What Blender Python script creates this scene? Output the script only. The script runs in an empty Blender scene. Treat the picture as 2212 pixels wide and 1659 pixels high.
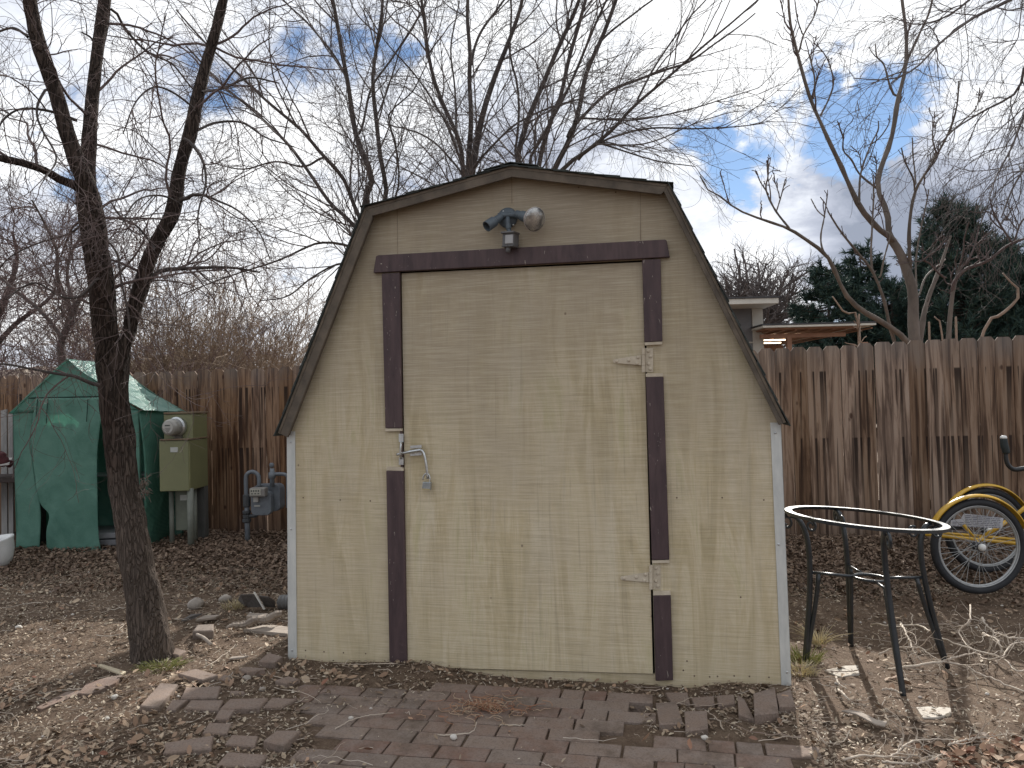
import bpy, math, random
import numpy as np
from mathutils import Vector, Matrix, noise as mnoise

random.seed(7)
RNG = np.random.default_rng(11)
scene = bpy.context.scene
COL = scene.collection
R = math.radians

# ------------------------------------------------------------------ camera
FPX = 1640.0                       # focal length measured on a 2212 x 1659 view of the photo
CAMLOC = Vector((0, 0, 1.35))
CAMROT = Matrix.Rotation(R(90 + 1.24), 3, 'X') @ Matrix.Rotation(R(-1.4), 3, 'Z')
cam_d = bpy.data.cameras.new('camera')
cam = bpy.data.objects.new('camera', cam_d)
COL.objects.link(cam)
cam.matrix_world = Matrix.Translation(CAMLOC) @ CAMROT.to_4x4()
cam_d.sensor_width = 36.0
cam_d.lens = 36.0 * FPX / 2212.0
cam_d.clip_start = 0.05
cam_d.clip_end = 6000
scene.camera = cam
scene.render.resolution_x = 1024
scene.render.resolution_y = 768

# ------------------------------------------------------------------ world and sun
SUN_AZ, SUN_EL = R(17), R(31)      # azimuth to the right of +Y
sundir = Vector((math.sin(SUN_AZ) * math.cos(SUN_EL), math.cos(SUN_AZ) * math.cos(SUN_EL), math.sin(SUN_EL)))
EXPOSURE = 0.52
scene.view_settings.view_transform = 'Standard'
scene.view_settings.look = 'None'
scene.view_settings.exposure = EXPOSURE
scene.view_settings.gamma = 1.0

sl = bpy.data.lights.new('sun', 'SUN')
sl.energy = 5.0
sl.angle = R(0.55)
sl.color = (1.0, 0.95, 0.88)
so = bpy.data.objects.new('sun', sl)
COL.objects.link(so)
so.rotation_euler = (-sundir).to_track_quat('-Z', 'Y').to_euler()


def ray(u, v):
    return CAMROT @ Vector(((u - 1106.0) / FPX, -(v - 829.5) / FPX, -1.0))


def W(u, v, D):
    d = ray(u, v)
    return CAMLOC + d * (D / d.y)


def G(u, v, z=0.0):
    d = ray(u, v)
    return CAMLOC + d * ((z - CAMLOC.z) / d.z)


world = bpy.data.worlds.new('World')
scene.world = world
world.use_nodes = True
nt = world.node_tree
nt.nodes.clear()


def N(tree, typ, **kw):
    n = tree.nodes.new(typ)
    for k, v in kw.items():
        if k.startswith('i_'):
            key = k[2:]
            key = int(key) if key.isdigit() else key.replace('_', ' ')
            n.inputs[key].default_value = v
        else:
            setattr(n, k, v)
    return n


def L(tree, a, b):
    tree.links.new(a, b)


def mth(tree, op, a, b=None, c=None, clamp=False):
    n = tree.nodes.new('ShaderNodeMath')
    n.operation = op
    n.use_clamp = clamp
    for i, x in enumerate((a, b, c)):
        if x is None:
            continue
        if isinstance(x, (int, float)):
            n.inputs[i].default_value = x
        else:
            tree.links.new(x, n.inputs[i])
    return n.outputs[0]


def mrange(tree, x, a, b, c=0.0, d=1.0, smooth=False):
    n = tree.nodes.new('ShaderNodeMapRange')
    n.interpolation_type = 'SMOOTHSTEP' if smooth else 'LINEAR'
    tree.links.new(x, n.inputs[0])
    n.inputs[1].default_value = a
    n.inputs[2].default_value = b
    n.inputs[3].default_value = c
    n.inputs[4].default_value = d
    return n.outputs[0]


def ramp(tree, x, stops):
    n = tree.nodes.new('ShaderNodeValToRGB')
    cr = n.color_ramp
    while len(cr.elements) < len(stops):
        cr.elements.new(0.5)
    for e, (p, c) in zip(cr.elements, stops):
        e.position = p
        e.color = (c[0], c[1], c[2], 1)
    tree.links.new(x, n.inputs[0])
    return n.outputs[0]


def mixc(tree, f, a, b, blend='MIX'):
    n = tree.nodes.new('ShaderNodeMix')
    n.data_type = 'RGBA'
    n.blend_type = blend
    for idx, x in ((0, f), (6, a), (7, b)):
        if isinstance(x, (int, float)):
            n.inputs[idx].default_value = x
        elif isinstance(x, (tuple, list)):
            n.inputs[idx].default_value = (x[0], x[1], x[2], 1)
        else:
            tree.links.new(x, n.inputs[idx])
    return n.outputs[2]


SKY = N(nt, 'ShaderNodeTexSky', sky_type='NISHITA', sun_disc=False, sun_elevation=SUN_EL, sun_rotation=SUN_AZ, air_density=1.0, dust_density=0.05, ozone_density=1.5, altitude=1400)
tc = N(nt, 'ShaderNodeTexCoord')
sep = N(nt, 'ShaderNodeSeparateXYZ')
L(nt, tc.outputs['Generated'], sep.inputs[0])
zc = mth(nt, 'ADD', mth(nt, 'MAXIMUM', sep.outputs[2], 0.0), 0.30)
cb = N(nt, 'ShaderNodeCombineXYZ')
L(nt, mth(nt, 'DIVIDE', sep.outputs[0], zc), cb.inputs[0])
L(nt, mth(nt, 'DIVIDE', sep.outputs[1], zc), cb.inputs[1])
L(nt, mth(nt, 'MULTIPLY', sep.outputs[2], 1.5), cb.inputs[2])
n1 = N(nt, 'ShaderNodeTexNoise', i_Scale=3.6, i_Detail=10.0, i_Roughness=0.64, i_Distortion=0.35)
L(nt, cb.outputs[0], n1.inputs['Vector'])
hn = N(nt, 'ShaderNodeTexNoise', i_Scale=7.0, i_Detail=6.0, i_Roughness=0.6)
L(nt, tc.outputs['Generated'], hn.inputs['Vector'])
hs_ = N(nt, 'ShaderNodeVectorMath', operation='MULTIPLY_ADD')
L(nt, hn.outputs['Color'], hs_.inputs[0])
hs_.inputs[1].default_value = (.24, .24, .24)
hv = N(nt, 'ShaderNodeVectorMath', operation='SUBTRACT')
L(nt, tc.outputs['Generated'], hv.inputs[0])
hv.inputs[1].default_value = (.12, .12, .12)
L(nt, hv.outputs[0], hs_.inputs[2])
hole = None
for (u, v, rad, amt) in ((1850, 255, 0.085, 0.30), (1760, 180, 0.05, 0.22), (1640, 325, 0.07, 0.24), (1740, 330, 0.05, 0.22), (1960, 235, 0.04, 0.2), (1530, 300, 0.04, 0.2), (480, 215, 0.05, 0.25), (410, 145, 0.045, 0.22), (610, 80, 0.05, 0.2), (830, 60, 0.06, 0.2), (760, 30, 0.05, 0.2),
                         (960, 20, 0.06, 0.16), (1190, 90, 0.05, 0.16), (1290, 30, 0.05, 0.16), (90, 290, 0.07, 0.14), (230, 390, 0.04, 0.18)):
    d = ray(u, v).normalized()
    vm = N(nt, 'ShaderNodeVectorMath', operation='DISTANCE')
    L(nt, hs_.outputs[0], vm.inputs[0])
    vm.inputs[1].default_value = d
    m = mrange(nt, vm.outputs['Value'], 0.0, rad * 1.5, amt * (1.3 if u > 1500 else 0.9), 0.0, True)
    hole = m if hole is None else mth(nt, 'MAXIMUM', hole, m)
den = mth(nt, 'SUBTRACT', mth(nt, 'ADD', n1.outputs[0], 0.12), hole)
cmask = mrange(nt, den, 0.33, 0.50, 0.0, 1.0, True)
n2 = N(nt, 'ShaderNodeTexNoise', i_Scale=1.7, i_Detail=7.0, i_Roughness=0.55, i_Distortion=0.2)
mp = N(nt, 'ShaderNodeMapping')
mp.inputs['Location'].default_value = (3.1, 7.7, 0.4)
L(nt, cb.outputs[0], mp.inputs[0])
L(nt, mp.outputs[0], n2.inputs['Vector'])
shade = mth(nt, 'ADD', mth(nt, 'MULTIPLY', n2.outputs[0], 0.62), mth(nt, 'MULTIPLY', den, 0.44))
# bright band and grey belly of the cloud bank, placed by direction
for (u, v, rad, amt) in ((1620, 180, 0.45, 0.10), (1950, 400, 0.16, 0.10), (1620, 480, 0.12, 0.08), (1700, 620, 0.14, 0.16), (1780, 500, 0.16, -0.24), (2180, 500, 0.25, -0.20), (1950, 560, 0.15, -0.15), (300, 500, 0.45, 0.05), (1250, 330, 0.18, -0.13), (1450, 420, 0.10, -0.08)):
    d = ray(u, v).normalized()
    vm = N(nt, 'ShaderNodeVectorMath', operation='DISTANCE')
    L(nt, tc.outputs['Generated'], vm.inputs[0])
    vm.inputs[1].default_value = d
    m = mrange(nt, vm.outputs['Value'], 0.0, rad * 1.3, amt, 0.0, True)
    shade = mth(nt, 'ADD', shade, m)
ccol = ramp(nt, shade, [(0.38, (0.25, 0.28, 0.35)), (0.49, (0.42, 0.45, 0.53)), (0.56, (0.63, 0.66, 0.72)), (0.65, (0.88, 0.89, 0.90))])
# clouds behind the camera get added dimming, so shade receives less fill
back = mrange(nt, sep.outputs[1], 0.15, -0.6, 1.0, 0.88, True)
bgc = N(nt, 'ShaderNodeBackground')
L(nt, ccol, bgc.inputs[0])
L(nt, back, bgc.inputs[1])
bgs = N(nt, 'ShaderNodeBackground', i_1=0.085)
L(nt, SKY.outputs[0], bgs.inputs[0])
mxs = N(nt, 'ShaderNodeMixShader')
L(nt, cmask, mxs.inputs[0])
L(nt, bgs.outputs[0], mxs.inputs[1])
L(nt, bgc.outputs[0], mxs.inputs[2])
wo = N(nt, 'ShaderNodeOutputWorld')
L(nt, mxs.outputs[0], wo.inputs[0])

# ------------------------------------------------------------------ materials
MATS = {}


def newmat(name):
    m = bpy.data.materials.new(name)
    m.use_nodes = True
    t = m.node_tree
    b = t.nodes['Principled BSDF']
    return m, t, b


def coords(t, scale=(1, 1, 1), kind='Object'):
    c = N(t, 'ShaderNodeTexCoord')
    m = N(t, 'ShaderNodeMapping')
    m.inputs['Scale'].default_value = scale
    L(t, c.outputs[kind], m.inputs[0])
    return m.outputs[0]


def tnoise(t, vec, scale, detail=5, rough=0.6, dist=0.0):
    n = N(t, 'ShaderNodeTexNoise', i_Scale=scale, i_Detail=detail, i_Roughness=rough, i_Distortion=dist)
    L(t, vec, n.inputs['Vector'])
    return n.outputs[0]


def bump(t, b, h, strength=0.4, dist=0.005):
    n = N(t, 'ShaderNodeBump', i_Strength=strength, i_Distance=dist)
    L(t, h, n.inputs['Height'])
    L(t, n.outputs[0], b.inputs['Normal'])


def simple(name, c1, c2=None, scale=8, stretch=(1, 1, 1), rough=0.75, metal=0.0, bmp=0.0, bdist=0.004, island=0.0, detail=6, spec=None):
    """two-tone noise material; island > 0 varies brightness from piece to piece"""
    if name in MATS:
        return MATS[name]
    m, t, b = newmat(name)
    c2 = c2 or tuple(x * 0.75 for x in c1)
    v = coords(t, stretch)
    f = tnoise(t, v, scale, detail, 0.65)
    col = ramp(t, f, [(0.32, c2), (0.66, c1)])
    if island:
        g = N(t, 'ShaderNodeNewGeometry')
        k = mrange(t, g.outputs['Random Per Island'], 0, 1, 1 - island, 1 + island)
        hs = N(t, 'ShaderNodeHueSaturation')
        L(t, k, hs.inputs['Value'])
        L(t, col, hs.inputs['Color'])
        col = hs.outputs[0]
    L(t, col, b.inputs['Base Color'])
    b.inputs['Roughness'].default_value = rough
    b.inputs['Metallic'].default_value = metal
    if spec is not None:
        b.inputs['Specular IOR Level'].default_value = spec
    if bmp:
        f2 = tnoise(t, v, scale * 3, 6, 0.7)
        bump(t, b, f2, bmp, bdist)
    MATS[name] = m
    return m


def mat_plywood(name, seed, tone=1.0):
    """rough-sawn plywood under old tan paint: fine saw lines across, grain flames down"""
    m, t, b = newmat(name)
    c = N(t, 'ShaderNodeTexCoord')

    def mapped(s, loc=(0, 0, 0)):
        q = N(t, 'ShaderNodeMapping')
        q.inputs['Scale'].default_value = s
        q.inputs['Location'].default_value = loc
        L(t, c.outputs['Object'], q.inputs[0])
        return q.outputs[0]
    o = (seed * 3.3, 0, seed * 1.7)
    grain = tnoise(t, mapped((1, 1, 0.14), o), 9.0, 7, 0.62, 1.2)
    fine = tnoise(t, mapped((1, 1, 0.03), o), 60.0, 4, 0.6, 0.3)
    saw = tnoise(t, mapped((0.035, 1, 1), o), 120.0, 5, 0.8, 0.0)
    sawm = tnoise(t, mapped((0.8, 1, 0.8), o), 2.3, 5, 0.6)
    blot = tnoise(t, mapped((1, 1, 0.7), o), 1.7, 6, 0.65)
    hair = tnoise(t, mapped((0.02, 1, 1), o), 210.0, 3, 0.7, 0.0)
    col = ramp(t, grain, [(0.36, (0.49 * tone, 0.407 * tone, 0.245 * tone)), (0.47, (0.59 * tone, 0.492 * tone, 0.312 * tone)), (0.56, (0.68 * tone, 0.585 * tone, 0.405 * tone)), (0.66, (0.57 * tone, 0.50 * tone, 0.300 * tone))])
    col = mixc(t, mrange(t, blot, 0.42, 0.66), col, (0.60 * tone, 0.51 * tone, 0.36 * tone))
    # pale runs down the sheet
    runs = tnoise(t, mapped((1, 1, 0.10), (o[0] + 5, 0, o[2])), 5.0, 6, 0.6, 0.8)
    col = mixc(t, mrange(t, runs, 0.54, 0.64, 0, 0.32), col, (0.72 * tone, 0.655 * tone, 0.53 * tone))
    col = mixc(t, mrange(t, runs, 0.44, 0.36, 0, 0.16), col, (0.44 * tone, 0.385 * tone, 0.24 * tone))
    # weathering plus painted-in overhang shade, both stronger towards the eaves
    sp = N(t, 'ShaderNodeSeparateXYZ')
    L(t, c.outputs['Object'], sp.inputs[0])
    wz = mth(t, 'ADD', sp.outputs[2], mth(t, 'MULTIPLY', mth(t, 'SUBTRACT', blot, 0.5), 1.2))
    dirt = mrange(t, wz, 0.8, 2.4, 0.0, 0.82)  # this mask also carries the overhang shade
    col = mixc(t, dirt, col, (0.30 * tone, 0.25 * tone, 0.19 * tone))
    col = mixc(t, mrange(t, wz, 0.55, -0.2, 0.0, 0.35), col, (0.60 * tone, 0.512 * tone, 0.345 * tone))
    s = mth(t, 'MULTIPLY', mrange(t, saw, 0.50, 0.38), mrange(t, sawm, 0.36, 0.60, 0.30, 1.0))
    col = mixc(t, mth(t, 'MULTIPLY', s, 0.28), col, (0.30 * tone, 0.25 * tone, 0.17 * tone))
    f2 = mth(t, 'MULTIPLY', mrange(t, fine, 0.42, 0.30), 0.35)
    col = mixc(t, f2, col, (0.33 * tone, 0.28 * tone, 0.2 * tone))
    col = mixc(t, mth(t, 'MULTIPLY', mrange(t, hair, 0.52, 0.38), 0.22), col, (0.27 * tone, 0.225 * tone, 0.155 * tone))
    col = mixc(t, mth(t, 'MULTIPLY', mrange(t, hair, 0.50, 0.62), 0.22), col, (0.74 * tone, 0.68 * tone, 0.54 * tone))
    # small knots and nail stains
    vo = N(t, 'ShaderNodeTexVoronoi', i_Scale=4.2)
    L(t, mapped((1, 0.0, 0.8), o), vo.inputs['Vector'])
    k = mrange(t, vo.outputs['Distance'], 0.016, 0.030, 0.75, 0.0)
    col = mixc(t, k, col, (0.16, 0.12, 0.08))
    L(t, col, b.inputs['Base Color'])
    b.inputs['Roughness'].default_value = 0.85
    b.inputs['Specular IOR Level'].default_value = 0.25
    h = mth(t, 'ADD', mth(t, 'MULTIPLY', saw, 0.7), mth(t, 'ADD', mth(t, 'MULTIPLY', fine, 0.5), mth(t, 'MULTIPLY', grain, 0.4)))
    bump(t, b, h, 0.55, 0.004)
    return m


def mat_maroon():
    m, t, b = newmat('maroon_paint')
    v = coords(t)
    a = tnoise(t, coords(t, (1, 1, 0.15)), 24, 6, 0.65, 0.4)
    col = ramp(t, a, [(0.36, (0.046, 0.027, 0.030)), (0.62, (0.080, 0.049, 0.050))])
    w = tnoise(t, v, 5, 9, 0.8, 1.0)
    col = mixc(t, mrange(t, w, 0.62, 0.70, 0, 0.45), col, (0.17, 0.12, 0.115))
    sc = tnoise(t, coords(t, (1, 1, 0.25)), 60, 2, 0.5, 2.0)
    col = mixc(t, mth(t, 'MULTIPLY', mrange(t, sc, 0.71, 0.74), 0.8), col, (0.42, 0.37, 0.31))
    L(t, col, b.inputs['Base Color'])
    b.inputs['Roughness'].default_value = 0.62
    bump(t, b, a, 0.5, 0.002)
    return m


def mat_fence():
    m, t, b = newmat('weathered_cedar')
    c = N(t, 'ShaderNodeTexCoord')
    g = N(t, 'ShaderNodeNewGeometry')
    rnd = g.outputs['Random Per Island']
    off = N(t, 'ShaderNodeCombineXYZ')
    L(t, mth(t, 'MULTIPLY', rnd, 13.0), off.inputs[0])
    L(t, mth(t, 'MULTIPLY', rnd, 37.0), off.inputs[2])

    def mapped(s):
        q = N(t, 'ShaderNodeMapping')
        q.inputs['Scale'].default_value = s
        L(t, c.outputs['Object'], q.inputs[0])
        a = N(t, 'ShaderNodeVectorMath', operation='ADD')
        L(t, q.outputs[0], a.inputs[0])
        L(t, off.outputs[0], a.inputs[1])
        return a.outputs[0]
    sp = N(t, 'ShaderNodeSeparateXYZ')
    L(t, c.outputs['Object'], sp.inputs[0])
    z = sp.outputs[2]
    grain = tnoise(t, mapped((1, 1, 0.06)), 20, 5, 0.6, 0.7)
    fine = tnoise(t, mapped((1, 1, 0.05)), 70, 3, 0.5, 0.3)
    big = tnoise(t, mapped((1, 1, 0.6)), 2.2, 5, 0.6)
    col = ramp(t, grain, [(0.36, (0.060, 0.030, 0.017)), (0.46, (0.130, 0.070, 0.040)), (0.55, (0.235, 0.142, 0.085)), (0.66, (0.15, 0.085, 0.050))])
    # older, greyer boards to the right of the shed
    gx = mrange(t, sp.outputs[0], 9.6, 11.4, 0.0, 0.62)
    col = mixc(t, gx, col, ramp(t, grain, [(0.38, (0.085, 0.056, 0.040)), (0.5, (0.19, 0.130, 0.092)), (0.62, (0.30, 0.225, 0.170))]))
    hs = N(t, 'ShaderNodeHueSaturation')
    L(t, mrange(t, rnd, 0, 1, 0.85, 1.50), hs.inputs['Value'])
    L(t, mrange(t, rnd, 0, 1, 1.1, 0.8), hs.inputs['Saturation'])
    L(t, col, hs.inputs['Color'])
    col = hs.outputs[0]
    # silver-grey weathering from the top down
    zt = mth(t, 'ADD', z, mth(t, 'MULTIPLY', mth(t, 'SUBTRACT', big, 0.5), 1.0))
    col = mixc(t, mrange(t, zt, 1.40, 2.05, 0.0, 0.60, True), col, mixc(t, fine, (0.10, 0.10, 0.105), (0.24, 0.235, 0.225)))
    # black stains
    st = tnoise(t, mapped((2.0, 2.0, 0.5)), 2.6, 5, 0.7)
    col = mixc(t, mrange(t, st, 0.60, 0.74, 0.0, 0.65), col, (0.025, 0.02, 0.02))
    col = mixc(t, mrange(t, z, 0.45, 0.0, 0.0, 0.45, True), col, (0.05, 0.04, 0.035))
    # knots
    vo = N(t, 'ShaderNodeTexVoronoi', i_Scale=2.7)
    L(t, mapped((2.4, 0.0, 1.3)), vo.inputs['Vector'])
    kn = mrange(t, vo.outputs['Distance'], 0.06, 0.13, 0.8, 0.0, True)
    col = mixc(t, kn, col, (0.045, 0.02, 0.014))
    # dark combed streaks that start on two level lines
    comb = tnoise(t, mapped((1, 1, 0.016)), 34, 1.0, 0.3, 0.4)
    cb_ = mrange(t, comb, 0.43, 0.39)
    w1 = mth(t, 'MULTIPLY', mrange(t, z, 1.555, 1.54), mrange(t, z, 0.93, 1.5, 0.3, 1.0))
    w2 = mth(t, 'MULTIPLY', mrange(t, z, 0.945, 0.93), mrange(t, z, 0.3, 0.93, 0.5, 1.0))
    wm = mth(t, 'MAXIMUM', w1, w2)
    col = mixc(t, mth(t, 'MULTIPLY', mth(t, 'MULTIPLY', cb_, wm), 0.9), col, (0.02, 0.013, 0.011))
    L(t, col, b.inputs['Base Color'])
    b.inputs['Roughness'].default_value = 0.88
    b.inputs['Specular IOR Level'].default_value = 0.2
    bump(t, b, mth(t, 'ADD', grain, mth(t, 'MULTIPLY', fine, 0.6)), 0.6, 0.006)
    return m


def mat_bark(name, dark, light, patch, scale=1.0, bdist=0.02):
    m, t, b = newmat(name)
    v = coords(t, (1, 1, 0.16))
    a = tnoise(t, v, 34 * scale, 8, 0.75, 1.6)
    vo = N(t, 'ShaderNodeTexVoronoi', i_Scale=46 * scale, feature='DISTANCE_TO_EDGE')
    w = N(t, 'ShaderNodeVectorMath', operation='ADD')
    L(t, v, w.inputs[0])
    nn = N(t, 'ShaderNodeTexNoise', i_Scale=8.0 * scale, i_Detail=4.0)
    L(t, v, nn.inputs['Vector'])
    sc = N(t, 'ShaderNodeVectorMath', operation='SCALE')
    sc.inputs['Scale'].default_value = 0.22
    L(t, nn.outputs['Color'], sc.inputs[0])
    L(t, sc.outputs[0], w.inputs[1])
    L(t, w.outputs[0], vo.inputs['Vector'])
    crack = mrange(t, vo.outputs['Distance'], 0.0, 0.16)
    col = ramp(t, a, [(0.32, dark), (0.62, light)])
    pt = tnoise(t, coords(t, (1, 1, 0.5)), 3.2, 5, 0.7)
    col = mixc(t, mrange(t, pt, 0.52, 0.70, 0, 0.8), col, patch)
    col = mixc(t, mrange(t, crack, 0.0, 0.7, 0.6, 0.0), col, tuple(x * 0.35 for x in dark))
    if name == 'elm_bark':
        sz = N(t, 'ShaderNodeSeparateXYZ')
        L(t, coords(t), sz.inputs[0])
        dusty = mrange(t, mth(t, 'ADD', sz.outputs[2], mth(t, 'MULTIPLY', pt, .5)), 1.5, 1.0, 0.0, 0.55, True)
        col = mixc(t, dusty, col, mixc(t, a, (0.06, 0.048, 0.04), (0.25, 0.20, 0.165)))
    L(t, col, b.inputs['Base Color'])
    b.inputs['Roughness'].default_value = 0.92
    b.inputs['Specular IOR Level'].default_value = 0.15
    bump(t, b, mth(t, 'ADD', mth(t, 'MULTIPLY', crack, 1.0), mth(t, 'MULTIPLY', a, 0.8)), 0.9, bdist)
    return m


def mat_ground():
    m, t, b = newmat('dirt')
    v = coords(t)
    big = tnoise(t, v, 0.9, 6, 0.6)
    med = tnoise(t, v, 6, 8, 0.7)
    fine = tnoise(t, v, 90, 5, 0.75)
    col = ramp(t, med, [(0.30, (0.062, 0.042, 0.030)), (0.5, (0.115, 0.080, 0.056)), (0.72, (0.180, 0.134, 0.096))])
    col = mixc(t, mrange(t, big, 0.42, 0.62, 0, 0.45), col, (0.15, 0.105, 0.075))
    col = mixc(t, mrange(t, fine, 0.55, 0.72, 0, 0.55), col, (0.30, 0.25, 0.19))
    col = mixc(t, mrange(t, fine, 0.45, 0.30, 0, 0.6), col, (0.035, 0.025, 0.02))
    L(t, col, b.inputs['Base Color'])
    b.inputs['Roughness'].default_value = 0.95
    b.inputs['Specular IOR Level'].default_value = 0.15
    bump(t, b, mth(t, 'ADD', fine, mth(t, 'MULTIPLY', med, 1.5)), 0.7, 0.012)
    return m


def mat_brick():
    m, t, b = newmat('old_brick')
    v = coords(t)
    g = N(t, 'ShaderNodeNewGeometry')
    rnd = g.outputs['Random Per Island']
    base = ramp(t, rnd, [(0.0, (0.180, 0.108, 0.082)), (0.35, (0.210, 0.146, 0.114)), (0.7, (0.225, 0.172, 0.138)), (1.0, (0.155, 0.120, 0.098))])
    f = tnoise(t, v, 9, 8, 0.7)
    col = mixc(t, mrange(t, f, 0.40, 0.62, 0, 0.6), base, (0.235, 0.195, 0.170))
    soil = tnoise(t, v, 3.2, 7, 0.75)
    col = mixc(t, mrange(t, soil, 0.50, 0.64, 0, 0.7), col, (0.095, 0.070, 0.052))
    fine = tnoise(t, v, 130, 4, 0.7)
    col = mixc(t, mrange(t, fine, 0.52, 0.35, 0, 0.45), col, (0.06, 0.045, 0.04))
    L(t, col, b.inputs['Base Color'])
    b.inputs['Roughness'].default_value = 0.9
    b.inputs['Specular IOR Level'].default_value = 0.25
    bump(t, b, mth(t, 'ADD', fine, f), 0.4, 0.004)
    return m


def mat_leaf(name, cols, trans=0.25, rough=0.7):
    m, t, b = newmat(name)
    g = N(t, 'ShaderNodeNewGeometry')
    n = len(cols)
    col = ramp(t, g.outputs['Random Per Island'], [(i / (n - 1), c) for i, c in enumerate(cols)])
    L(t, col, b.inputs['Base Color'])
    b.inputs['Roughness'].default_value = rough
    b.inputs['Specular IOR Level'].default_value = 0.25
    return m


def mat_tarp(name, c1, c2, rough=0.42):
    m, t, b = newmat(name)
    v = coords(t)
    f = tnoise(t, v, 4, 6, 0.6, 0.8)
    col = ramp(t, f, [(0.3, c2), (0.65, c1)])
    wv = N(t, 'ShaderNodeTexWave', i_Scale=55.0, bands_direction='Z')
    L(t, v, wv.inputs['Vector'])
    wx = N(t, 'ShaderNodeTexWave', i_Scale=55.0, bands_direction='X')
    L(t, v, wx.inputs['Vector'])
    grid = mth(t, 'MULTIPLY', wv.outputs['Fac'], wx.outputs['Fac'])
    col = mixc(t, mth(t, 'MULTIPLY', grid, 0.25), col, tuple(min(1, x * 1.7 + 0.02) for x in c1))
    L(t, col, b.inputs['Base Color'])
    b.inputs['Roughness'].default_value = rough
    b.inputs['Transmission Weight'].default_value = 0.0
    cr = tnoise(t, v, 9, 7, 0.75, 2.0)
    bump(t, b, mth(t, 'ADD', mth(t, 'ABSOLUTE', mth(t, 'SUBTRACT', cr, 0.5)), mth(t, 'MULTIPLY', grid, 0.02)), 0.6, 0.02)
    # woven film lets some light through
    tr = N(t, 'ShaderNodeBsdfTranslucent')
    L(t, col, tr.inputs[0])
    mx = N(t, 'ShaderNodeMixShader', i_0=0.5)
    L(t, b.outputs[0], mx.inputs[1])
    L(t, tr.outputs[0], mx.inputs[2])
    out = t.nodes['Material Output']
    L(t, mx.outputs[0], out.inputs[0])
    return m


# ------------------------------------------------------------------ mesh building
WM = {}


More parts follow.
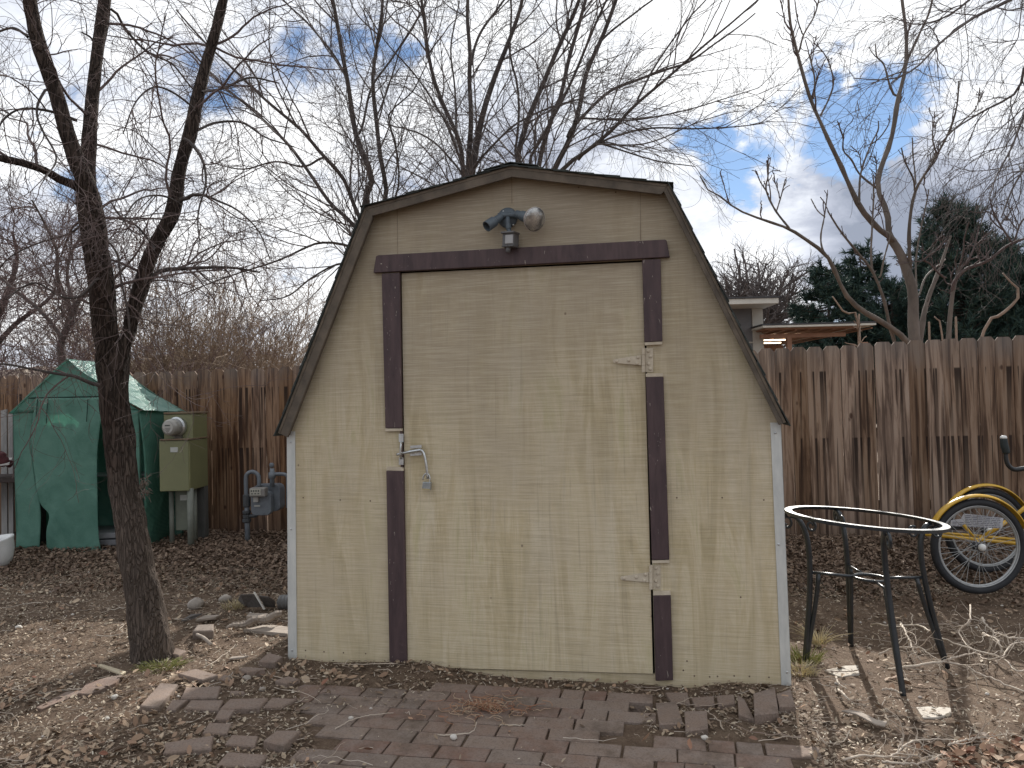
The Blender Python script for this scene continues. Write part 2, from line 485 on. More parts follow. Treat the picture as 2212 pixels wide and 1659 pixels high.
class MB:
    """collects geometry in world space; build() links it as one object"""

    def __init__(self):
        self.v = []
        self.f = []
        self.n = 0

    def raw(self, verts, faces):
        verts = np.asarray(verts, float).reshape(-1, 3)
        self.v.append(verts)
        self.f.append((np.asarray(faces, dtype=np.int64) + self.n))
        self.n += len(verts)
        return self

    def poly(self, pts, thick_vec=None):
        """flat polygon, extruded by thick_vec into a closed slab"""
        p = np.array([tuple(q) for q in pts], float)
        n = len(p)
        if thick_vec is None:
            self.fl(p, [list(range(n))])
            return self
        tv = np.array(tuple(thick_vec), float)
        v = np.vstack([p, p + tv])
        fs = [list(range(n)), list(range(2 * n - 1, n - 1, -1))]
        for i in range(n):
            j = (i + 1) % n
            fs.append([i, n + i, n + j, j])
        # keep faces pointing outwards
        nrm = np.zeros(3)
        for i in range(n):
            nrm += np.cross(p[i], p[(i + 1) % n])
        if np.dot(nrm, tv) > 0:
            fs = [f[::-1] for f in fs]
        self.fl(v, fs)
        return self

    def fl(self, verts, faces):
        verts = np.asarray([tuple(q) for q in verts], float)
        self.v.append(verts)
        for f in faces:
            self.f.append(np.array([f], dtype=np.int64) + self.n)
        self.n += len(verts)
        return self

    def box(self, c, s, rz=0.0, M=None):
        sx, sy, sz = s[0] / 2, s[1] / 2, s[2] / 2
        vs = [Vector((x * sx, y * sy, z * sz)) for z in (-1, 1) for y in (-1, 1) for x in (-1, 1)]
        rot = M if M is not None else Matrix.Rotation(rz, 3, 'Z')
        vs = [rot @ q + Vector(c) for q in vs]
        self.fl(vs, [[0, 2, 3, 1], [4, 5, 7, 6], [0, 1, 5, 4], [2, 6, 7, 3], [0, 4, 6, 2], [1, 3, 7, 5]])
        return self

    def tube(self, pts, r, sides=8, caps=True):
        P = np.array([tuple(q) for q in pts], float)
        if np.isscalar(r):
            r = np.full(len(P), float(r))
        self.tubes(P[None], np.asarray(r, float)[None], sides)
        if caps:
            base = self.n - len(P) * sides
            self.f.append(np.array([list(range(base, base + sides))[::-1]], dtype=np.int64))
            e = self.n - sides
            self.f.append(np.array([list(range(e, e + sides))], dtype=np.int64))
        return self

    def tubes(self, P, Rr, sides):
        """P (N,K,3) centre lines, Rr (N,K) radii"""
        Nn, K, _ = P.shape
        if Nn == 0:
            return self
        T = np.gradient(P, axis=1)
        T /= np.linalg.norm(T, axis=2, keepdims=True) + 1e-12
        ov = P[:, -1] - P[:, 0]
        if K > 2:
            ov = T.mean(axis=1)
        ax = np.argmin(np.abs(ov), axis=1)
        ref = np.zeros((Nn, 3))
        ref[np.arange(Nn), ax] = 1
        n1 = np.empty_like(T)
        prev = ref
        for k in range(K):
            tk = T[:, k]
            a = prev - (prev * tk).sum(1, keepdims=True) * tk
            a /= np.linalg.norm(a, axis=1, keepdims=True) + 1e-12
            n1[:, k] = a
            prev = a
        n2 = np.cross(T, n1)
        ang = np.arange(sides) * 2 * math.pi / sides
        V = P[:, :, None, :] + Rr[:, :, None, None] * (np.cos(ang)[None, None, :, None] * n1[:, :, None, :] + np.sin(ang)[None, None, :, None] * n2[:, :, None, :])
        V = V.reshape(-1, 3)
        k = np.arange(K - 1)
        s = np.arange(sides)
        kk, ss = np.meshgrid(k, s, indexing='ij')
        a = kk * sides + ss
        b = kk * sides + (ss + 1) % sides
        q = np.stack([a, b, b + sides, a + sides], axis=-1).reshape(-1, 4)
        F = (q[None] + (np.arange(Nn) * K * sides)[:, None, None]).reshape(-1, 4)
        self.v.append(V)
        self.f.append(F + self.n)
        self.n += len(V)
        return self

    def lathe(self, c, axis, prof, sides=20):
        """prof: list of (distance along axis, radius)"""
        a = Vector(axis).normalized()
        c = Vector(c)
        ref = Vector((0, 0, 1)) if abs(a.z) < 0.9 else Vector((1, 0, 0))
        n1 = (ref - a * ref.dot(a)).normalized()
        n2 = a.cross(n1)
        vs = []
        for (h, r) in prof:
            for i in range(sides):
                g = 2 * math.pi * i / sides
                vs.append(c + a * h + (n1 * math.cos(g) + n2 * math.sin(g)) * r)
        fs = []
        for k in range(len(prof) - 1):
            for i in range(sides):
                j = (i + 1) % sides
                fs.append([k * sides + i, k * sides + j, (k + 1) * sides + j, (k + 1) * sides + i])
        fs.append(list(range(sides))[::-1])
        fs.append([(len(prof) - 1) * sides + i for i in range(sides)])
        self.fl(vs, fs)
        return self

    def warp(self, fn):
        self.v = [fn(q) for q in self.v]
        return self

    def xform(self, M):
        A = np.array(M.to_3x3())
        tvec = np.array(M.to_translation())
        self.v = [q @ A.T + tvec for q in self.v]
        return self

    def arr(self):
        return np.vstack(self.v)

    def build(self, name, mat, parent=None, smooth=False, origin=None, bevel=0.0):
        V = self.arr()
        if parent is None:
            if origin is None:
                lo, hi = V.min(0), V.max(0)
                origin = Vector(((lo[0] + hi[0]) / 2, (lo[1] + hi[1]) / 2, lo[2]))
            Mw = Matrix.Translation(Vector(origin))
        else:
            Mw = WM[parent.name]
        Mi = Mw.inverted()
        A = np.array(Mi.to_3x3())
        tv = np.array(Mi.to_translation())
        V = V @ A.T + tv
        me = bpy.data.meshes.new(name)
        loops, starts, totals = [], [], []
        pos = 0
        for F in self.f:
            m, k = F.shape
            loops.append(F.reshape(-1))
            starts.append(pos + np.arange(m) * k)
            totals.append(np.full(m, k))
            pos += m * k
        loops = np.concatenate(loops)
        starts = np.concatenate(starts)
        totals = np.concatenate(totals)
        me.vertices.add(len(V))
        me.vertices.foreach_set('co', V.astype(np.float32).ravel())
        me.loops.add(len(loops))
        me.loops.foreach_set('vertex_index', loops.astype(np.int32))
        me.polygons.add(len(starts))
        me.polygons.foreach_set('loop_start', starts.astype(np.int32))
        me.polygons.foreach_set('loop_total', totals.astype(np.int32))
        me.update(calc_edges=True)
        me.polygons.foreach_set('use_smooth', np.full(len(starts), bool(smooth), dtype=bool))
        me.materials.append(mat)
        o = bpy.data.objects.new(name, me)
        COL.objects.link(o)
        if parent is None:
            o.matrix_world = Mw
        else:
            o.parent = parent
        WM[o.name] = Mw
        if bevel:
            bm = o.modifiers.new('bevel', 'BEVEL')
            bm.width = bevel
            bm.segments = 2
            bm.limit_method = 'ANGLE'
        return o


def tag(o, label=None, cat=None, group=None, kind=None):
    if label:
        o['label'] = label
    if cat:
        o['category'] = cat
    if group:
        o['group'] = group
    if kind:
        o['kind'] = kind
    return o


def thing(name, loc, label, cat, rz=0.0, group=None):
    o = bpy.data.objects.new(name, None)
    COL.objects.link(o)
    M = Matrix.Translation(Vector(loc)) @ Matrix.Rotation(rz, 4, 'Z')
    o.matrix_world = M
    o.empty_display_size = 0.2
    WM[o.name] = M
    return tag(o, label, cat, group)


def smoothline(pts, n):
    """Catmull-Rom through rows of pts (any dimension), resampled to n rows"""
    P = np.array([tuple(q) for q in pts], float)
    if len(P) == 2:
        t = np.linspace(0, 1, n)[:, None]
        return P[0] * (1 - t) + P[1] * t
    E = np.vstack([2 * P[0] - P[1], P, 2 * P[-1] - P[-2]])
    seg = np.linalg.norm(np.diff(P[:, :3], axis=0), axis=1)
    cum = np.concatenate([[0], np.cumsum(seg)])
    s = np.linspace(0, cum[-1], n)
    out = []
    for x in s:
        i = min(int(np.searchsorted(cum, x, side='right')) - 1, len(P) - 2)
        t = (x - cum[i]) / max(seg[i], 1e-9)
        p0, p1, p2, p3 = E[i], E[i + 1], E[i + 2], E[i + 3]
        out.append(0.5 * ((2 * p1) + (-p0 + p2) * t + (2 * p0 - 5 * p1 + 4 * p2 - p3) * t * t + (-p0 + 3 * p1 - 3 * p2 + p3) * t ** 3))
    return np.array(out)


# ground height, shared by everything that stands on it
def fence_y(x):
    return 7.36 - 0.137 * x


def hgt(x, y, fine=True):
    h = 0.0
    # slight fall to the right of the shed
    if x > 1.2:
        h -= 0.05 * min(1.0, (x - 1.2) / 1.0) * max(0, min(1, (y - 2.8) / 1.0))
    # leaves and soil banked along the fence
    if -8 < x < 8:
        d = fence_y(x) - y
        if -0.5 < d < 1.8:
            h += 0.07 * (1 - abs(d) / 1.8) if d > 0 else 0.07
    # low soil ridge against the front of the shed
    d = (x + 0.55) ** 2 / 0.10 + (y - 3.86) ** 2 / 0.012
    h += 0.030 * math.exp(-d)
    h += 0.018 * mnoise.noise(Vector((x * 1.3, y * 1.3, 0.3)))
    if fine:
        h += 0.008 * mnoise.noise(Vector((x * 6, y * 6, 1.3))) + 0.004 * mnoise.noise(Vector((x * 19, y * 19, 2.3)))
    if -.45 < x < 1.0 and 3.3 < y < 4.1:
        h -= 0.038 * min(1, (x + .45) / .3, (1.0 - x) / .2)
    if in_patio(x, y, 0.04):
        h = min(h, 0.0) - 0.006
    return h


# patio outline on the ground, from the photo
PATIO = [G(*q) for q in ((640, 1478), (1375, 1492), (1390, 1588), (1738, 1600), (1756, 1640), (1700, 1720), (1660, 1830), (700, 1800), (690, 1640))]
PATIO = [(q.x, q.y) for q in PATIO]


def in_patio(x, y, grow=0.0):
    ins = False
    n = len(PATIO)
    for i in range(n):
        x1, y1 = PATIO[i]
        x2, y2 = PATIO[(i + 1) % n]
        if (y1 > y) != (y2 > y) and x < (x2 - x1) * (y - y1) / (y2 - y1) + x1:
            ins = not ins
    return ins


def GG(u, v, dz=0.0):
    """point on the real ground surface under pixel (u, v), raised by dz"""
    z = 0.0
    for _ in range(3):
        p = G(u, v, z)
        z = hgt(p.x, p.y, False) + dz
    return G(u, v, z)
# ------------------------------------------------------------------ ground
def axis_coords(lo, hi, step, far):
    a = list(np.arange(lo, hi + 1e-6, step))
    s, x = step, hi
    right = []
    while x < far:
        s *= 1.35
        x += s
        right.append(x)
    s, x = step, lo
    left = []
    while x > -far:
        s *= 1.35
        x -= s
        left.append(x)
    return np.array(left[::-1] + a + right)


gx = axis_coords(-5.2, 5.2, 0.04, 3000)
gy = axis_coords(1.6, 8.6, 0.04, 3000)
verts = np.zeros((len(gy), len(gx), 3))
for j, y in enumerate(gy):
    for i, x in enumerate(gx):
        z = hgt(x, y) if (-5.6 < x < 5.6 and 1.2 < y < 9) else 0.0
        if y > 30:
            z = -0.3
        verts[j, i] = (x, y, z)
ny, nx = len(gy), len(gx)
jj, ii = np.meshgrid(np.arange(ny - 1), np.arange(nx - 1), indexing='ij')
q = np.stack([jj * nx + ii, jj * nx + ii + 1, (jj + 1) * nx + ii + 1, (jj + 1) * nx + ii], -1).reshape(-1, 4)
mb = MB().raw(verts.reshape(-1, 3), q)
tag(mb.build('ground', mat_ground(), smooth=True, origin=(0, 0, 0)), kind='structure')

# far hill on the left
mb = MB()
hx = np.linspace(-330, 60, 60)
prof = [34 + 10 * mnoise.noise(Vector((x * 0.012, 0, 5))) + 3 * mnoise.noise(Vector((x * 0.05, 0, 2))) for x in hx]
rows = []
for k, (yy, fr) in enumerate(((330, 0.0), (370, 0.45), (420, 0.85), (470, 1.0), (600, 0.9))):
    rows.append([(x, yy + 10 * mnoise.noise(Vector((x * 0.03, k, 0))), -1 + p * fr * (0.9 + 0.1 * math.sin(x * 0.07 + k))) for x, p in zip(hx, prof)])
V = np.array(rows).reshape(-1, 3)
nx_ = len(hx)
jj, ii = np.meshgrid(np.arange(4), np.arange(nx_ - 1), indexing='ij')
q = np.stack([jj * nx_ + ii, jj * nx_ + ii + 1, (jj + 1) * nx_ + ii + 1, (jj + 1) * nx_ + ii], -1).reshape(-1, 4)
mb.raw(V, q)
tag(mb.build('hill', simple('dry_hill', (0.24, 0.19, 0.14), (0.16, 0.13, 0.10), scale=0.05, rough=0.95), smooth=True), kind='structure')

# ------------------------------------------------------------------ shed
SA = G(622, 1424)
SB = G(1710, 1480)
sh_ex = (SB - SA).normalized()
sh_ang = math.atan2(sh_ex.y, sh_ex.x)
MS = Matrix.Translation(SA) @ Matrix.Rotation(sh_ang, 4, 'Z')
MSI = MS.inverted()
SWID = (SB - SA).length
SDEP = 2.44


def SP(u, v, off=0.0):
    """shed-local point where the pixel ray meets the plane `off` metres in front of the face"""
    o = MSI @ CAMLOC
    d = MSI.to_3x3() @ ray(u, v)
    return o + d * ((-off - o.y) / d.y)


def sq(pts, off=0.0):
    return [SP(u, v, off) for u, v in pts]


shed = thing('garden_shed', SA, 'tan gambrel-roofed plywood shed with dark maroon door trim, its door shut', 'shed', sh_ang)
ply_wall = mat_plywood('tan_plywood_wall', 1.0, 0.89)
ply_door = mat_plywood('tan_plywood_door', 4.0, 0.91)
maroon = mat_maroon()
tanpaint = simple('tan_paint', (0.58, 0.51, 0.40), (0.42, 0.36, 0.27), scale=12, rough=0.8, bmp=0.3)
fasc = simple('fascia_paint', (0.15, 0.12, 0.09), (0.07, 0.058, 0.046), scale=9, stretch=(1, 1, 1), rough=0.85, bmp=0.4)
galv = simple('painted_steel_trim', (0.66, 0.67, 0.64), (0.47, 0.49, 0.48), scale=14, stretch=(1, 1, 0.3), rough=0.5, metal=0.3, bmp=0.05)
zinc = simple('zinc', (0.62, 0.64, 0.64), (0.42, 0.44, 0.45), scale=60, rough=0.3, metal=0.9)
dark_gap = simple('dark_interior', (0.02, 0.018, 0.015), rough=1.0)
shingle = simple('asphalt_shingle', (0.060, 0.068, 0.062), (0.028, 0.032, 0.030), scale=60, rough=0.95, bmp=0.8, island=0.25)
wood_raw = simple('raw_sheathing', (0.20, 0.16, 0.12), (0.10, 0.08, 0.06), scale=12, rough=0.9, bmp=0.4)

OH = 0.07                                         # roof overhang in front of the wall
roofpix = [(600, 935), (788, 448), (1104, 359), (1444, 398), (1698, 912)]
RP = [SP(u, v, OH) for u, v in roofpix]
RP = [Vector((p.x, 0, p.z)) for p in RP]
print('ROOF', [(round(p.x, 2), round(p.z, 2)) for p in RP], 'W', round(SWID, 2), 'ang', round(math.degrees(sh_ang), 1))

TL, TR, BR_, BL_ = sq([(864, 588), (1390, 563), (1413, 1455), (879, 1441)])
WX0, WX1 = 0.018, SWID - 0.018
ez_l, ez_r = RP[0].z + 0.02, RP[4].z + 0.02
zb = -0.12


def inset_profile(d):
    """roof outline moved down by d (the underside of the deck)"""
    out = []
    for i, p in enumerate(RP):
        a = RP[max(i - 1, 0)]
        c = RP[min(i + 1, 4)]
        t = (c - a).normalized()
        n = Vector((t.z, 0, -t.x))
        out.append(p + n * d)
    return out


U = inset_profile(0.03)


def roof_z(x):
    """underside height of the roof at local x"""
    pts = U
    for a, b in zip(pts[:-1], pts[1:]):
        if a.x <= x <= b.x:
            return a.z + (b.z - a.z) * (x - a.x) / (b.x - a.x)
    return pts[0].z if x < pts[0].x else pts[-1].z


def wall_poly(p, y0=0.0, th=0.016):
    mb.poly([Vector((x, y0, z)) for x, z in p], (0, th, 0))


# front wall: left, right, top and threshold panels round the doorway
mb = MB()
k1, k2, k3 = U[1], U[2], U[3]
wall_poly([(WX0, zb), (BL_.x - 0.004, zb), (TL.x - 0.004, TL.z), (TL.x - 0.004, roof_z(TL.x - 0.004)), (k1.x, k1.z), (WX0, roof_z(WX0))])
wall_poly([(BR_.x + 0.004, zb), (WX1, zb), (WX1, roof_z(WX1)), (k3.x, k3.z), (TR.x + 0.004, roof_z(TR.x + 0.004)), (TR.x + 0.004, TR.z)])
wall_poly([(TL.x - 0.004, TL.z + 0.004), (TR.x + 0.004, TR.z + 0.004), (TR.x + 0.004, roof_z(TR.x + 0.004)), (k2.x, k2.z), (TL.x - 0.004, roof_z(TL.x - 0.004))])
wall_poly([(BL_.x - 0.004, zb), (BR_.x + 0.004, zb), (BR_.x + 0.004, BR_.z - 0.004), (BL_.x - 0.004, BL_.z - 0.004)], 0.004)
mb.xform(MS)
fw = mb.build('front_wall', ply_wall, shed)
nailm = simple('rusty_nail', (0.20, 0.15, 0.11), (0.10, 0.07, 0.05), scale=60, rough=0.7, metal=0.4)
for (u, v) in ((1476, 1448), (1500, 1460), (1533, 1462), (1550, 1461), (1586, 1460), (1619, 1461), (1661, 1463), (1484, 1428), (1600, 1290), (1462, 1075), (1560, 1075), (1650, 1080), (660, 1405), (700, 1408), (742, 1410), (790, 1412), (655, 1075), (735, 1080), (800, 1082), (925, 430), (1000, 410), (1250, 405), (1330, 415)):
    mb = MB()
    c_ = SP(u, v, 0)
    mb.lathe(Vector((c_.x, 0.001, c_.z)), (0, -1, 0), [(0, .0042), (.0018, .004), (.0026, .002)], 8)
    mb.xform(MS)
    mb.build('nail', nailm, fw)
# side and back walls
mb = MB()
mb.poly([Vector((WX0, 0.017, zb)), Vector((WX0, SDEP, zb)), Vector((WX0, SDEP, roof_z(WX0))), Vector((WX0, 0.017, roof_z(WX0)))], (0.016, 0, 0))
mb.poly([Vector((WX1, 0.017, zb)), Vector((WX1, SDEP, zb)), Vector((WX1, SDEP, roof_z(WX1))), Vector((WX1, 0.017, roof_z(WX1)))], (-0.016, 0, 0))
mb.poly([Vector((WX0 + .016, SDEP - 0.016, zb)), Vector((WX1 - .016, SDEP - 0.016, zb)), Vector((WX1 - .016, SDEP - .016, roof_z(WX1))), Vector((k3.x, SDEP - .016, k3.z)), Vector((k2.x, SDEP - .016, k2.z)), Vector((k1.x, SDEP - .016, k1.z)), Vector((WX0 + .016, SDEP - .016, roof_z(WX0)))], (0, 0.016, 0))
mb.xform(MS)
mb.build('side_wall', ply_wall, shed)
# seams between plywood sheets
seamm = simple('seam_brown', (0.16, 0.12, 0.08), (0.30, 0.25, 0.18), scale=5, rough=1)
for (u, v0, v1) in ((858, 446, 549), (1383, 404, 519), (1105, 378, 440)):
    a, b = SP(u, v0, 0), SP(u + 1, v1, 0)
    mb = MB().poly([Vector((a.x - .0018, -.0012, a.z)), Vector((b.x - .0018, -.0012, b.z)), Vector((b.x + .0018, -.0012, b.z)), Vector((a.x + .0018, -.0012, a.z))], (0, 0.002, 0))
    mb.xform(MS)
    mb.build('sheet_seam', seamm, shed)
# door
mb = MB()
g = 0.005
mb.poly([Vector((TL.x + g, 0.006, TL.z - g)), Vector((TR.x - g, 0.006, TR.z - g)), Vector((BR_.x - g, -0.012, BR_.z + .002)), Vector((BL_.x + g, -0.006, BL_.z + .002))], (0, 0.02, 0))
mb.xform(MS)
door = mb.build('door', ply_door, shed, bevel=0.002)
mb = MB()
for u, tilt in ((1107, 1.002), ):
    a, b = SP(1106, 600, 0), SP(1130, 1440, 0)
mb.poly([Vector((BL_.x - .01, 0.05, BL_.z - .02)), Vector((BR_.x + .01, 0.05, BR_.z - .02)), Vector((TR.x + .01, 0.05, TR.z + .02)), Vector((TL.x - .01, 0.05, TL.z + .02))], (0, 0.01, 0))
mb.xform(MS)
mb.build('door_gap_shade', dark_gap, shed)  # near-black sheet behind the door, standing in for shade in the gaps


def board(pts, th, name, mat, parent, y0=0.0, bevel=0.003):
    m_ = MB()
    p = sq(pts, th + y0)
    m_.poly([Vector((q.x, -(th + y0), q.z)) for q in p], (0, th, 0))
    m_.xform(MS)
    return m_.build(name, mat, parent, bevel=bevel)


hdr = board([(806, 589), (1447, 555), (1440, 519), (1436, 517), (817, 551), (812, 553)], 0.026, 'door_header', maroon, shed)
casings = []
for pts in ([(832, 925), (868, 925), (863, 589), (824, 591)],
            [(841, 1438), (879, 1439), (871, 1018), (834, 1017)],
            [(1392, 739), (1431, 737), (1427, 559), (1387, 561)],
            [(1408, 1210), (1446, 1209), (1433, 814), (1395, 815)],
            [(1416, 1471), (1454, 1470), (1449, 1286), (1411, 1287)]):
    casings.append(board(pts, 0.020, 'door_casing', maroon, shed))
for pts, par in (([(832, 932), (868, 931), (868, 925.6), (832, 925.6)], 0), ([(834, 1016.4), (871, 1017.4), (870, 1010), (837, 1008)], 1),
                 ([(1393, 746), (1430, 744), (1431, 737.6), (1392, 739.6)], 2), ([(1395, 814.4), (1433, 813.4), (1432, 806), (1395, 807)], 3),
                 ([(1409, 1217), (1446, 1216), (1446, 1209.6), (1408, 1210.6)], 3), ([(1411, 1286.4), (1449, 1285.4), (1448, 1277), (1411, 1278)], 4)):
    tag(board(pts, 0.017, 'board_end', tanpaint, casings[par], bevel=0.001), 'tan painted end of the maroon board')
# thin stop strip beside the left casing and under the header
board([(872, 1439), (878.5, 1439), (868.5, 930), (864, 930)], 0.009, 'door_stop', simple('maroon_worn', (0.13, 0.085, 0.08), (0.07, 0.045, 0.045), scale=20, rough=0.8), shed, bevel=0.001)

# corner trims
for pts, hs in (([(622, 1426), (641, 1424), (637, 932), (619, 932)], ((628, 955), (629, 1143), (631, 1405))),
                ([(1688, 1480), (1710, 1482), (1687, 913), (1664, 913)], ((1675, 935), (1682, 1176), (1700, 1452)))):
    p = sq(pts, 0.006)
    m_ = MB()
    m_.poly([Vector((q.x, -0.006, q.z)) for q in p], (0, 0.0055, 0))
    # the leg that wraps the corner
    if pts[0][0] < 1000:
        a, b = p[0], p[3]
        m_.poly([Vector((a.x, -0.006, a.z)), Vector((b.x, -0.006, b.z)), Vector((b.x, 0.05, b.z)), Vector((a.x, 0.05, a.z))], (0.003, 0, 0))
    else:
        a, b = p[1], p[2]
        m_.poly([Vector((a.x, -0.006, a.z)), Vector((b.x, -0.006, b.z)), Vector((b.x, 0.05, b.z)), Vector((a.x, 0.05, a.z))], (-0.003, 0, 0))
    m_.xform(MS)
    ct = m_.build('corner_trim', galv, shed, bevel=0.001)
    for (u, v) in hs:
        m_ = MB()
        c_ = SP(u, v, 0.006)
        m_.lathe(c_, (0, -1, 0), [(0, .006), (.002, .0055), (.003, .003)], 10)
        m_.xform(MS)
        m_.build('screw', zinc, ct, smooth=True)

# roof: deck, fascia boards, shingle courses
def nrm2(a, b):
    t = (b - a).normalized()
    return Vector((-t.z, 0, t.x))


ysf, ysb = -OH, SDEP + OH
mb = MB()
for i in range(4):
    a, b = RP[i], RP[i + 1]
    n = nrm2(a, b)
    mb.poly([a + Vector((0, ysf, 0)), b + Vector((0, ysf, 0)), b + Vector((0, ysb, 0)), a + Vector((0, ysb, 0))], -n * 0.012)
mb.xform(MS)
roof = mb.build('roof', wood_raw, shed)
mb = MB()
ws = [0.046, 0.040, 0.038, 0.020]
for i in range(4):
    a, b = RP[i], RP[i + 1]
    n = nrm2(a, b)
    e0, e1 = a - n * 0.013, b - n * 0.013
    t = (b - a).normalized()
    m0 = nrm2(RP[max(i - 1, 0)], RP[min(i, 3) if i > 0 else 1])
    # mitre the inner corners
    def inner(k, w):
        if k == 0 or k == 4:
            return RP[k] - nrm2(RP[i], RP[i + 1]) * (0.013 + w)
        na, nb = nrm2(RP[k - 1], RP[k]), nrm2(RP[k], RP[k + 1])
        h = (na + nb).normalized()
        return RP[k] - h * ((0.013 + w) / h.dot(n))
    w = ws[i]
    f0, f1 = inner(i, w), inner(i + 1, w)
    mb.poly([q + Vector((0, ysf + 0.001, 0)) for q in (e0, e1, f1, f0)], (0, 0.018, 0))
    # soffit strip behind the fascia back to the wall
    mb.poly([f0 + Vector((0, ysf + .019, 0)) + n * .02, f1 + Vector((0, ysf + .019, 0)) + n * .02, f1 + Vector((0, -0.001, 0)) + n * .02, f0 + Vector((0, -0.001, 0)) + n * .02], n * 0.008)
mb.xform(MS)
mb.build('fascia', fasc, roof, bevel=0.0015)
mb = MB()
for i in range(4):
    a, b = (RP[i], RP[i + 1]) if i < 2 else (RP[i + 1], RP[i])     # a = lower end
    n = nrm2(RP[i], RP[i + 1])
    t = (b - a).normalized()
    Lh = (b - a).length
    s = -0.022
    k = 0
    while s < Lh:
        e = min(s + 0.20, Lh + 0.012)
        y = ysf - 0.014 + random.uniform(-.003, .003)
        off = random.uniform(0, 0.25)
        while y < ysb:
            y2 = min(y + (0.3048 if y > ysf else off + 0.05), ysb + 0.01)
            jz = random.uniform(-.0015, .0015)
            p0, p1 = a + t * s + n * (0.011 + jz), a + t * e + n * 0.0025
            mb.poly([Vector((p0.x, y, p0.z)), Vector((p1.x, y, p1.z)), Vector((p1.x, y2 - .002, p1.z)), Vector((p0.x, y2 - .002, p0.z))], n * -0.004)
            y = y2
        s += 0.127
        k += 1
rc = RP[2] + Vector((0, 0, 0.012))
for sgn in (-1, 1):
    a = RP[2] + Vector((sgn * 0.14, 0, 0)) - (RP[2] - RP[2]) 
    zz = roof_z(a.x) + 0.045
    mb.poly([Vector((RP[2].x, ysf - .012, rc.z + .004)), Vector((a.x, ysf - .012, zz)), Vector((a.x, ysb, zz)), Vector((RP[2].x, ysb, rc.z + .004))], (0, 0, 0.004))
mb.xform(MS)
mb.build('shingles', shingle, roof)

# T-hinges
def hinge(ox, oy, k):
    """ox, oy: pixel of the middle of the knuckle"""
    m_ = MB()
    o = -0.012
    def pl(pts, off, th):
        p = sq([(ox + a, oy + b) for a, b in pts], off)
        m_.poly([Vector((q.x, -off, q.z)) for q in p], (0, th, 0))
    pl([(-66, 3), (-63, 6), (-5, 11), (-5, -11), (-63, -2), (-66, 0)], 0.016, 0.003)
    m_.xform(MS)
    h = m_.build('hinge', tanpaint, shed, bevel=0.0008)
    m_ = MB()
    pl([(4, 26), (21, 26), (21, -26), (4, -26)], 0.005, 0.0035)
    m_.xform(MS)
    m_.build('hinge_leaf', tanpaint, h, bevel=0.0008)
    m_ = MB()
    for (b0, b1) in ((-26, -12), (-11.3, 11.3), (12, 26)):
        a_, b_ = SP(ox, oy + b0, 0.017), SP(ox, oy + b1, 0.017)
        m_.tube([Vector((a_.x, -0.015, a_.z)), Vector((b_.x, -0.015, b_.z))], 0.0085, 12)
    m_.xform(MS)
    m_.build('hinge_knuckle', tanpaint, h, smooth=False)
    for (a, b, off) in ((-32, 0, .016), (-12, -6, .016), (-14, 7, .016), (11, -20, .005), (15, -8, .005), (11, 8, .005), (15, 19, .005), (-58, 2, .016)):
        m_ = MB()
        c_ = SP(ox + a, oy + b, off)
        m_.lathe(Vector((c_.x, -off, c_.z)), (0, -1, 0), [(0, .0085), (.0025, .008), (.004, .004)], 10)
        m_.xform(MS)
        m_.build('screw', tanpaint, h, smooth=True)
    return h


hinge(1390, 778, 0)
hinge(1406, 1247, 1)

# latch: staple on the wall, sliding bolt with a bent handle on the door
m_ = MB()
def pt(u, v, off):
    c_ = SP(u, v, off)
    return Vector((c_.x, -off, c_.z))
for (u, v, h_) in ((866.5, 946, 9), (866.5, 996, 8)):
    m_.poly([pt(u - 5, v + h_, .022), pt(u + 5, v + h_, .022), pt(u + 5, v - h_, .022), pt(u - 5, v - h_, .022)], (0, .003, 0))
m_.tube(smoothline([pt(867, 954, .024), pt(866, 960, .045), pt(865, 975, .048), pt(865, 985, .045), pt(866, 990, .024)], 14), 0.0055, 8)
m_.xform(MS)
latch = m_.build('latch', zinc, shed)
m_ = MB()
for (v0, v1) in ((963, 969), (978, 985)):
    m_.poly([pt(886, v1, .016), pt(911, v1 - 2, .016), pt(910, v0 - 2, .016), pt(886, v0, .016)], (0, .003, 0))
c0, c1 = pt(884, 976, .03), pt(910, 972, .03)
m_.tube([c0, c1], 0.010, 10)
m_.xform(MS)
m_.build('latch_plate', zinc, latch)
m_ = MB()
m_.tube(smoothline([pt(857, 982, .032), pt(880, 977, .032), pt(908, 973, .032), pt(914, 976, .034), pt(917, 984, .036), pt(921, 1005, .036), pt(924, 1034, .034)], 26), 0.0068, 10)
m_.xform(MS)
m_.build('bolt', zinc, latch, smooth=True)
# padlock hanging open from the bolt handle
pc = MS @ pt(911, 1046, .036)
MPX = 3.75 / FPX
px_c = MS @ pt(924, 1030, .036)
lx = sh_ex
pad_loc = MS @ pt(922, 1056, .036)
pad = thing('padlock', pad_loc, 'small steel padlock hanging open from the bolt handle on the shed door', 'padlock', sh_ang)
def pl_(x, z, y=0.0):
    return pad_loc + lx * x + Vector((0, 0, z)) + Vector((-lx.y, lx.x, 0)) * y
m_ = MB()
m_.poly([pl_(-.024, -.004, -.011), pl_(.022, -.007, -.011), pl_(.026, .034, -.011), pl_(-.018, .037, -.011)], Vector((-lx.y, lx.x, 0)) * .020)
m_.build('padlock_body', simple('padlock_steel', (0.42, 0.45, 0.46), (0.30, 0.33, 0.34), scale=40, rough=0.35, metal=0.85), pad, bevel=0.003)
m_ = MB()
m_.tube(smoothline([pl_(.016, .030), pl_(.018, .052), pl_(.012, .072), pl_(.0, .078), pl_(-.014, .068), pl_(-.020, .046)], 20), 0.0042, 8)
m_.build('shackle', zinc, pad, smooth=True)
m_ = MB()
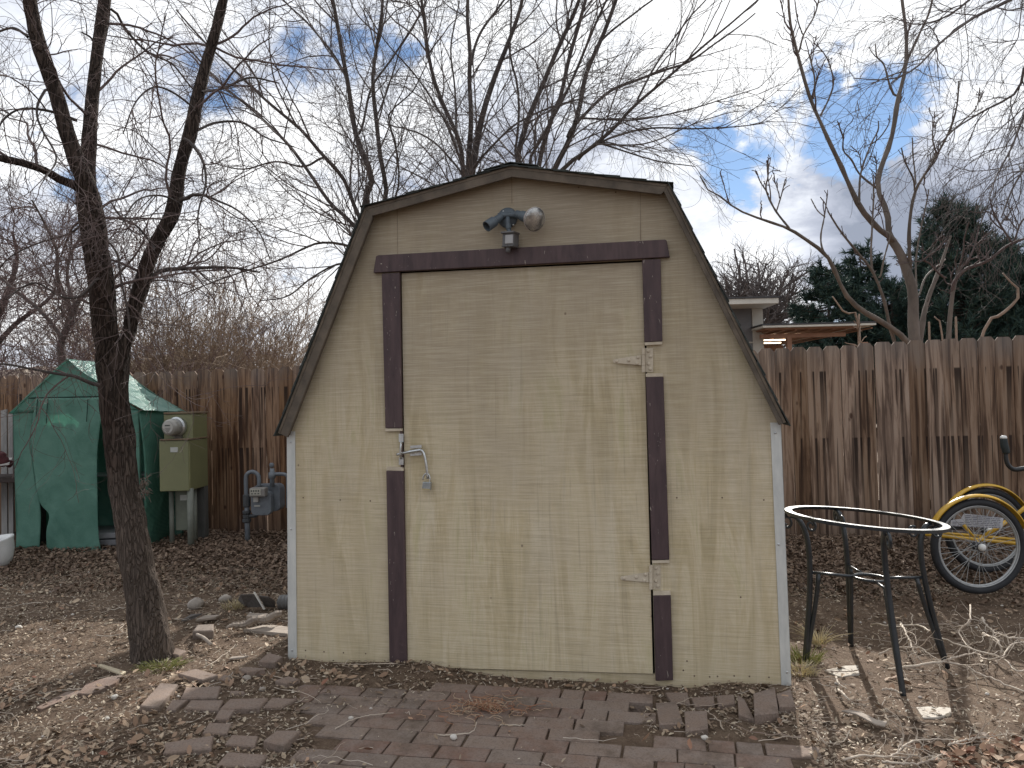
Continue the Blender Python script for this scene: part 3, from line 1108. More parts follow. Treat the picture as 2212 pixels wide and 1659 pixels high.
m_.poly([pl_(-.022, -.0035, -.0125), pl_(.020, -.0065, -.0125), pl_(.020, .001, -.0125), pl_(-.021, .004, -.0125)], Vector((-lx.y, lx.x, 0)) * .0012)
m_.build('base_band', simple('brass', (0.55, 0.48, 0.30), rough=0.35, metal=0.8), pad)

# security light on the gable
lampgrey = simple('lamp_housing', (0.090, 0.115, 0.135), (0.06, 0.075, 0.09), scale=20, rough=0.5)
m_ = MB()
c_ = pt(1097, 471, .0)
m_.lathe(c_, (0, -1, 0), [(0, .051), (.010, .051), (.016, .046), (.024, .030), (.026, .018)], 28)
m_.tube([pt(1076, 466, .032), pt(1120, 464, .032)], 0.014, 12)
m_.xform(MS)
light = m_.build('security_light', lampgrey, shed, smooth=False)
for (a, b) in ((1088, 457), (1109, 486)):
    m_ = MB()
    m_.lathe(pt(a, b, .014), (0, -1, 0), [(0, .006), (.006, .005), (.008, .002)], 8)
    m_.xform(MS)
    m_.build('screw', zinc, light, smooth=True)
def sdir(x, y, z):
    return Vector((x, y, z)).normalized()
def socket(c, d, Ls, r0=.019, r1=.027):
    m = MB()
    m.lathe(c, d, [(0, r0 * .8), (.006, r0), (Ls * .45, r0 * 1.08), (Ls * .5, r1), (Ls, r1 * 1.02), (Ls, r1 * .84), (Ls - .035, r1 * .72), (Ls - .036, .002)], 22)
    m.xform(MS)
    return m
d1 = sdir(-.62, -.60, -.58)
socket(pt(1083, 468, .03), d1, .105).build('lamp_socket', lampgrey, light, smooth=False)
d2 = sdir(.84, -.45, -.40)
socket(pt(1114, 462, .03), d2, .088, .020, .026).build('lamp_socket', lampgrey, light, smooth=False)
m_ = MB()
bc = pt(1114, 462, .03) + d2 * 0.088
d3 = sdir(.66, -.70, -.34)
m_.lathe(bc - d3 * .01, d3, [(0, .020), (.020, .024), (.035, .044), (.060, .057), (.068, .060), (.070, .0595)], 32)
m_.xform(MS)
bulb = m_.build('flood_bulb', simple('bulb_reflector', (0.50, 0.46, 0.44), (0.40, 0.36, 0.34), scale=10, rough=0.35, metal=0.4), light, smooth=True)
m_ = MB()
m_.lathe(bc - d3 * .01, d3, [(.0701, .058), (.075, .054), (.080, .040), (.083, .020), (.084, .004)], 32)
m_.xform(MS)
m_.build('bulb_lens', simple('reflector_lens', (0.62, 0.62, 0.60), (0.16, 0.16, 0.16), scale=22, rough=0.22, metal=0.75, bmp=0.5), bulb, smooth=True)
m_ = MB()
m_.tube(smoothline([pt(1097, 470, .026), pt(1097, 476, .055), pt(1098, 490, .060), pt(1101, 505, .060)], 12), .011, 12)
m_.tube([pt(1097, 484, .060), pt(1099, 494, .060)], .0145, 12)
m_.xform(MS)
m_.build('sensor_arm', lampgrey, light, smooth=False)
m_ = MB()
sc_ = pt(1103, 519, .055)
rot = Matrix.Rotation(R(-18), 3, 'Z') @ Matrix.Rotation(R(4), 3, 'Y')
def sbox(m, cx, cy, cz, sx, sy, sz):
    m.box(sc_ + rot @ Vector((cx, cy, cz)), (sx, sy, sz), M=rot)
sbox(m_, 0, 0, 0, .066, .052, .062)
sbox(m_, 0, -.006, .034, .074, .066, .010)
sbox(m_, 0, -.002, -.033, .068, .058, .006)
m_.xform(MS)
sens = m_.build('motion_sensor', simple('sensor_grey', (0.13, 0.13, 0.13), (0.09, 0.09, 0.095), scale=20, rough=0.55), light, bevel=0.003)
m_ = MB()
sbox(m_, .008, -.0285, 0, .044, .006, .044)
m_.xform(MS)
m_.build('sensor_lens', simple('sensor_white', (0.40, 0.40, 0.40), (0.34, 0.34, 0.34), scale=5, rough=0.45), sens, bevel=0.002)
m_ = MB()
m_.lathe(pt(1099, 532, .058), sdir(-.2, -.1, -1), [(0, .012), (.020, .013), (.030, .009)], 10)
m_.xform(MS)
m_.build('sensor_knob', simple('sensor_grey', (0.1, 0.1, 0.1)), sens)

# ------------------------------------------------------------------ brick patio
brickm = mat_brick()
mb = MB()
rb = random.Random(3)
def brick_into(m, c, L_, W_, ang, z, tilt=(0, 0), th=0.06):
    Mx = Matrix.Rotation(ang, 3, 'Z') @ Matrix.Rotation(tilt[0], 3, 'X') @ Matrix.Rotation(tilt[1], 3, 'Y')
    e = 0.0035
    a, b = L_ / 2, W_ / 2
    zt, zm, z0 = z, z - e, z - th
    vs = []
    for (x, y, zz) in ((a - e, b - e, 0), (-a + e, b - e, 0), (-a + e, -b + e, 0), (a - e, -b + e, 0)):
        vs.append((x, y, zz))
    for (x, y) in ((a, b), (-a, b), (-a, -b), (a, -b)):
        vs.append((x, y, -e))
    for (x, y) in ((a, b), (-a, b), (-a, -b), (a, -b)):
        vs.append((x, y, -th))
    jx = [(rb.uniform(-.003, .003), rb.uniform(-.003, .003)) for _ in range(4)]
    vs = [Mx @ Vector((v_[0] + jx[k % 4][0], v_[1] + jx[k % 4][1], v_[2])) + Vector((c[0], c[1], z)) for k, v_ in enumerate(vs)]
    fs = [[0, 1, 2, 3], [8, 11, 10, 9]]
    for k in range(4):
        j = (k + 1) % 4
        fs += [[k, 4 + k, 4 + j, j], [4 + k, 8 + k, 8 + j, 4 + j]]
    m.fl(vs, fs)
o0 = Vector((SA.x, SA.y - 0.27, 0))
pax = sh_ex.copy()
pay = Vector((-pax.y, pax.x, 0))
ROWH = 0.106
used = set()
for r_ in range(-16, 3):
    x = -0.4 + (0.105 if r_ % 2 else 0) + rb.uniform(-.02, .02)
    while x < 2.9:
        Lb = 0.205
        vert = rb.random() < 0.14
        cx = x + Lb / 2
        c = o0 + pax * cx + pay * (r_ * ROWH)
        if (r_, round(x / 0.1)) not in used and in_patio(c.x, c.y) and rb.random() > 0.02:
            if vert and in_patio(*(c - pay * ROWH).xy) and False:
                pass
            zt = 0.004 + 0.004 * mnoise.noise(Vector((c.x * 1.5, c.y * 1.5, 4))) + rb.uniform(-.001, .001)
            if vert:
                for s_ in (-1, 1):
                    brick_into(mb, c + pax * (s_ * 0.0515), 0.098, 0.0985, sh_ang + rb.uniform(-.02, .02), zt)
            else:
                lb = 0.199 if rb.random() > 0.12 else 0.099
                brick_into(mb, c, 0.199, 0.0995, sh_ang + rb.gauss(0, .012), zt, (rb.gauss(0, .005), rb.gauss(0, .004)))
        x += Lb + rb.uniform(0, .004)
tag(mb.build('brick_patio', brickm, origin=(0.3, 3.2, 0)), kind='structure')


def c2(x, y):
    return (x * .358, 1152 + y * .358)


def c5(x, y):
    return (648 + x * .4883, 1332 + y * .4883)


# loose bricks and broken pavers
loose = [
    ([c2(845, 1045), c2(960, 1050), c2(1075, 912), c2(970, 905)], .022, 'leftmost whole brick of the broken paving, set at a slant in the leaves'),
    ([c2(1000, 1060), c2(1060, 1063), c2(1135, 1000), c2(1040, 1000)], .012, 'half brick with a sunlit streak beside the leftmost slanting brick'),
    ([c2(1090, 988), c2(1310, 990), c2(1335, 922), c2(1120, 928)], .018, 'back brick of the tight pair at the left end of the broken paving'),
    ([c2(1110, 1055), c2(1320, 1062), c2(1350, 1005), c2(1150, 1003)], .016, 'front brick of the tight pair, crossed by a faint streak of sun'),
    ([c2(1325, 1055), c2(1565, 1055), c2(1620, 993), c2(1385, 995)], .022, 'long flat brick in the middle of the broken left paving row'),
    ([c2(1585, 1045), c2(1700, 1045), c2(1790, 997), c2(1640, 993)], .010, 'wedge-shaped brick half sunk in soil at the right end of its row'),
    ([c2(1290, 1115), c2(1380, 1118), c2(1420, 1062), c2(1325, 1065)], .012, 'small square half brick below the long flat brick'),
    ([c2(1222, 1197), c2(1370, 1203), c2(1400, 1143), c2(1260, 1143)], .014, 'brick alone among leaves, left of the bare soil patch'),
    ([c2(985, 1320), c2(1275, 1292), c2(1290, 1222), c2(995, 1268)], .022, 'long pale brick nearest the lower left of the broken paving'),
    ([c2(1355, 1275), c2(1540, 1287), c2(1560, 1222), c2(1395, 1220)], .012, 'flat brick just left of the raised tilted brick'),
    ([c2(1590, 1250), c2(1710, 1278), c2(1815, 1188), c2(1670, 1182)], .035, 'raised brick propped at a tilt with its front edge showing'),
    ([c2(1300, 1395), c2(1560, 1402), c2(1615, 1335), c2(1370, 1315)], .016, 'wide brick at the bottom edge of the photo, left of the patio'),
    ([c2(1075, 850), c2(1220, 885), c2(1315, 855), c2(1180, 820)], .025, 'grey brown paver lying diagonally near the tree, one corner sunlit'),
    ([c2(1440, 812), c2(1490, 838), c2(1600, 820), c2(1480, 803)], .03, 'chipped paver tipped up behind the small round stone'),
    ([c2(1560, 765), c2(1660, 782), c2(1705, 745), c2(1620, 722)], .035, 'blocky brick standing proud by the left corner of the shed'),
    ([c2(1660, 885), c2(1730, 905), c2(1810, 875), c2(1740, 858)], .022, 'diamond-shaped brick piece in the soil in front of the shed wall'),
    ([c2(1030, 722), c2(1080, 738), c2(1125, 703), c2(1060, 695)], .020, 'thin flat stone chip at the foot of the leaning tree'),
    ([c2(1385, 966), c2(1475, 966), c2(1480, 950), c2(1390, 952)], .008, 'sliver of brick almost buried above the long flat brick'),
    ([c2(1320, 880), c2(1400, 892), c2(1385, 860), c2(1350, 852)], .012, 'small triangular paver chip beside the diagonal paver'),
    ([c5(1572, 380), c5(1590, 476), c5(1695, 466), c5(1665, 378)], .024, 'brick laid end-on below the right door casing, left of its twin'),
    ([c5(1700, 418), c5(1705, 500), c5(1805, 496), c5(1800, 413)], .020, 'brick laid end-on right of its twin, below the shed wall'),
    ([c5(2005, 335), c5(2010, 430), c5(2118, 418), c5(2100, 310)], .05, 'thick dark red brick raised on edge under the right shed corner'),
    ([c5(2105, 345), c5(2120, 400), c5(2192, 395), c5(2170, 322)], .03, 'brick tucked against the thick raised one, its far corner in sun'),
    ([c5(1935, 348), c5(1940, 430), c5(2010, 452), c5(1965, 362)], .014, 'wedge of grey concrete left of the thick raised brick'),
    ([c5(1615, 332), c5(1640, 377), c5(1725, 381), c5(1715, 336)], .010, 'sunken brick nearest the shed in the broken right paving'),
    ([c5(1730, 356), c5(1745, 396), c5(1835, 386), c5(1830, 351)], .010, 'sunken brick in the middle of the back row of three'),
    ([c5(1842, 346), c5(1850, 390), c5(1925, 381), c5(1920, 340)], .012, 'sunken brick at the right end of the back row of three'),
]
LOOSEQ = []
for pts, z, lab in loose:
    LOOSEQ.append([tuple(GG(u, v, .015).xy) for u, v in pts])
    m_ = MB()
    p = [GG(u, v, z * .7 + .010) for u, v in pts]
    cen = sum(p, Vector()) / 4
    p = [Vector((q.x, q.y, q.z + rb.uniform(-.004, .004))) for q in p]
    th = 0.065
    e = 0.005
    top = [q + (cen - q).normalized() * e for q in p]
    vs = top + [q - Vector((0, 0, e)) for q in p] + [q - Vector((0, 0, th)) for q in p]
    fs = [[0, 1, 2, 3], [11, 10, 9, 8]]
    for k in range(4):
        j = (k + 1) % 4
        fs += [[k, 4 + k, 4 + j, j], [4 + k, 8 + k, 8 + j, 4 + j]]
    m_.fl(vs, fs)
    tag(m_.build('loose_brick', brickm), lab, 'brick', 'loose bricks round the patio')
# ------------------------------------------------------------------ fence
fa = math.atan(-0.137)
FX0 = -9.6
fence = thing('wooden_fence', (FX0, fence_y(FX0), 0), 'tall dog-eared cedar privacy fence running behind the shed, silvered along its top', 'fence', fa)
MF = WM[fence.name]
fencem = mat_fence()
rf = random.Random(5)
x = 0.0
Ltot = 16.4 / math.cos(fa)
sec = MB()
kk = 0
secs = 0
fence_top = 1.74
while x < Ltot:
    w = rf.uniform(0.138, 0.146)
    gap = rf.choice([0.003, 0.004, 0.005, 0.007, 0.009]) if x > 10 else rf.choice([0.003, 0.004, .005])
    zt = float(np.interp(x, [0, 7, 11.6, 14, 16.6], [1.745, 1.74, 1.77, 1.815, 1.83])) + rf.uniform(-.007, .009) + 0.006 * math.sin(x * 0.9)
    y = rf.uniform(-.007, .007)
    lean = rf.uniform(-.003, .003)
    c = rf.uniform(.022, .030)
    pts = [(x, -.1), (x + w, -.1), (x + w + lean, zt - c * 1.3), (x + w - c + lean, zt), (x + c + lean, zt), (x + lean, zt - c * 1.3)]
    sec.poly([Vector((a, y, b)) for a, b in pts], (0, 0.016, 0))
    x += w + gap
    kk += 1
    if kk == 17 or x >= Ltot:
        sec.xform(MF)
        sec.build('fence_panel', fencem, fence)
        sec = MB()
        kk = 0
        secs += 1
fpost = simple('fence_post_wood', (0.20, 0.14, 0.10), (0.11, 0.075, 0.055), scale=8, stretch=(1, 1, .2), rough=0.9)
for zz in (0.32, 0.98, 1.52):
    m_ = MB()
    m_.box((Ltot / 2, 0.0355, zz), (Ltot, 0.038, 0.088))
    m_.xform(MF)
    m_.build('fence_rail', fpost, fence)
for k in range(7):
    m_ = MB()
    m_.box((k * 2.44 + 0.7, 0.11, 0.85), (0.088, 0.088, 1.75))
    m_.xform(MF)
    m_.build('fence_post', fpost, fence)


# ------------------------------------------------------------------ greenhouse
def c1(x, y):
    return (x * .3038, 720 + y * .3038)


gh_loc = Vector((-4.12, 7.25, 0))
gh = thing('tarp_greenhouse', gh_loc, 'small walk-in greenhouse with a crinkled green film cover by the fence', 'greenhouse')
tarp = mat_tarp('green_film', (0.19, 0.40, 0.32), (0.09, 0.25, 0.19))
tarp_sunlit = mat_tarp('green_film_sunlit', (0.38, 0.56, 0.50), (0.15, 0.34, 0.28), 0.25)  # paler copy of the film, sun glint put into its colour
darkg = mat_tarp('green_film_seam', (0.015, 0.06, 0.045), (0.01, 0.04, 0.03), 0.6)
Dl, Dr, Db = 7.22, 7.02, 7.60


def Wf(u, v, off=0.0):
    """point on the greenhouse front plane"""
    D = Dl + (Dr - Dl) * (u - 30) / 270.0 - off
    return W(u, v, D)


def sheet(corners_fn, nu, nv, amp, freq, seed, name, mat, parent, thick=0.002):
    """wrinkled cloth between two edge curves; corners_fn(s, t) -> point"""
    P = np.zeros((nv, nu, 3))
    for j in range(nv):
        for i in range(nu):
            s, t = i / (nu - 1), j / (nv - 1)
            p = corners_fn(s, t)
            q = Vector((p.x * freq, p.z * freq * .8, p.y * freq + seed))
            n = mnoise.noise(q) + 0.35 * mnoise.noise(q * 2.3 + Vector((0, q.x * 1.5, 4)))
            p = p + Vector((0.15, -1, 0.25)) * (amp * n)
            P[j, i] = p
    jj, ii = np.meshgrid(np.arange(nv - 1), np.arange(nu - 1), indexing='ij')
    q = np.stack([jj * nu + ii, jj * nu + ii + 1, (jj + 1) * nu + ii + 1, (jj + 1) * nu + ii], -1).reshape(-1, 4)
    m = MB().raw(P.reshape(-1, 3), q)
    o = m.build(name, mat, parent, smooth=True)
    sd = o.modifiers.new('thickness', 'SOLIDIFY')
    sd.thickness = thick
    return o


def edge(pts, n=60):
    P = smoothline([Vector((a, b, 0)) for a, b in pts], n)
    def at(t):
        f = t * (n - 1)
        i = min(int(f), n - 2)
        return P[i] * (1 - f + i) + P[i + 1] * (f - i)
    return at


def strip(left, right, off=0.0):
    l, r = edge(left), edge(right)

    def f(s, t):
        a, b = l(t), r(t)
        q = a * (1 - s) + b * s
        return Wf(q[0], q[1], off)
    return f


gzA = Wf(147, 778)
# gable triangle and header
sheet(strip([(147, 779), (75, 842), (27, 893)], [(148, 779), (236, 846), (299, 886)], 0), 40, 16, .010, 3, 1, 'gable_cover', tarp, gh)
sheet(strip([(27, 892), (31, 1000), (36, 1100), (35, 1186)], [(77, 866), (67, 951), (76, 1040), (88, 1100), (86, 1184)], 0.0), 16, 46, .018, 3, 2, 'front_cover', tarp, gh)
sheet(strip([(228, 884), (262, 1000), (268, 1100), (262, 1188)], [(299, 886), (302, 1000), (303, 1100), (305, 1182)], 0.0), 14, 46, .012, 3, 12, 'front_cover', tarp, gh)
flap = sheet(strip([(77, 861), (68, 951), (75, 1024), (86, 1085), (106, 1112), (101, 1145), (101, 1197)], [(226, 858), (212, 960), (210, 1060), (213, 1160), (223, 1204)], 0.05), 44, 70, .020, 3.2, 3, 'door_flap', tarp, gh)
# header fold, seams and tie straps
m_ = MB()
m_.tube([Wf(62, 860, .03), Wf(150, 858, .035), Wf(226, 856, .03)], .006, 6)
for u, v0, v1 in ((103, 862, 915), (190, 862, 911), (81, 862, 900)):
    a, b = Wf(u, v0, .06), Wf(u - 3, v1, .075)
    m_.tube([a, (a + b) / 2, b], .004, 5)
m_.build('door_tie', darkg, gh)
# right side
bk = W(388, 889, Db)
ft = Wf(299, 886)
fb = Wf(304, 1186)
bb = W(368, 1166, Db)
def side(s, t):
    a = ft.lerp(bk, s)
    b = fb.lerp(bb, s)
    p = a.lerp(b, t)
    return p + Vector((.05 * math.sin(t * 3.14), 0, 0))
sheet(side, 26, 46, .014, 3, 4, 'side_cover', tarp, gh)
lt, lb = Wf(27, 893), Wf(36, 1188)
dv = (bk - ft)
sheet(lambda s, t: (lt + dv * s).lerp(lb + dv * s, t), 20, 30, .012, 3, 5, 'side_cover', tarp, gh)
sheet(lambda s, t: (lt + dv).lerp(ft + dv, s).lerp((lb + dv).lerp(fb + dv, s), t), 20, 20, .012, 3, 8, 'back_cover', tarp, gh)
# roof slopes, glossy and tinted pale for sun glint, with the loose overhang
apb = gzA + dv * 1.0 + Vector((0, 0, .0))
ov = 0.06
def roofR(s, t):
    a = (gzA + Vector((0, -.02, .012))).lerp(apb + Vector((0, .03, .012)), s)
    b = (ft + Vector((ov, -.03, -.0))).lerp(ft + dv + Vector((ov, .03, -.01)), s)
    p = a.lerp(b, t)
    sag = -.03 * math.sin(t * 3.14)
    return p + Vector((0, 0, sag + (.02 * mnoise.noise(Vector((s * 4, t * 3, 2))))))
sheet(roofR, 44, 60, .016, 4, 6, 'roof_cover', tarp_sunlit, gh)
def roofL(s, t):
    a = (gzA + Vector((0, -.02, .012))).lerp(apb + Vector((0, .03, .012)), s)
    b = (lt + Vector((-.03, -.02, 0))).lerp(lt + dv + Vector((-.03, .03, 0)), s)
    return a.lerp(b, t)
sheet(roofL, 30, 40, .012, 4, 7, 'roof_cover', tarp_sunlit, gh)
# steel frame and shelf
m_ = MB()
for a, b in ((lt, lb), (ft, fb), (lt + dv, lb + dv), (ft + dv, fb + dv), (gzA, gzA + dv), (lt, gzA), (gzA, ft), (lt, lt + dv), (ft, ft + dv), (lt + dv, gzA + dv), (gzA + dv, ft + dv)):
    off = Vector((0, .02, -.012))
    m_.tube([a + off, b + off], .008, 8)
m_.build('frame', simple('green_tube', (0.03, 0.09, 0.06), rough=0.5), gh)
m_ = MB()
shx, shy = -3.85, 7.5
for zz in (0.18, 0.72):
    m_.box((shx, shy, zz), (.8, .4, .012))
for sx_ in (-.39, .39):
    for sy_ in (-.19, .19):
        m_.tube([(shx + sx_, shy + sy_, 0), (shx + sx_, shy + sy_, .73)], .008, 6)
m_.build('shelf', simple('wire_shelf', (0.16, 0.17, 0.17), rough=0.6), gh)
for k, (dx, zz, c_) in enumerate(((.02, .0, (0.30, 0.31, 0.32)), (.12, .075, (0.16, 0.16, 0.17)), (.05, .135, (0.24, 0.24, 0.25)))):
    m_ = MB()
    m_.box((-3.93 + dx, 7.22 + .03 * k, .035 + zz), (.34 - .03 * k, .24, .05), rz=.1 * k)
    tag(m_.build('seed_tray', simple('tray%d' % k, c_, rough=0.6), bevel=.006), ['lowest pale grey tray stacked inside the greenhouse opening', 'dark middle tray of the stack inside the greenhouse opening', 'top tray of the stack inside the greenhouse opening'][k], 'tray', 'trays stacked inside the greenhouse')

# ------------------------------------------------------------------ electric meter pedestal
olive = simple('olive_enamel', (0.185, 0.190, 0.095), (0.150, 0.155, 0.078), scale=3, rough=0.42, bmp=0.03)
oliv_rust = simple('olive_rust', (0.17, 0.10, 0.06), (0.15, 0.13, 0.08), scale=18, rough=0.75)
pipeg = simple('conduit_grey', (0.175, 0.185, 0.155), (0.12, 0.13, 0.11), scale=10, rough=0.6)
el = thing('meter_cabinet', (-3.03, 7.25, 0), 'olive green electric meter cabinet on conduits against the fence', 'electric cabinet')
DF = 7.08
def WP(u, v, D=DF):
    return W(u, v, D)
def front_box(m, u0, u1, v0, v1, D, depth):
    a, b = W(u0, v1, D), W(u1, v0, D)
    m.box(((a.x + b.x) / 2, D + depth / 2, (a.z + b.z) / 2), (abs(b.x - a.x), depth, abs(b.z - a.z)))
    return m
m_ = MB()
front_box(m_, 354, 416, 894, 950, DF + .06, .34)
up = m_.build('meter_housing', olive, el, bevel=.006)
m_ = MB()
front_box(m_, 353, 417, 889.5, 895, DF + .05, .36)
m_.build('rain_lip', oliv_rust, up, bevel=.003)
m_ = MB()
front_box(m_, 345, 407, 951, 1062, DF - .04, .44)
lo = m_.build('breaker_box', olive, el, bevel=.006)
m_ = MB()
front_box(m_, 344, 408, 947.5, 952, DF - .05, .46)
m_.build('rain_lip', oliv_rust, lo, bevel=.003)
m_ = MB()
front_box(m_, 368, 384, 966, 977, DF - .043, .003)
m_.build('label_plate', simple('label_pale', (0.46, 0.47, 0.44), (0.40, 0.41, 0.38), scale=40, rough=0.6), lo)
m_ = MB()
cm = W(383, 922, DF + .06)
ax = Vector((-.20, -1, -.02)).normalized()
m_.lathe(cm + ax * -.01, ax, [(0, .094), (.030, .094), (.034, .088), (.040, .080)], 32)
ring = m_.build('meter_ring', zinc, el, smooth=False)
m_ = MB()
m_.lathe(cm, ax, [(.03, .079), (.10, .077), (.125, .072), (.135, .060), (.137, .01)], 32)
gl = m_.build('meter_glass', simple('meter_dome', (0.30, 0.29, 0.26), (0.22, 0.21, 0.19), scale=12, rough=0.22, spec=0.7), ring, smooth=True)
mface = simple('meter_face', (0.42, 0.41, 0.38), (0.38, 0.37, 0.34), scale=30, rough=0.5)
m_ = MB()
cf = cm + ax * .1375
m_.lathe(cf, ax, [(0, .050), (.001, .050)], 24)
m_.build('meter_face', mface, ring)
m_ = MB()
rt = Vector((0, 0, 1)).cross(ax).normalized()
if rt.x < 0:
    rt = -rt
upv = ax.cross(rt)
if upv.z < 0:
    upv = -upv
def fq(x0, x1, z0, z1):
    o_ = cf + ax * .0022
    m_.poly([o_ + rt * x0 + upv * z0, o_ + rt * x1 + upv * z0, o_ + rt * x1 + upv * z1, o_ + rt * x0 + upv * z1], ax * .0008)
fq(-.030, .022, .014, .026)
for k in range(5):
    fq(-.030 + k * .004, .030 - k * .005, -.006 - k * .008, -.003 - k * .008)
m_.build('meter_display', simple('lcd_dark', (0.05, 0.055, 0.05), rough=0.4), ring)
m_ = MB()
front_box(m_, 377, 392, 941, 949, DF + .03, .04)
m_.build('meter_seal', simple('seal_dark', (0.10, 0.09, 0.07), rough=0.6), el)
m_ = MB()
front_box(m_, 379, 405, 1060, 1146, DF + .14, .12)
pn = m_.build('riser_panel', simple('olive_grey', (0.150, 0.165, 0.125), (0.11, 0.12, 0.095), scale=6, rough=0.6), el, bevel=.004)
m_ = MB()
front_box(m_, 389, 404, 1069, 1081, DF + .137, .003)
m_.build('label_plate', simple('label_pale', (0.3, 0.3, 0.3)), pn)
for (u, r_, D_, vb) in ((370, .022, DF + .12, 1172), (411, .030, DF + .0, 1172), (420, .022, DF + .22, 1163)):
    m_ = MB()
    a = W(u, 1055, D_)
    m_.tube([a, Vector((a.x, a.y, -.02))], r_, 14)
    m_.build('conduit', pipeg, el, smooth=True)
m_ = MB()
a, b = W(424, 1030, DF + .34), W(441, 1030, DF + .34)
m_.box(((a.x + b.x) / 2, DF + .36, .52), (b.x - a.x + .02, .09, 1.1))
m_.build('support_post', simple('grey_post', (0.10, 0.10, 0.095), (0.06, 0.06, 0.055), scale=10, stretch=(1, 1, .2), rough=0.9), el)

# ------------------------------------------------------------------ gas meter
gasm = simple('gas_grey', (0.150, 0.170, 0.190), (0.105, 0.120, 0.140), scale=14, rough=0.5, bmp=0.05)
gas = thing('gas_meter', (-2.55, 7.3, 0), 'grey gas meter with a hooked inlet pipe in front of the fence', 'gas meter')
DG = 7.22
def g1(x, y, D=DG):
    u, v = c1(x, y)
    return W(u, v, D)
m_ = MB()
m_.tube(smoothline([g1(1752, 1180), g1(1748, 1040), g1(1758, 1000), g1(1795, 984), g1(1832, 1003), g1(1842, 1040), g1(1842, 1090)], 30), .019, 12)
m_.build('inlet_pipe', gasm, gas, smooth=True)
m_ = MB()
a = g1(1755, 1160)
m_.tube([a, Vector((a.x, a.y, -.03))], .024, 12)
rs = m_.build('riser_pipe', gasm, gas, smooth=True)
m_ = MB()
for y0, y1, r_ in ((1150, 1235, .036), (1262, 1285, .040), (1290, 1318, .034), (1320, 1345, .042)):
    m_.lathe(g1(1755, y1), (0, 0, 1), [(0, r_ * .8), (.008, r_), ((g1(1755, y0) - g1(1755, y1)).z, r_), ((g1(1755, y0) - g1(1755, y1)).z + .005, r_ * .8)], 8)
m_.lathe(g1(1730, 1300, DG), (1, 0, 0), [(0, .016), (.11, .018), (.13, .010)], 8)
m_.build('valve', simple('gas_dark', (0.07, 0.075, 0.08), (0.04, 0.045, 0.05), scale=20, rough=0.6), rs)
def rrect(u0, u1, v0, v1, D, th, r, name, mat, parent, sm=.004):
    a, b = g1(u0, v1, D), g1(u1, v0, D)
    pts = []
    for cx, cz, s0 in ((b.x - r, b.z - r, 0), (a.x + r, b.z - r, 90), (a.x + r, a.z + r, 180), (b.x - r, a.z + r, 270)):
        for k in range(5):
            t = R(s0 + k * 22.5)
            pts.append(Vector((cx + r * math.cos(t), D, cz + r * math.sin(t))))
    m = MB().poly(pts, (0, th, 0))
    return m.build(name, mat, parent, bevel=sm)
body = rrect(1800, 1990, 1075, 1270, DG + .03, .16, .05, 'meter_body', gasm, gas, .008)
rrect(1785, 1925, 1125, 1297, DG - .06, .09, .045, 'diaphragm_case', gasm, gas, .006)
for k in range(10):
    m_ = MB()
    t = k / 10 * 2 * math.pi
    cc = g1(1856, 1212, DG - .062)
    m_.lathe(cc + Vector((.082 * math.cos(t) * (1 if abs(math.cos(t)) < .8 else 1.02), 0, .095 * math.sin(t))), (0, -1, 0), [(0, .006), (.004, .005)], 6)
    m_.build('bolt', gasm, body)
m_ = MB()
a = g1(1840, 1128, DG - .08)
m_.box((a.x, a.y, a.z), (.15, .10, .085))
ib = m_.build('index_housing', simple('index_grey', (0.24, 0.23, 0.21), (0.17, 0.16, 0.15), scale=20, rough=0.5), gas, bevel=.012)
m_ = MB()
a = g1(1815, 1130, DG - .132)
m_.box((a.x, a.y, a.z), (.10, .003, .058))
m_.build('index_plate', simple('index_plate', (0.40, 0.39, 0.33), (0.36, 0.35, 0.30), scale=20, rough=0.5), ib)
m_ = MB()
for k in range(4):
    m_.box((a.x - .036 + k * .022, a.y - .002, a.z + .012), (.012, .002, .015))
for k in range(3):
    m_.box((a.x - .03 + k * .03, a.y - .002, a.z - .014), (.016, .002, .010))
m_.build('index_dials', simple('lcd_dark', (0.05, 0.055, 0.05)), ib)
m_ = MB()
a = g1(1820, 1178, DG - .075)
m_.box((a.x, a.y, a.z), (.045, .02, .055))
m_.box((a.x + .01, a.y, a.z - .065), (.055, .004, .012))
m_.build('nameplate', mface, gas)
m_ = MB()
m_.tube([g1(1935, 1090), g1(1935, 960)], .022, 12)
m_.lathe(g1(1935, 1010), (0, 0, 1), [(-.03, .026), (-.028, .034), (.028, .034), (.03, .026)], 8)
m_.lathe(g1(1932, 955), (0, 0, 1), [(0, .020), (.03, .024), (.045, .015)], 8)
m_.tube(smoothline([g1(1935, 1003), g1(1980, 1000), g1(2025, 1003), g1(2045, 1020), g1(2047, 1080), g1(2047, 1240)], 24), .017, 10)
m_.build('outlet_pipe', gasm, gas, smooth=True)

# ------------------------------------------------------------------ far left clutter
def gbox(name, mat, label, cat, c, s, rz=0, bevel=.004, parent=None, group=None):
    m = MB().box(c, s, rz)
    o = m.build(name, mat, parent, bevel=bevel)
    if label:
        tag(o, label, cat, group)
    return o


# white planter tub
tub_c = W(-2, 1158, 6.55)
m_ = MB()
prof = [(0, .10), (.01, .118), (.06, .142), (.13, .165), (.20, .172), (.225, .180), (.235, .180), (.235, .160), (.20, .15), (.05, .11), (.05, .005)]
m_.lathe((tub_c.x - .03, tub_c.y, .03), Vector((-.15, -.12, 1)), [(h, r) for h, r in prof], 36)
tub = m_.build('planter_pot', simple('white_glaze', (0.72, 0.73, 0.72), (0.60, 0.61, 0.60), scale=5, rough=0.35), smooth=True)
tag(tub, 'round white pot at the left edge beside the greenhouse', 'pot')
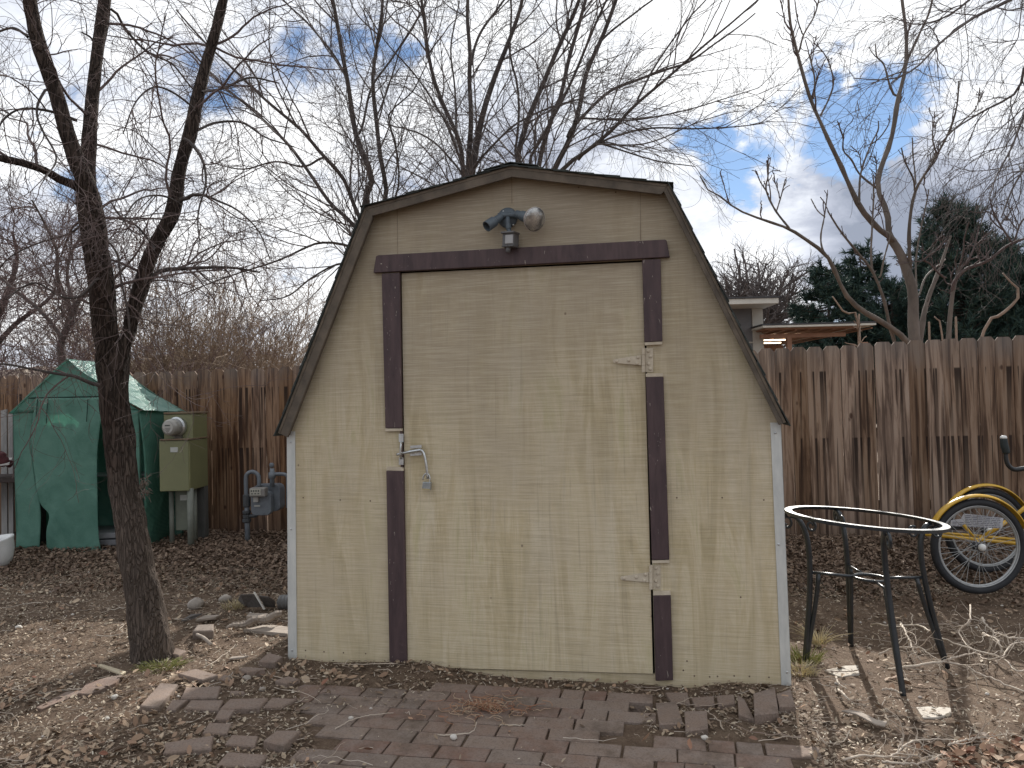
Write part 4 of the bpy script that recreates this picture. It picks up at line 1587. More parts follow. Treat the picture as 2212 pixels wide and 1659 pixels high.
# dark workbench with clutter
bench = thing('workbench', (-4.98, 7.6, 0), 'dark low workbench partly out of view left of the greenhouse', 'bench')
dk = simple('dark_wood', (0.055, 0.04, 0.035), (0.03, 0.022, 0.02), scale=8, rough=0.8)
gbox('bench_top', dk, None, None, (-5.05, 7.6, .70), (1.0, .5, .05), parent=bench)
for sx_ in (-.45, .45):
    for sy_ in (-.2, .2):
        gbox('leg', dk, None, None, (-5.05 + sx_, 7.6 + sy_, .335), (.06, .06, .67), parent=bench)
m_ = MB()
for k in range(26):
    t = k / 25
    pass
ptsb = smoothline([W(-40, 1003, 7.35), W(-10, 985, 7.3), W(8, 997, 7.3), W(24, 1003, 7.35)], 20)
m_.tube(ptsb, np.array([.03 + .035 * math.sin(math.pi * k / 19) + .008 * math.sin(k * 2.1) for k in range(20)]), 12)
tag(m_.build('cloth_bundle', simple('dull_red_cloth', (0.10, 0.022, 0.026), (0.05, 0.015, 0.018), scale=20, rough=0.9, bmp=.5), smooth=True), 'dull red rolled cloth lying on the dark workbench', 'cloth')
m_ = MB()
m_.poly([W(-30, 1010, 7.25), W(20, 1004, 7.25), W(27, 992, 7.5), W(-20, 990, 7.5)], (0, 0, .015))
tag(m_.build('cut_board', simple('pale_board', (0.42, 0.41, 0.39), (0.3, 0.29, 0.28), scale=8, rough=0.7)), 'pale flat board on the workbench beside the red cloth', 'board')
# weathered grey boards leaning behind it
gw = simple('weathered_grey_wood', (0.34, 0.33, 0.32), (0.16, 0.155, 0.15), scale=10, stretch=(1, 1, .15), rough=0.9, bmp=.4)
for k, (u0, u1, v0, lab) in enumerate(((-22, -4, 880, 'wide grey weathered board leaning at the very left edge'), (1, 14, 884, 'grey weathered board with knots leaning left of the greenhouse'), (17, 27, 892, 'narrow grey board leaning next to the greenhouse corner'))):
    m_ = MB()
    a, b, c_, d_ = W(u0, 1010, 7.72), W(u1, 1010, 7.72), W(u1, v0, 7.85), W(u0, v0 + 3, 7.85)
    a.z = b.z = .05
    m_.poly([a, b, c_, d_], (0, .02, 0))
    tag(m_.build('leaning_board', gw, bevel=.003), lab, 'board', 'grey boards leaning left of the greenhouse')

# ------------------------------------------------------------------ wrought iron table frame
iron = simple('black_iron', (0.018, 0.024, 0.030), (0.010, 0.013, 0.016), scale=30, rough=0.33, spec=0.6)
ringm = simple('brushed_ring', (0.38, 0.38, 0.37), (0.30, 0.30, 0.29), scale=40, rough=0.48, metal=0.4)
tcx, tcy = 1.79, 3.80
tilt_axis = Matrix.Rotation(R(4.4), 4, Vector((-.35, 1, 0)).normalized())
tz0 = -0.012
table = thing('table_frame', (tcx, tcy, tz0), 'black wrought iron round table frame without its glass top, standing beside the shed', 'table')
MT = Matrix.Translation((tcx, tcy, tz0)) @ tilt_axis
RR = 0.362


def table_warp(q):
    """the frame stands slightly racked on uneven soil"""
    f = q[:, 2] / .72
    o = np.empty_like(q)
    o[:, 0] = q[:, 0] + tcx - .05 * f
    o[:, 1] = q[:, 1] + tcy
    o[:, 2] = q[:, 2] + tz0 + .018 * f - .085 * q[:, 0] * f
    return o


m_ = MB()
ns = 72
ringpts = []
vs, fs = [], []
prof = [(RR - .024, .720), (RR + .012, .720), (RR + .012, .706), (RR - .004, .704), (RR - .006, .714), (RR - .024, .716)]
for k in range(ns):
    t = 2 * math.pi * k / ns
    for (r_, z_) in prof:
        vs.append(Vector((r_ * math.cos(t), r_ * math.sin(t), z_)))
npf = len(prof)
for k in range(ns):
    for i in range(npf):
        j = (i + 1) % npf
        k2 = (k + 1) % ns
        fs.append([k * npf + i, k2 * npf + i, k2 * npf + j, k * npf + j])
m_.fl(vs, fs)
m_.warp(table_warp)
topring = m_.build('top_ring', iron, table)
m_ = MB()
vs, fs = [], []
for k in range(ns):
    t = 2 * math.pi * k / ns
    vs += [Vector((rr_ * math.cos(t), rr_ * math.sin(t), .7206)) for rr_ in (RR - .0225, RR + .0105)] + [Vector((rr_ * math.cos(t), rr_ * math.sin(t), .7212)) for rr_ in (RR + .010, RR - .022)]
for k in range(ns):
    k2 = (k + 1) % ns
    for i in range(4):
        j = (i + 1) % 4
        fs.append([k * 4 + i, k2 * 4 + i, k2 * 4 + j, k * 4 + j])
m_.fl(vs, fs)
m_.warp(table_warp)
m_.build('ring_face', ringm, topring)
stretcher_z = .425
for ang in (165, 88, 5, -100):
    ca, sa = math.cos(R(ang)), math.sin(R(ang))

    def lp(r_, z_, s_=0.0):
        r_ *= .87
        return Vector((r_ * ca - s_ * sa, r_ * sa + s_ * ca, z_))
    m_ = MB()
    path = [lp(.405, -.03), lp(.375, .12), lp(.345, .28), lp(.325, .42), lp(.318, .55), lp(.330, .63), lp(.362, .685), lp(.400, .700)]
    m_.tube(smoothline(path, 26), .0145, 8)
    m_.warp(table_warp)
    leg = m_.build('leg', iron, table, smooth=True)
    # scroll at the top of the leg
    m_ = MB()
    sp_ = []
    for k in range(34):
        t = k / 33
        a = R(100) - t * R(560)
        rr_ = .036 * (1 - .62 * t)
        sp_.append(lp(.425 + rr_ * math.cos(a), .665 + rr_ * math.sin(a)))
    m_.tube(sp_, np.linspace(.0085, .005, 34), 7)
    m_.warp(table_warp)
    m_.build('scroll', iron, leg, smooth=True)
    m_ = MB()
    sp_ = []
    for k in range(26):
        t = k / 25
        a = R(60) + t * R(470)
        rr_ = .030 * (1 - .6 * t)
        sp_.append(lp(.295 + rr_ * math.cos(a), .655 + rr_ * math.sin(a), .012))
    m_.tube(sp_, np.linspace(.0075, .0045, 26), 7)
    m_.warp(table_warp)
    m_.build('scroll', iron, leg, smooth=True)
    m_ = MB()
    m_.tube(smoothline([lp(.398, -.02), lp(.345, .16), lp(.300, .32), lp(.278, stretcher_z)], 14), .0115, 7)
    m_.warp(table_warp)
    m_.build('brace', iron, leg, smooth=True)
    m_ = MB()
    m_.tube([lp(.080, stretcher_z), lp(.326, stretcher_z + .004)], .0075, 8)
    m_.warp(table_warp)
    m_.build('stretcher', iron, table, smooth=True)
m_ = MB()
c_ = [Vector((.078 * math.cos(t), .078 * math.sin(t), stretcher_z)) for t in np.linspace(0, 2 * math.pi, 37)]
m_.tube(c_, .0075, 8, caps=False)
m_.warp(table_warp)
m_.build('centre_ring', iron, table, smooth=True)

# ------------------------------------------------------------------ yellow tricycle
yel = simple('yellow_enamel', (0.60, 0.36, 0.025), (0.52, 0.30, 0.02), scale=4, rough=0.35, spec=0.6)
tyre = simple('tyre_rubber', (0.022, 0.024, 0.028), (0.014, 0.015, 0.018), scale=20, rough=0.75)
alu = simple('dull_alloy', (0.42, 0.43, 0.43), (0.32, 0.33, 0.33), scale=30, rough=0.45, metal=0.5)
blackp = simple('black_plastic', (0.018, 0.022, 0.026), (0.012, 0.014, 0.016), scale=30, rough=0.45)
WR = 0.312
wD, wD2 = 5.0, 5.62
wc1 = W(2113, 1180, wD)
wc2 = W(2131, 1145, wD2)
tri = thing('tricycle', (wc1.x, wc1.y + .3, -.03), 'yellow adult tricycle with wire wheels, partly out of view right of the table', 'tricycle')
print('wheel', wc1, wc2)


def arc(c, r_, a0, a1, n, y=0.0, tilt=0.0):
    return [c + Vector((r_ * math.cos(R(a)), y, r_ * math.sin(R(a)))) for a in np.linspace(a0, a1, n)]


def spin(path_fn, n):
    return [path_fn(2 * math.pi * k / n) for k in range(n + 1)]


fw0 = W(2112 + 900, 1183, 5.3)
for wc in (wc1, wc2, Vector((wc1.x + 1.25, (wc1.y + wc2.y) / 2, wc1.z))):
    m_ = MB()
    m_.tube(spin(lambda t: wc + Vector(((WR - .024) * math.cos(t), 0, (WR - .024) * math.sin(t))), 56), .024, 12, caps=False)
    ty = m_.build('tyre', tyre, tri, smooth=True)
    wheelobj = None
    m_ = MB()
    m_.tube(spin(lambda t: wc + Vector(((WR - .055) * math.cos(t), 0, (WR - .055) * math.sin(t))), 56), .0085, 8, caps=False)
    m_.tube(spin(lambda t: wc + Vector(((WR - .048) * math.cos(t), -.010, (WR - .048) * math.sin(t))), 56), .005, 6, caps=False)
    m_.tube(spin(lambda t: wc + Vector(((WR - .048) * math.cos(t), .010, (WR - .048) * math.sin(t))), 56), .005, 6, caps=False)
    m_.build('rim', alu, tri, smooth=True)
    m_ = MB()
    for k in range(36):
        a = 2 * math.pi * k / 36
        s_ = 1 if k % 2 else -1
        tn = (1 if (k // 2) % 2 else -1) * 1.15
        h0 = wc + Vector((.028 * math.cos(a + tn), s_ * .028, .028 * math.sin(a + tn)))
        h1 = wc + Vector(((WR - .057) * math.cos(a), 0, (WR - .057) * math.sin(a)))
        m_.tube([h0, h1], .0016, 5, caps=False)
    m_.build('spokes', alu, tri)
    m_ = MB()
    m_.lathe(wc, (0, -1, 0), [(-.035, .014), (-.032, .030), (-.028, .016), (.028, .016), (.032, .030), (.036, .014)], 18)
    hub = m_.build('hub', simple('hub_dark', (0.05, 0.05, 0.055), rough=0.5), tri)
    m_ = MB()
    m_.lathe(wc, (0, -1, 0), [(.036, .0245), (.048, .024), (.058, .017), (.062, .006)], 20)
    m_.build('hub_cap', simple('white_cap', (0.72, 0.72, 0.70), (0.62, 0.62, 0.6), rough=0.5), hub, smooth=True)


def fender(wc, a0, a1, r_, lift):
    m_ = MB()
    vs, fs = [], []
    n = 40
    pr = [(-.030, -.010), (-.024, 0), (0, .008), (.026, 0), (.034, -.012), (.026, -.004), (0, .004), (-.026, -.004)]
    for k in range(n + 1):
        a = R(a0 + (a1 - a0) * k / n)
        for (yy, dr) in pr:
            rr_ = r_ + dr
            vs.append(wc + Vector((rr_ * math.cos(a), yy, rr_ * math.sin(a) + lift)))
    q_ = len(pr)
    for k in range(n):
        for i in range(q_):
            j = (i + 1) % q_
            fs.append([k * q_ + i, (k + 1) * q_ + i, (k + 1) * q_ + j, k * q_ + j])
    fs.append(list(range(q_)))
    fs.append([n * q_ + i for i in range(q_)][::-1])
    m_.fl(vs, fs)
    return m_.build('fender', yel, tri, smooth=True)


fender(wc1 + Vector((0, 0, 0)), 152, 18, WR + .022, .0)
fender(wc2 + Vector((0, 0, 0)), 152, 18, WR + .022, .0)


def c3(x, y, D):
    return W(1584 + x * .3038, 900 + y * .3038, D)


m_ = MB()
ym = (wc1.y + wc2.y) / 2
m_.tube([c3(1375, 838, 5.15), c3(1700, 870, 5.15), c3(2075, 908, 5.15)], .012, 10)
m_.tube([c3(1375, 822, 5.5), c3(1700, 845, 5.5), c3(2075, 880, 5.5)], .011, 10)
m_.tube([c3(1375, 838, 5.15), c3(1375, 822, 5.5)], .011, 10)
m_.tube([wc1 + Vector((0, .05, 0)), wc2 - Vector((0, .05, 0))], .014, 10)
m_.tube([c3(1640, 772, 5.2), c3(1716, 868, 5.2)], .011, 8)
m_.tube([c3(1985, 715, 5.3), c3(1760, 870, 5.3)], .014, 10)
m_.tube([c3(1985, 722, 5.3), c3(2100, 625, 5.3)], .014, 10)
p_ = wc1 + Vector((.36, ym - wc1.y, .08))
m_.tube([c3(2075, 900, 5.3), Vector((wc1.x + .55, ym, .36)), Vector((wc1.x + .95, ym, .55)), Vector((wc1.x + 1.12, ym, .75))], .019, 12)
m_.tube([Vector((wc1.x + .85, ym, .45)), Vector((wc1.x + 1.0, ym, .74))], .016, 12)
m_.tube([Vector((wc1.x + 1.1, ym, .78)), Vector((wc1.x + 1.2, ym - .06, .5)), Vector((wc1.x + 1.25, ym - .06, wc1.z))], .012, 10)
m_.build('frame', yel, tri, smooth=True)
m_ = MB()
m_.box(((wc1.x + .0), ym, wc1.z + .085), (.10, .16, .035))
m_.build('axle_guard', blackp, tri, bevel=.005)
# printed paper tag hung behind the near wheel
tg = [c3(1545, 778, 5.22), c3(1912, 795, 5.22), c3(1922, 722, 5.22), c3(1800, 706, 5.22), c3(1640, 690, 5.22), c3(1620, 728, 5.22), c3(1548, 738, 5.22)]
m_ = MB()
m_.poly(tg, (0, .002, 0))
paper = tag(m_.build('printed_paper', simple('grey_paper', (0.55, 0.56, 0.60), (0.46, 0.47, 0.51), scale=20, rough=0.8)), 'torn grey sheet of small print showing through the nearer tricycle wheel', 'paper')
m_ = MB()
rp = random.Random(2)
for k in range(7):
    y_ = 700 + k * 12.5
    x_ = 1560 if k > 3 else 1650
    while x_ < 1895:
        L_ = rp.uniform(14, 44)
        e_ = min(x_ + L_, 1900)
        sk = (x_ - 1545) * .045 - 3
        if y_ + sk > 706 or x_ < 1800:
            m_.poly([c3(x_, y_ + sk + 4, 5.2185), c3(e_, y_ + sk + 4.6, 5.2185), c3(e_, y_ + sk + 1, 5.2185), c3(x_, y_ + sk + .4, 5.2185)], (0, .0008, 0))
        x_ = e_ + rp.uniform(5, 9)
m_.build('print', simple('print_ink', (0.12, 0.12, 0.16), rough=0.9), paper)
# handlebar end with white-capped grip
m_ = MB()
hD = 5.15
m_.tube(smoothline([c3(1938, 240, hD), c3(1940, 300, hD), c3(1955, 345, hD), c3(1995, 375, hD), c3(2060, 370, hD), c3(2130, 362, hD)] + [Vector((wc1.x + .8, ym - .1, .86))], 36), np.concatenate([np.linspace(.013, .017, 14), np.linspace(.018, .026, 22)]), 12)
hb = m_.build('handlebar', blackp, tri, smooth=True)
m_ = MB()
m_.tube(smoothline([c3(1921, 150, hD), c3(1927, 200, hD), c3(1944, 262, hD)], 12), np.array([.020, .022, .023, .023, .024, .024, .025, .025, .024, .024, .023, .020]), 14)
m_.build('grip', simple('grip_rubber', (0.02, 0.028, 0.03), rough=0.7), hb, smooth=True)
m_ = MB()
m_.lathe(c3(1922, 156, hD), c3(1921, 130, hD) - c3(1924, 160, hD), [(0, .021), (.010, .0215), (.018, .016), (.021, .006)], 14)
m_.build('grip_cap', simple('white_cap', (0.72, 0.72, 0.7)), hb, smooth=True)
m_ = MB()
m_.lathe(Vector((wc1.x + 1.0, ym, .72)), (0, 0, 1), [(0, .03), (.02, .10), (.06, .125), (.09, .10), (.10, .02)], 20)
m_.build('saddle', blackp, tri, smooth=True)
# ------------------------------------------------------------------ trees
def unit(a):
    return a / (np.linalg.norm(a, axis=-1, keepdims=True) + 1e-12)


def spawn(P, Rr, n, lmin, lmax, ang, K, wander=0.25, up=0.0, curl=0.0, rfac=0.6, rmax=0.004, rmin=0.0008, t0=0.2, t1=1.0, bias=1.0, away=None, region=None):
    """n side shoots on the branches P (N,K0,3); returns (P2,R2)"""
    seg = np.linalg.norm(np.diff(P, axis=1), axis=2)
    ln = seg.sum(1)
    idx = RNG.choice(len(P), size=n, p=ln / ln.sum())
    t = t0 + (t1 - t0) * RNG.random(n) ** bias
    K0 = P.shape[1]
    f = t * (K0 - 1)
    i = np.minimum(f.astype(int), K0 - 2)
    w = (f - i)[:, None]
    p = P[idx, i] * (1 - w) + P[idx, i + 1] * w
    tang = unit(P[idx, i + 1] - P[idx, i])
    r = Rr[idx, i] * (1 - w[:, 0]) + Rr[idx, i + 1] * w[:, 0]
    perp = RNG.normal(size=(n, 3))
    perp -= (perp * tang).sum(1, keepdims=True) * tang
    perp = unit(perp)
    a = np.radians(ang) * (0.7 + 0.6 * RNG.random(n))[:, None]
    d = tang * np.cos(a) + perp * np.sin(a)
    L_ = (lmin + (lmax - lmin) * RNG.random(n)) * (1.15 - 0.5 * t)
    if region is not None:
        keep = region(p)
        p, d, L_, r = p[keep], d[keep], L_[keep], r[keep]
        n = len(p)
    r0 = np.clip(r * rfac, rmin, rmax)
    out = np.zeros((n, K, 3))
    out[:, 0] = p
    cax = unit(RNG.normal(size=(n, 3))) * curl
    for k in range(1, K):
        d = d + wander * RNG.normal(size=(n, 3)) / math.sqrt(K) * 1.6
        d = d + np.cross(cax, d) / K
        d[:, 2] += up / K
        if away is not None:
            d += away / K
        d = unit(d)
        out[:, k] = out[:, k - 1] + d * (L_ / (K - 1))[:, None]
    tap = np.linspace(1, 0.35, K)[None]
    return out, np.maximum(r0[:, None] * tap, rmin * 0.7)


def limbs(specs, D0, K=26, wob=0.02):
    """specs: list of (list of (u,v,halfwidth px), depth drift at the tip) -> arrays"""
    Ps, Rs = [], []
    for s, (pts, dd) in enumerate(specs):
        rows = []
        n = len(pts)
        for k, q in enumerate(pts):
            D = D0 + (dd[0] + (dd[1] - dd[0]) * k / (n - 1) if isinstance(dd, tuple) else dd * k / (n - 1))
            p = W(q[0], q[1], D)
            rows.append((p.x, p.y, p.z, q[2] * D / FPX))
        S = smoothline(rows, K)
        for k in range(K):
            v_ = Vector(S[k, :3]) * (1.3 / max(0.2, D0 / 8))
            S[k, 0] += wob * mnoise.noise(v_ + Vector((s, 0, 0))) * (k > 0)
            S[k, 1] += wob * mnoise.noise(v_ + Vector((0, s + 9, 0))) * (k > 0)
        Ps.append(S[:, :3])
        Rs.append(S[:, 3])
    return np.array(Ps), np.array(Rs)


def rough_trunk(name, P, Rr, mat, parent, sides=40, sub=5, amp=0.10, flare=0.0):
    """big limbs with ridged bark in the mesh"""
    m = MB()
    for p, r in zip(P, Rr):
        K = len(p) * sub
        S = smoothline(np.hstack([p, r[:, None]]), K)
        T = unit(np.gradient(S[:, :3], axis=0))
        ref = np.array([0, 1.0, 0])
        V = np.zeros((K, sides, 3))
        for k in range(K):
            t = T[k]
            n1 = unit(ref - t * ref.dot(t))
            n2 = np.cross(t, n1)
            for s in range(sides):
                a = 2 * math.pi * s / sides
                nv = n1 * math.cos(a) + n2 * math.sin(a)
                rr_ = S[k, 3]
                q = Vector(S[k, :3] + nv * rr_)
                q2 = Vector((q.x * 16, q.y * 16, q.z * 4.5))
                rid = abs(mnoise.noise(q2)) + 0.5 * abs(mnoise.noise(q2 * 2.2))
                lump = mnoise.noise(q * 2.4)
                V[k, s] = S[k, :3] + nv * (rr_ * (1 + amp * (rid * 1.5 - .5) + 0.07 * lump))
        kk, ss = np.meshgrid(np.arange(K - 1), np.arange(sides), indexing='ij')
        a = kk * sides + ss
        b = kk * sides + (ss + 1) % sides
        m.raw(V.reshape(-1, 3), np.stack([a, b, b + sides, a + sides], -1).reshape(-1, 4))
    return m.build(name, mat, parent, smooth=True)


bark_fg = mat_bark('elm_bark', (0.026, 0.019, 0.016), (0.105, 0.080, 0.066), (0.070, 0.042, 0.032), 1.0, .02)
bark_bg = simple('branch_bark', (0.085, 0.070, 0.062), (0.036, 0.030, 0.028), scale=9, stretch=(1, 1, .3), rough=0.9, bmp=.4)
twig_fg = simple('twig_bark', (0.16, 0.115, 0.105), (0.075, 0.055, 0.052), scale=4, rough=0.85)
twig_bg = simple('twig_grey', (0.145, 0.125, 0.118), (0.075, 0.062, 0.060), scale=3, rough=0.85)
twig_red = simple('twig_reddish', (0.150, 0.095, 0.088), (0.080, 0.050, 0.050), scale=2, rough=0.9)
twig_tan = simple('twig_tan', (0.30, 0.225, 0.155), (0.16, 0.115, 0.085), scale=1.5, rough=0.9)


def crown(name, mat, parent, groups):
    m = MB()
    for P, Rr, sides in groups:
        m.tubes(P, Rr, sides)
    return m.build(name, mat, parent)


# --- leaning elm in the foreground
D0 = 4.18
trunk = [([(334, 1445, 50), (330, 1418, 44), (322, 1370, 39), (312, 1300, 36), (300, 1240, 34), (290, 1180, 33), (279, 1110, 30), (268, 1050, 29), (258, 960, 30), (250, 890, 29), (245, 840, 30), (243, 800, 31), (244, 765, 33)], (0, .04))]
stems = [
    ([(240, 830, 22), (234, 770, 24), (226, 710, 26), (221, 640, 26), (212, 570, 26), (202, 500, 26), (192, 430, 25), (186, 395, 20), (166, 345, 18), (140, 270, 17), (117, 195, 16), (94, 125, 16), (75, 55, 15), (62, -20, 14), (45, -130, 12), (30, -300, 8), (0, -520, 3)], (.03, -.35)),
    ([(196, 440, 16), (190, 400, 17), (190, 350, 16), (196, 260, 14.5), (202, 180, 13), (212, 100, 13.5), (222, 40, 14), (230, -30, 12), (238, -140, 10), (250, -320, 7), (240, -560, 2.5)], (0, .45)),
    ([(254, 800, 15), (264, 760, 16), (276, 730, 15), (290, 670, 16), (305, 616, 18), (328, 545, 16), (358, 490, 16), (377, 449, 17), (382, 395, 15), (396, 335, 14), (411, 286, 14.5), (423, 225, 14.5), (433, 180, 13), (446, 130, 12), (460, 85, 12), (475, 30, 11), (490, -30, 10), (510, -130, 8), (560, -300, 6), (640, -520, 2)], (.0, .25)),
    ([(190, 425, 9), (165, 403, 10), (130, 388, 9.5), (95, 368, 8.5), (50, 353, 8), (0, 342, 7.5), (-90, 325, 7), (-250, 335, 5)], (-.05, -.5)),
]
TP, TR_ = limbs(trunk, D0, 26, .0)
SP_, SR_ = limbs(stems, D0, 34, .006)
SR_ = SR_ * .95
base_w = G(330, 1418)
elm = thing('elm_tree', (base_w.x, base_w.y, 0), 'bare leaning elm with three dark stems standing in the leaves left of the shed', 'tree')
rough_trunk('trunk', TP, TR_, bark_fg, elm, 56, 9, .13)
rough_trunk('limb', SP_, SR_, bark_fg, elm, 30, 8, .13)
# scar with broken fibres
m_ = MB()
sc0 = W(312, 1052, D0 - .05)
Ps, Rs = [], []
for k in range(60):
    d = Vector((random.uniform(.1, 1), random.uniform(-.8, .2), random.uniform(-1, .9))).normalized()
    s_ = sc0 + Vector((random.uniform(-.02, .01), random.uniform(-.03, .03), random.uniform(-.06, .05)))
    Ps.append([s_, s_ + d * .018 + Vector((0, 0, .004)), s_ + d * .034])
    Rs.append([.003, .002, .0008])
m_.tubes(np.array([[tuple(q) for q in p] for p in Ps]), np.array(Rs), 4)
m_.build('branch_scar', simple('scar_wood', (0.20, 0.16, 0.13), (0.08, 0.06, 0.05), scale=30, rough=0.95, bmp=.8), elm)
sec_specs = [
    ([(325, 606, 4), (353, 585, 5), (411, 578, 4), (487, 578, 3), (560, 590, 2)], (.1, .3)),
    ([(389, 432, 4.5), (402, 420, 4), (430, 420, 3), (470, 433, 2.5), (516, 453, 2), (563, 501, 1.6), (585, 560, 1.2)], (.05, -.3)),
    ([(398, 300, 3.5), (415, 320, 3.5), (430, 350, 3), (440, 400, 2.4), (432, 460, 2), (440, 520, 1.5)], (.05, -.3)),
    ([(437, 200, 3), (480, 192, 2.6), (540, 170, 2.2), (600, 180, 1.5)], (.1, .5)),
    ([(214, 832, 4.5), (190, 822, 4), (165, 812, 3.6), (120, 806, 3), (60, 796, 2.5), (0, 786, 2), (-60, 790, 1.5)], (-.1, -.4)),
    ([(165, 260, 3.5), (140, 250, 3.5), (100, 238, 3), (50, 235, 2.5), (10, 260, 2), (-20, 300, 1.6)], (0, -.3)),
    ([(118, 190, 3), (90, 260, 2.4), (108, 340, 2), (95, 390, 1.5)], (0, -.5)),
    ([(60, 80, 3), (20, 60, 2.5), (-30, 90, 2), (-60, 180, 2)], (0, .2)),
    ([(240, 20, 3), (270, 60, 3), (320, 110, 2.5), (380, 140, 2), (430, 200, 1.6)], (.3, .9)),
    ([(205, 120, 2.6), (190, 80, 2.2), (170, 66, 1.6)], (.2, .1)),
    ([(215, 600, 3.0), (180, 640, 2.6), (130, 640, 2.2), (70, 610, 1.9), (20, 640, 1.5)], (-.1, -.6)),
    ([(222, 520, 2.6), (250, 560, 2.4), (262, 640, 2.2), (266, 720, 2.0)], (-.05, -.1)),
    ([(190, 470, 2.8), (150, 500, 2.5), (90, 520, 2), (20, 560, 1.6), (-40, 640, 1.3)], (0, .5)),
    ([(330, 540, 2.8), (300, 490, 2.4), (260, 470, 2.0), (236, 440, 1.6)], (0, .2)),
    ([(420, 240, 2.6), (370, 200, 2.4), (330, 190, 2), (290, 220, 1.6), (270, 290, 1.2)], (.1, -.2)),
    ([(410, 285, 3), (460, 262, 2.6), (520, 262, 2.2), (580, 300, 1.8), (640, 320, 1.3)], (.1, .7)),
    ([(380, 440, 2.4), (340, 420, 2.2), (300, 430, 1.8), (270, 480, 1.4)], (0, -.4)),
]
QP, QR = limbs(sec_specs, D0, 26, .05)


up_region = lambda p: p[:, 2] > 1.45
g0 = spawn(SP_, SR_, 34, .5, 1.2, 62, 14, wander=.35, up=-.35, curl=.9, rmax=.008, rmin=.003, t0=.1, region=up_region)
g1_ = spawn(np.vstack([QP, QP]), np.vstack([QR, QR]), 120, .25, .9, 50, 14, wander=.35, up=-.5, curl=.9, rmax=.006, rmin=.0026)
g2 = spawn(g0[0], g0[1], 260, .25, .7, 50, 12, wander=.35, up=-.6, curl=1.0, rmax=.0032, rmin=.0019)
g3 = spawn(np.vstack([g1_[0][:, :14]]), g1_[1], 400, .2, .6, 48, 12, wander=.35, up=-.6, curl=1.2, rmax=.0034, rmin=.0017)
gcat = np.vstack([g2[0], g3[0]])
rcat = np.vstack([g2[1], g3[1]])
g4 = spawn(gcat, rcat, 1900, .12, .45, 46, 9, wander=.32, up=-.35, curl=1.0, rmax=.0021, rmin=.0012, t0=.1)
g5 = spawn(g4[0], g4[1], 2100, .05, .20, 42, 6, wander=.3, up=-.1, curl=.7, rmax=.0015, rmin=.0010, t0=.1)
def prune(g):
    bad = ((g[0][:, :, 0] > -1.05 - .12 * (g[0][:, :, 1] - 4.2)) & (g[0][:, :, 2] < 2.75)).any(axis=1)
    return g[0][~bad], g[1][~bad]


g0, g1_, g2, g3, g4, g5 = [prune(g) for g in (g0, g1_, g2, g3, g4, g5)]
m_ = MB().tubes(QP, QR, 8)
m_.build('branch', bark_bg, elm, smooth=True)
crown('crown', twig_fg, elm, [(g0[0], g0[1], 6), (g1_[0], g1_[1], 5), (g2[0], g2[1], 4), (g3[0], g3[1], 4), (g4[0], g4[1], 3), (g5[0], g5[1], 3)])

# --- three bare trees beyond the shed
DB_ = 9.6
treesA = dict(
    label='bare tree behind the left roof corner of the shed, limbs sweeping left', base=(806, 1120),
    trunk=([(806, 1135, 17), (803, 950, 15), (800, 700, 13), (796, 500, 11), (790, 440, 9)], 0),
    stems=[([(795, 480, 8), (788, 424, 8), (800, 385, 7.5), (770, 296, 6.5), (752, 191, 5.5), (734, 91, 5), (720, 23, 4.5), (705, -60, 4), (690, -160, 3)], (-.0, -.6)),
           ([(800, 500, 8), (838, 424, 6), (818, 319, 5.5), (807, 205, 5), (807, 128, 4.5), (823, 27, 4), (829, -20, 3.5), (840, -150, 2.5)], (.1, .5)),
           ([(800, 520, 5), (857, 415, 2.5), (857, 319, 2.2), (843, 255, 2), (870, 223, 1.8), (898, 196, 1.6), (935, 110, 1.2), (960, 20, 1)], (0, -.8)),
           ([(790, 520, 6), (763, 438, 5), (742, 387, 4.8), (720, 360, 4.6), (692, 329, 4.4), (655, 283, 4.1), (621, 253, 3.8), (563, 205, 3.3), (496, 143, 2.8), (440, 90, 2.3), (380, 20, 1.8)], (-.1, -1.2)),
           ([(795, 540, 7), (764, 484, 5), (716, 439, 4.6), (668, 372, 4.2), (611, 301, 3.8), (549, 243, 3.3), (468, 172, 2.6), (400, 100, 2)], (.1, 1.0)),
           ([(795, 560, 5), (745, 530, 3.4), (700, 524, 3), (668, 532, 2.7), (597, 563, 2.3), (525, 587, 2), (454, 611, 1.6), (380, 640, 1.2)], (0, -.6)),
           ([(700, 340, 3), (660, 360, 2.6), (600, 350, 2.2), (530, 365, 1.8), (450, 350, 1.3)], (0, .4)),
           ([(770, 296, 3.2), (800, 200, 2.8), (850, 120, 2.4), (900, 40, 2), (930, -50, 1.6)], (0, .8)),
           ([(752, 191, 3), (720, 120, 2.8), (660, 50, 2.2), (600, -20, 1.8)], (0, .6)),
           ([(795, 580, 4), (740, 570, 2.6), (680, 600, 2.2), (620, 640, 1.8), (560, 650, 1.4)], (.3, .8))])
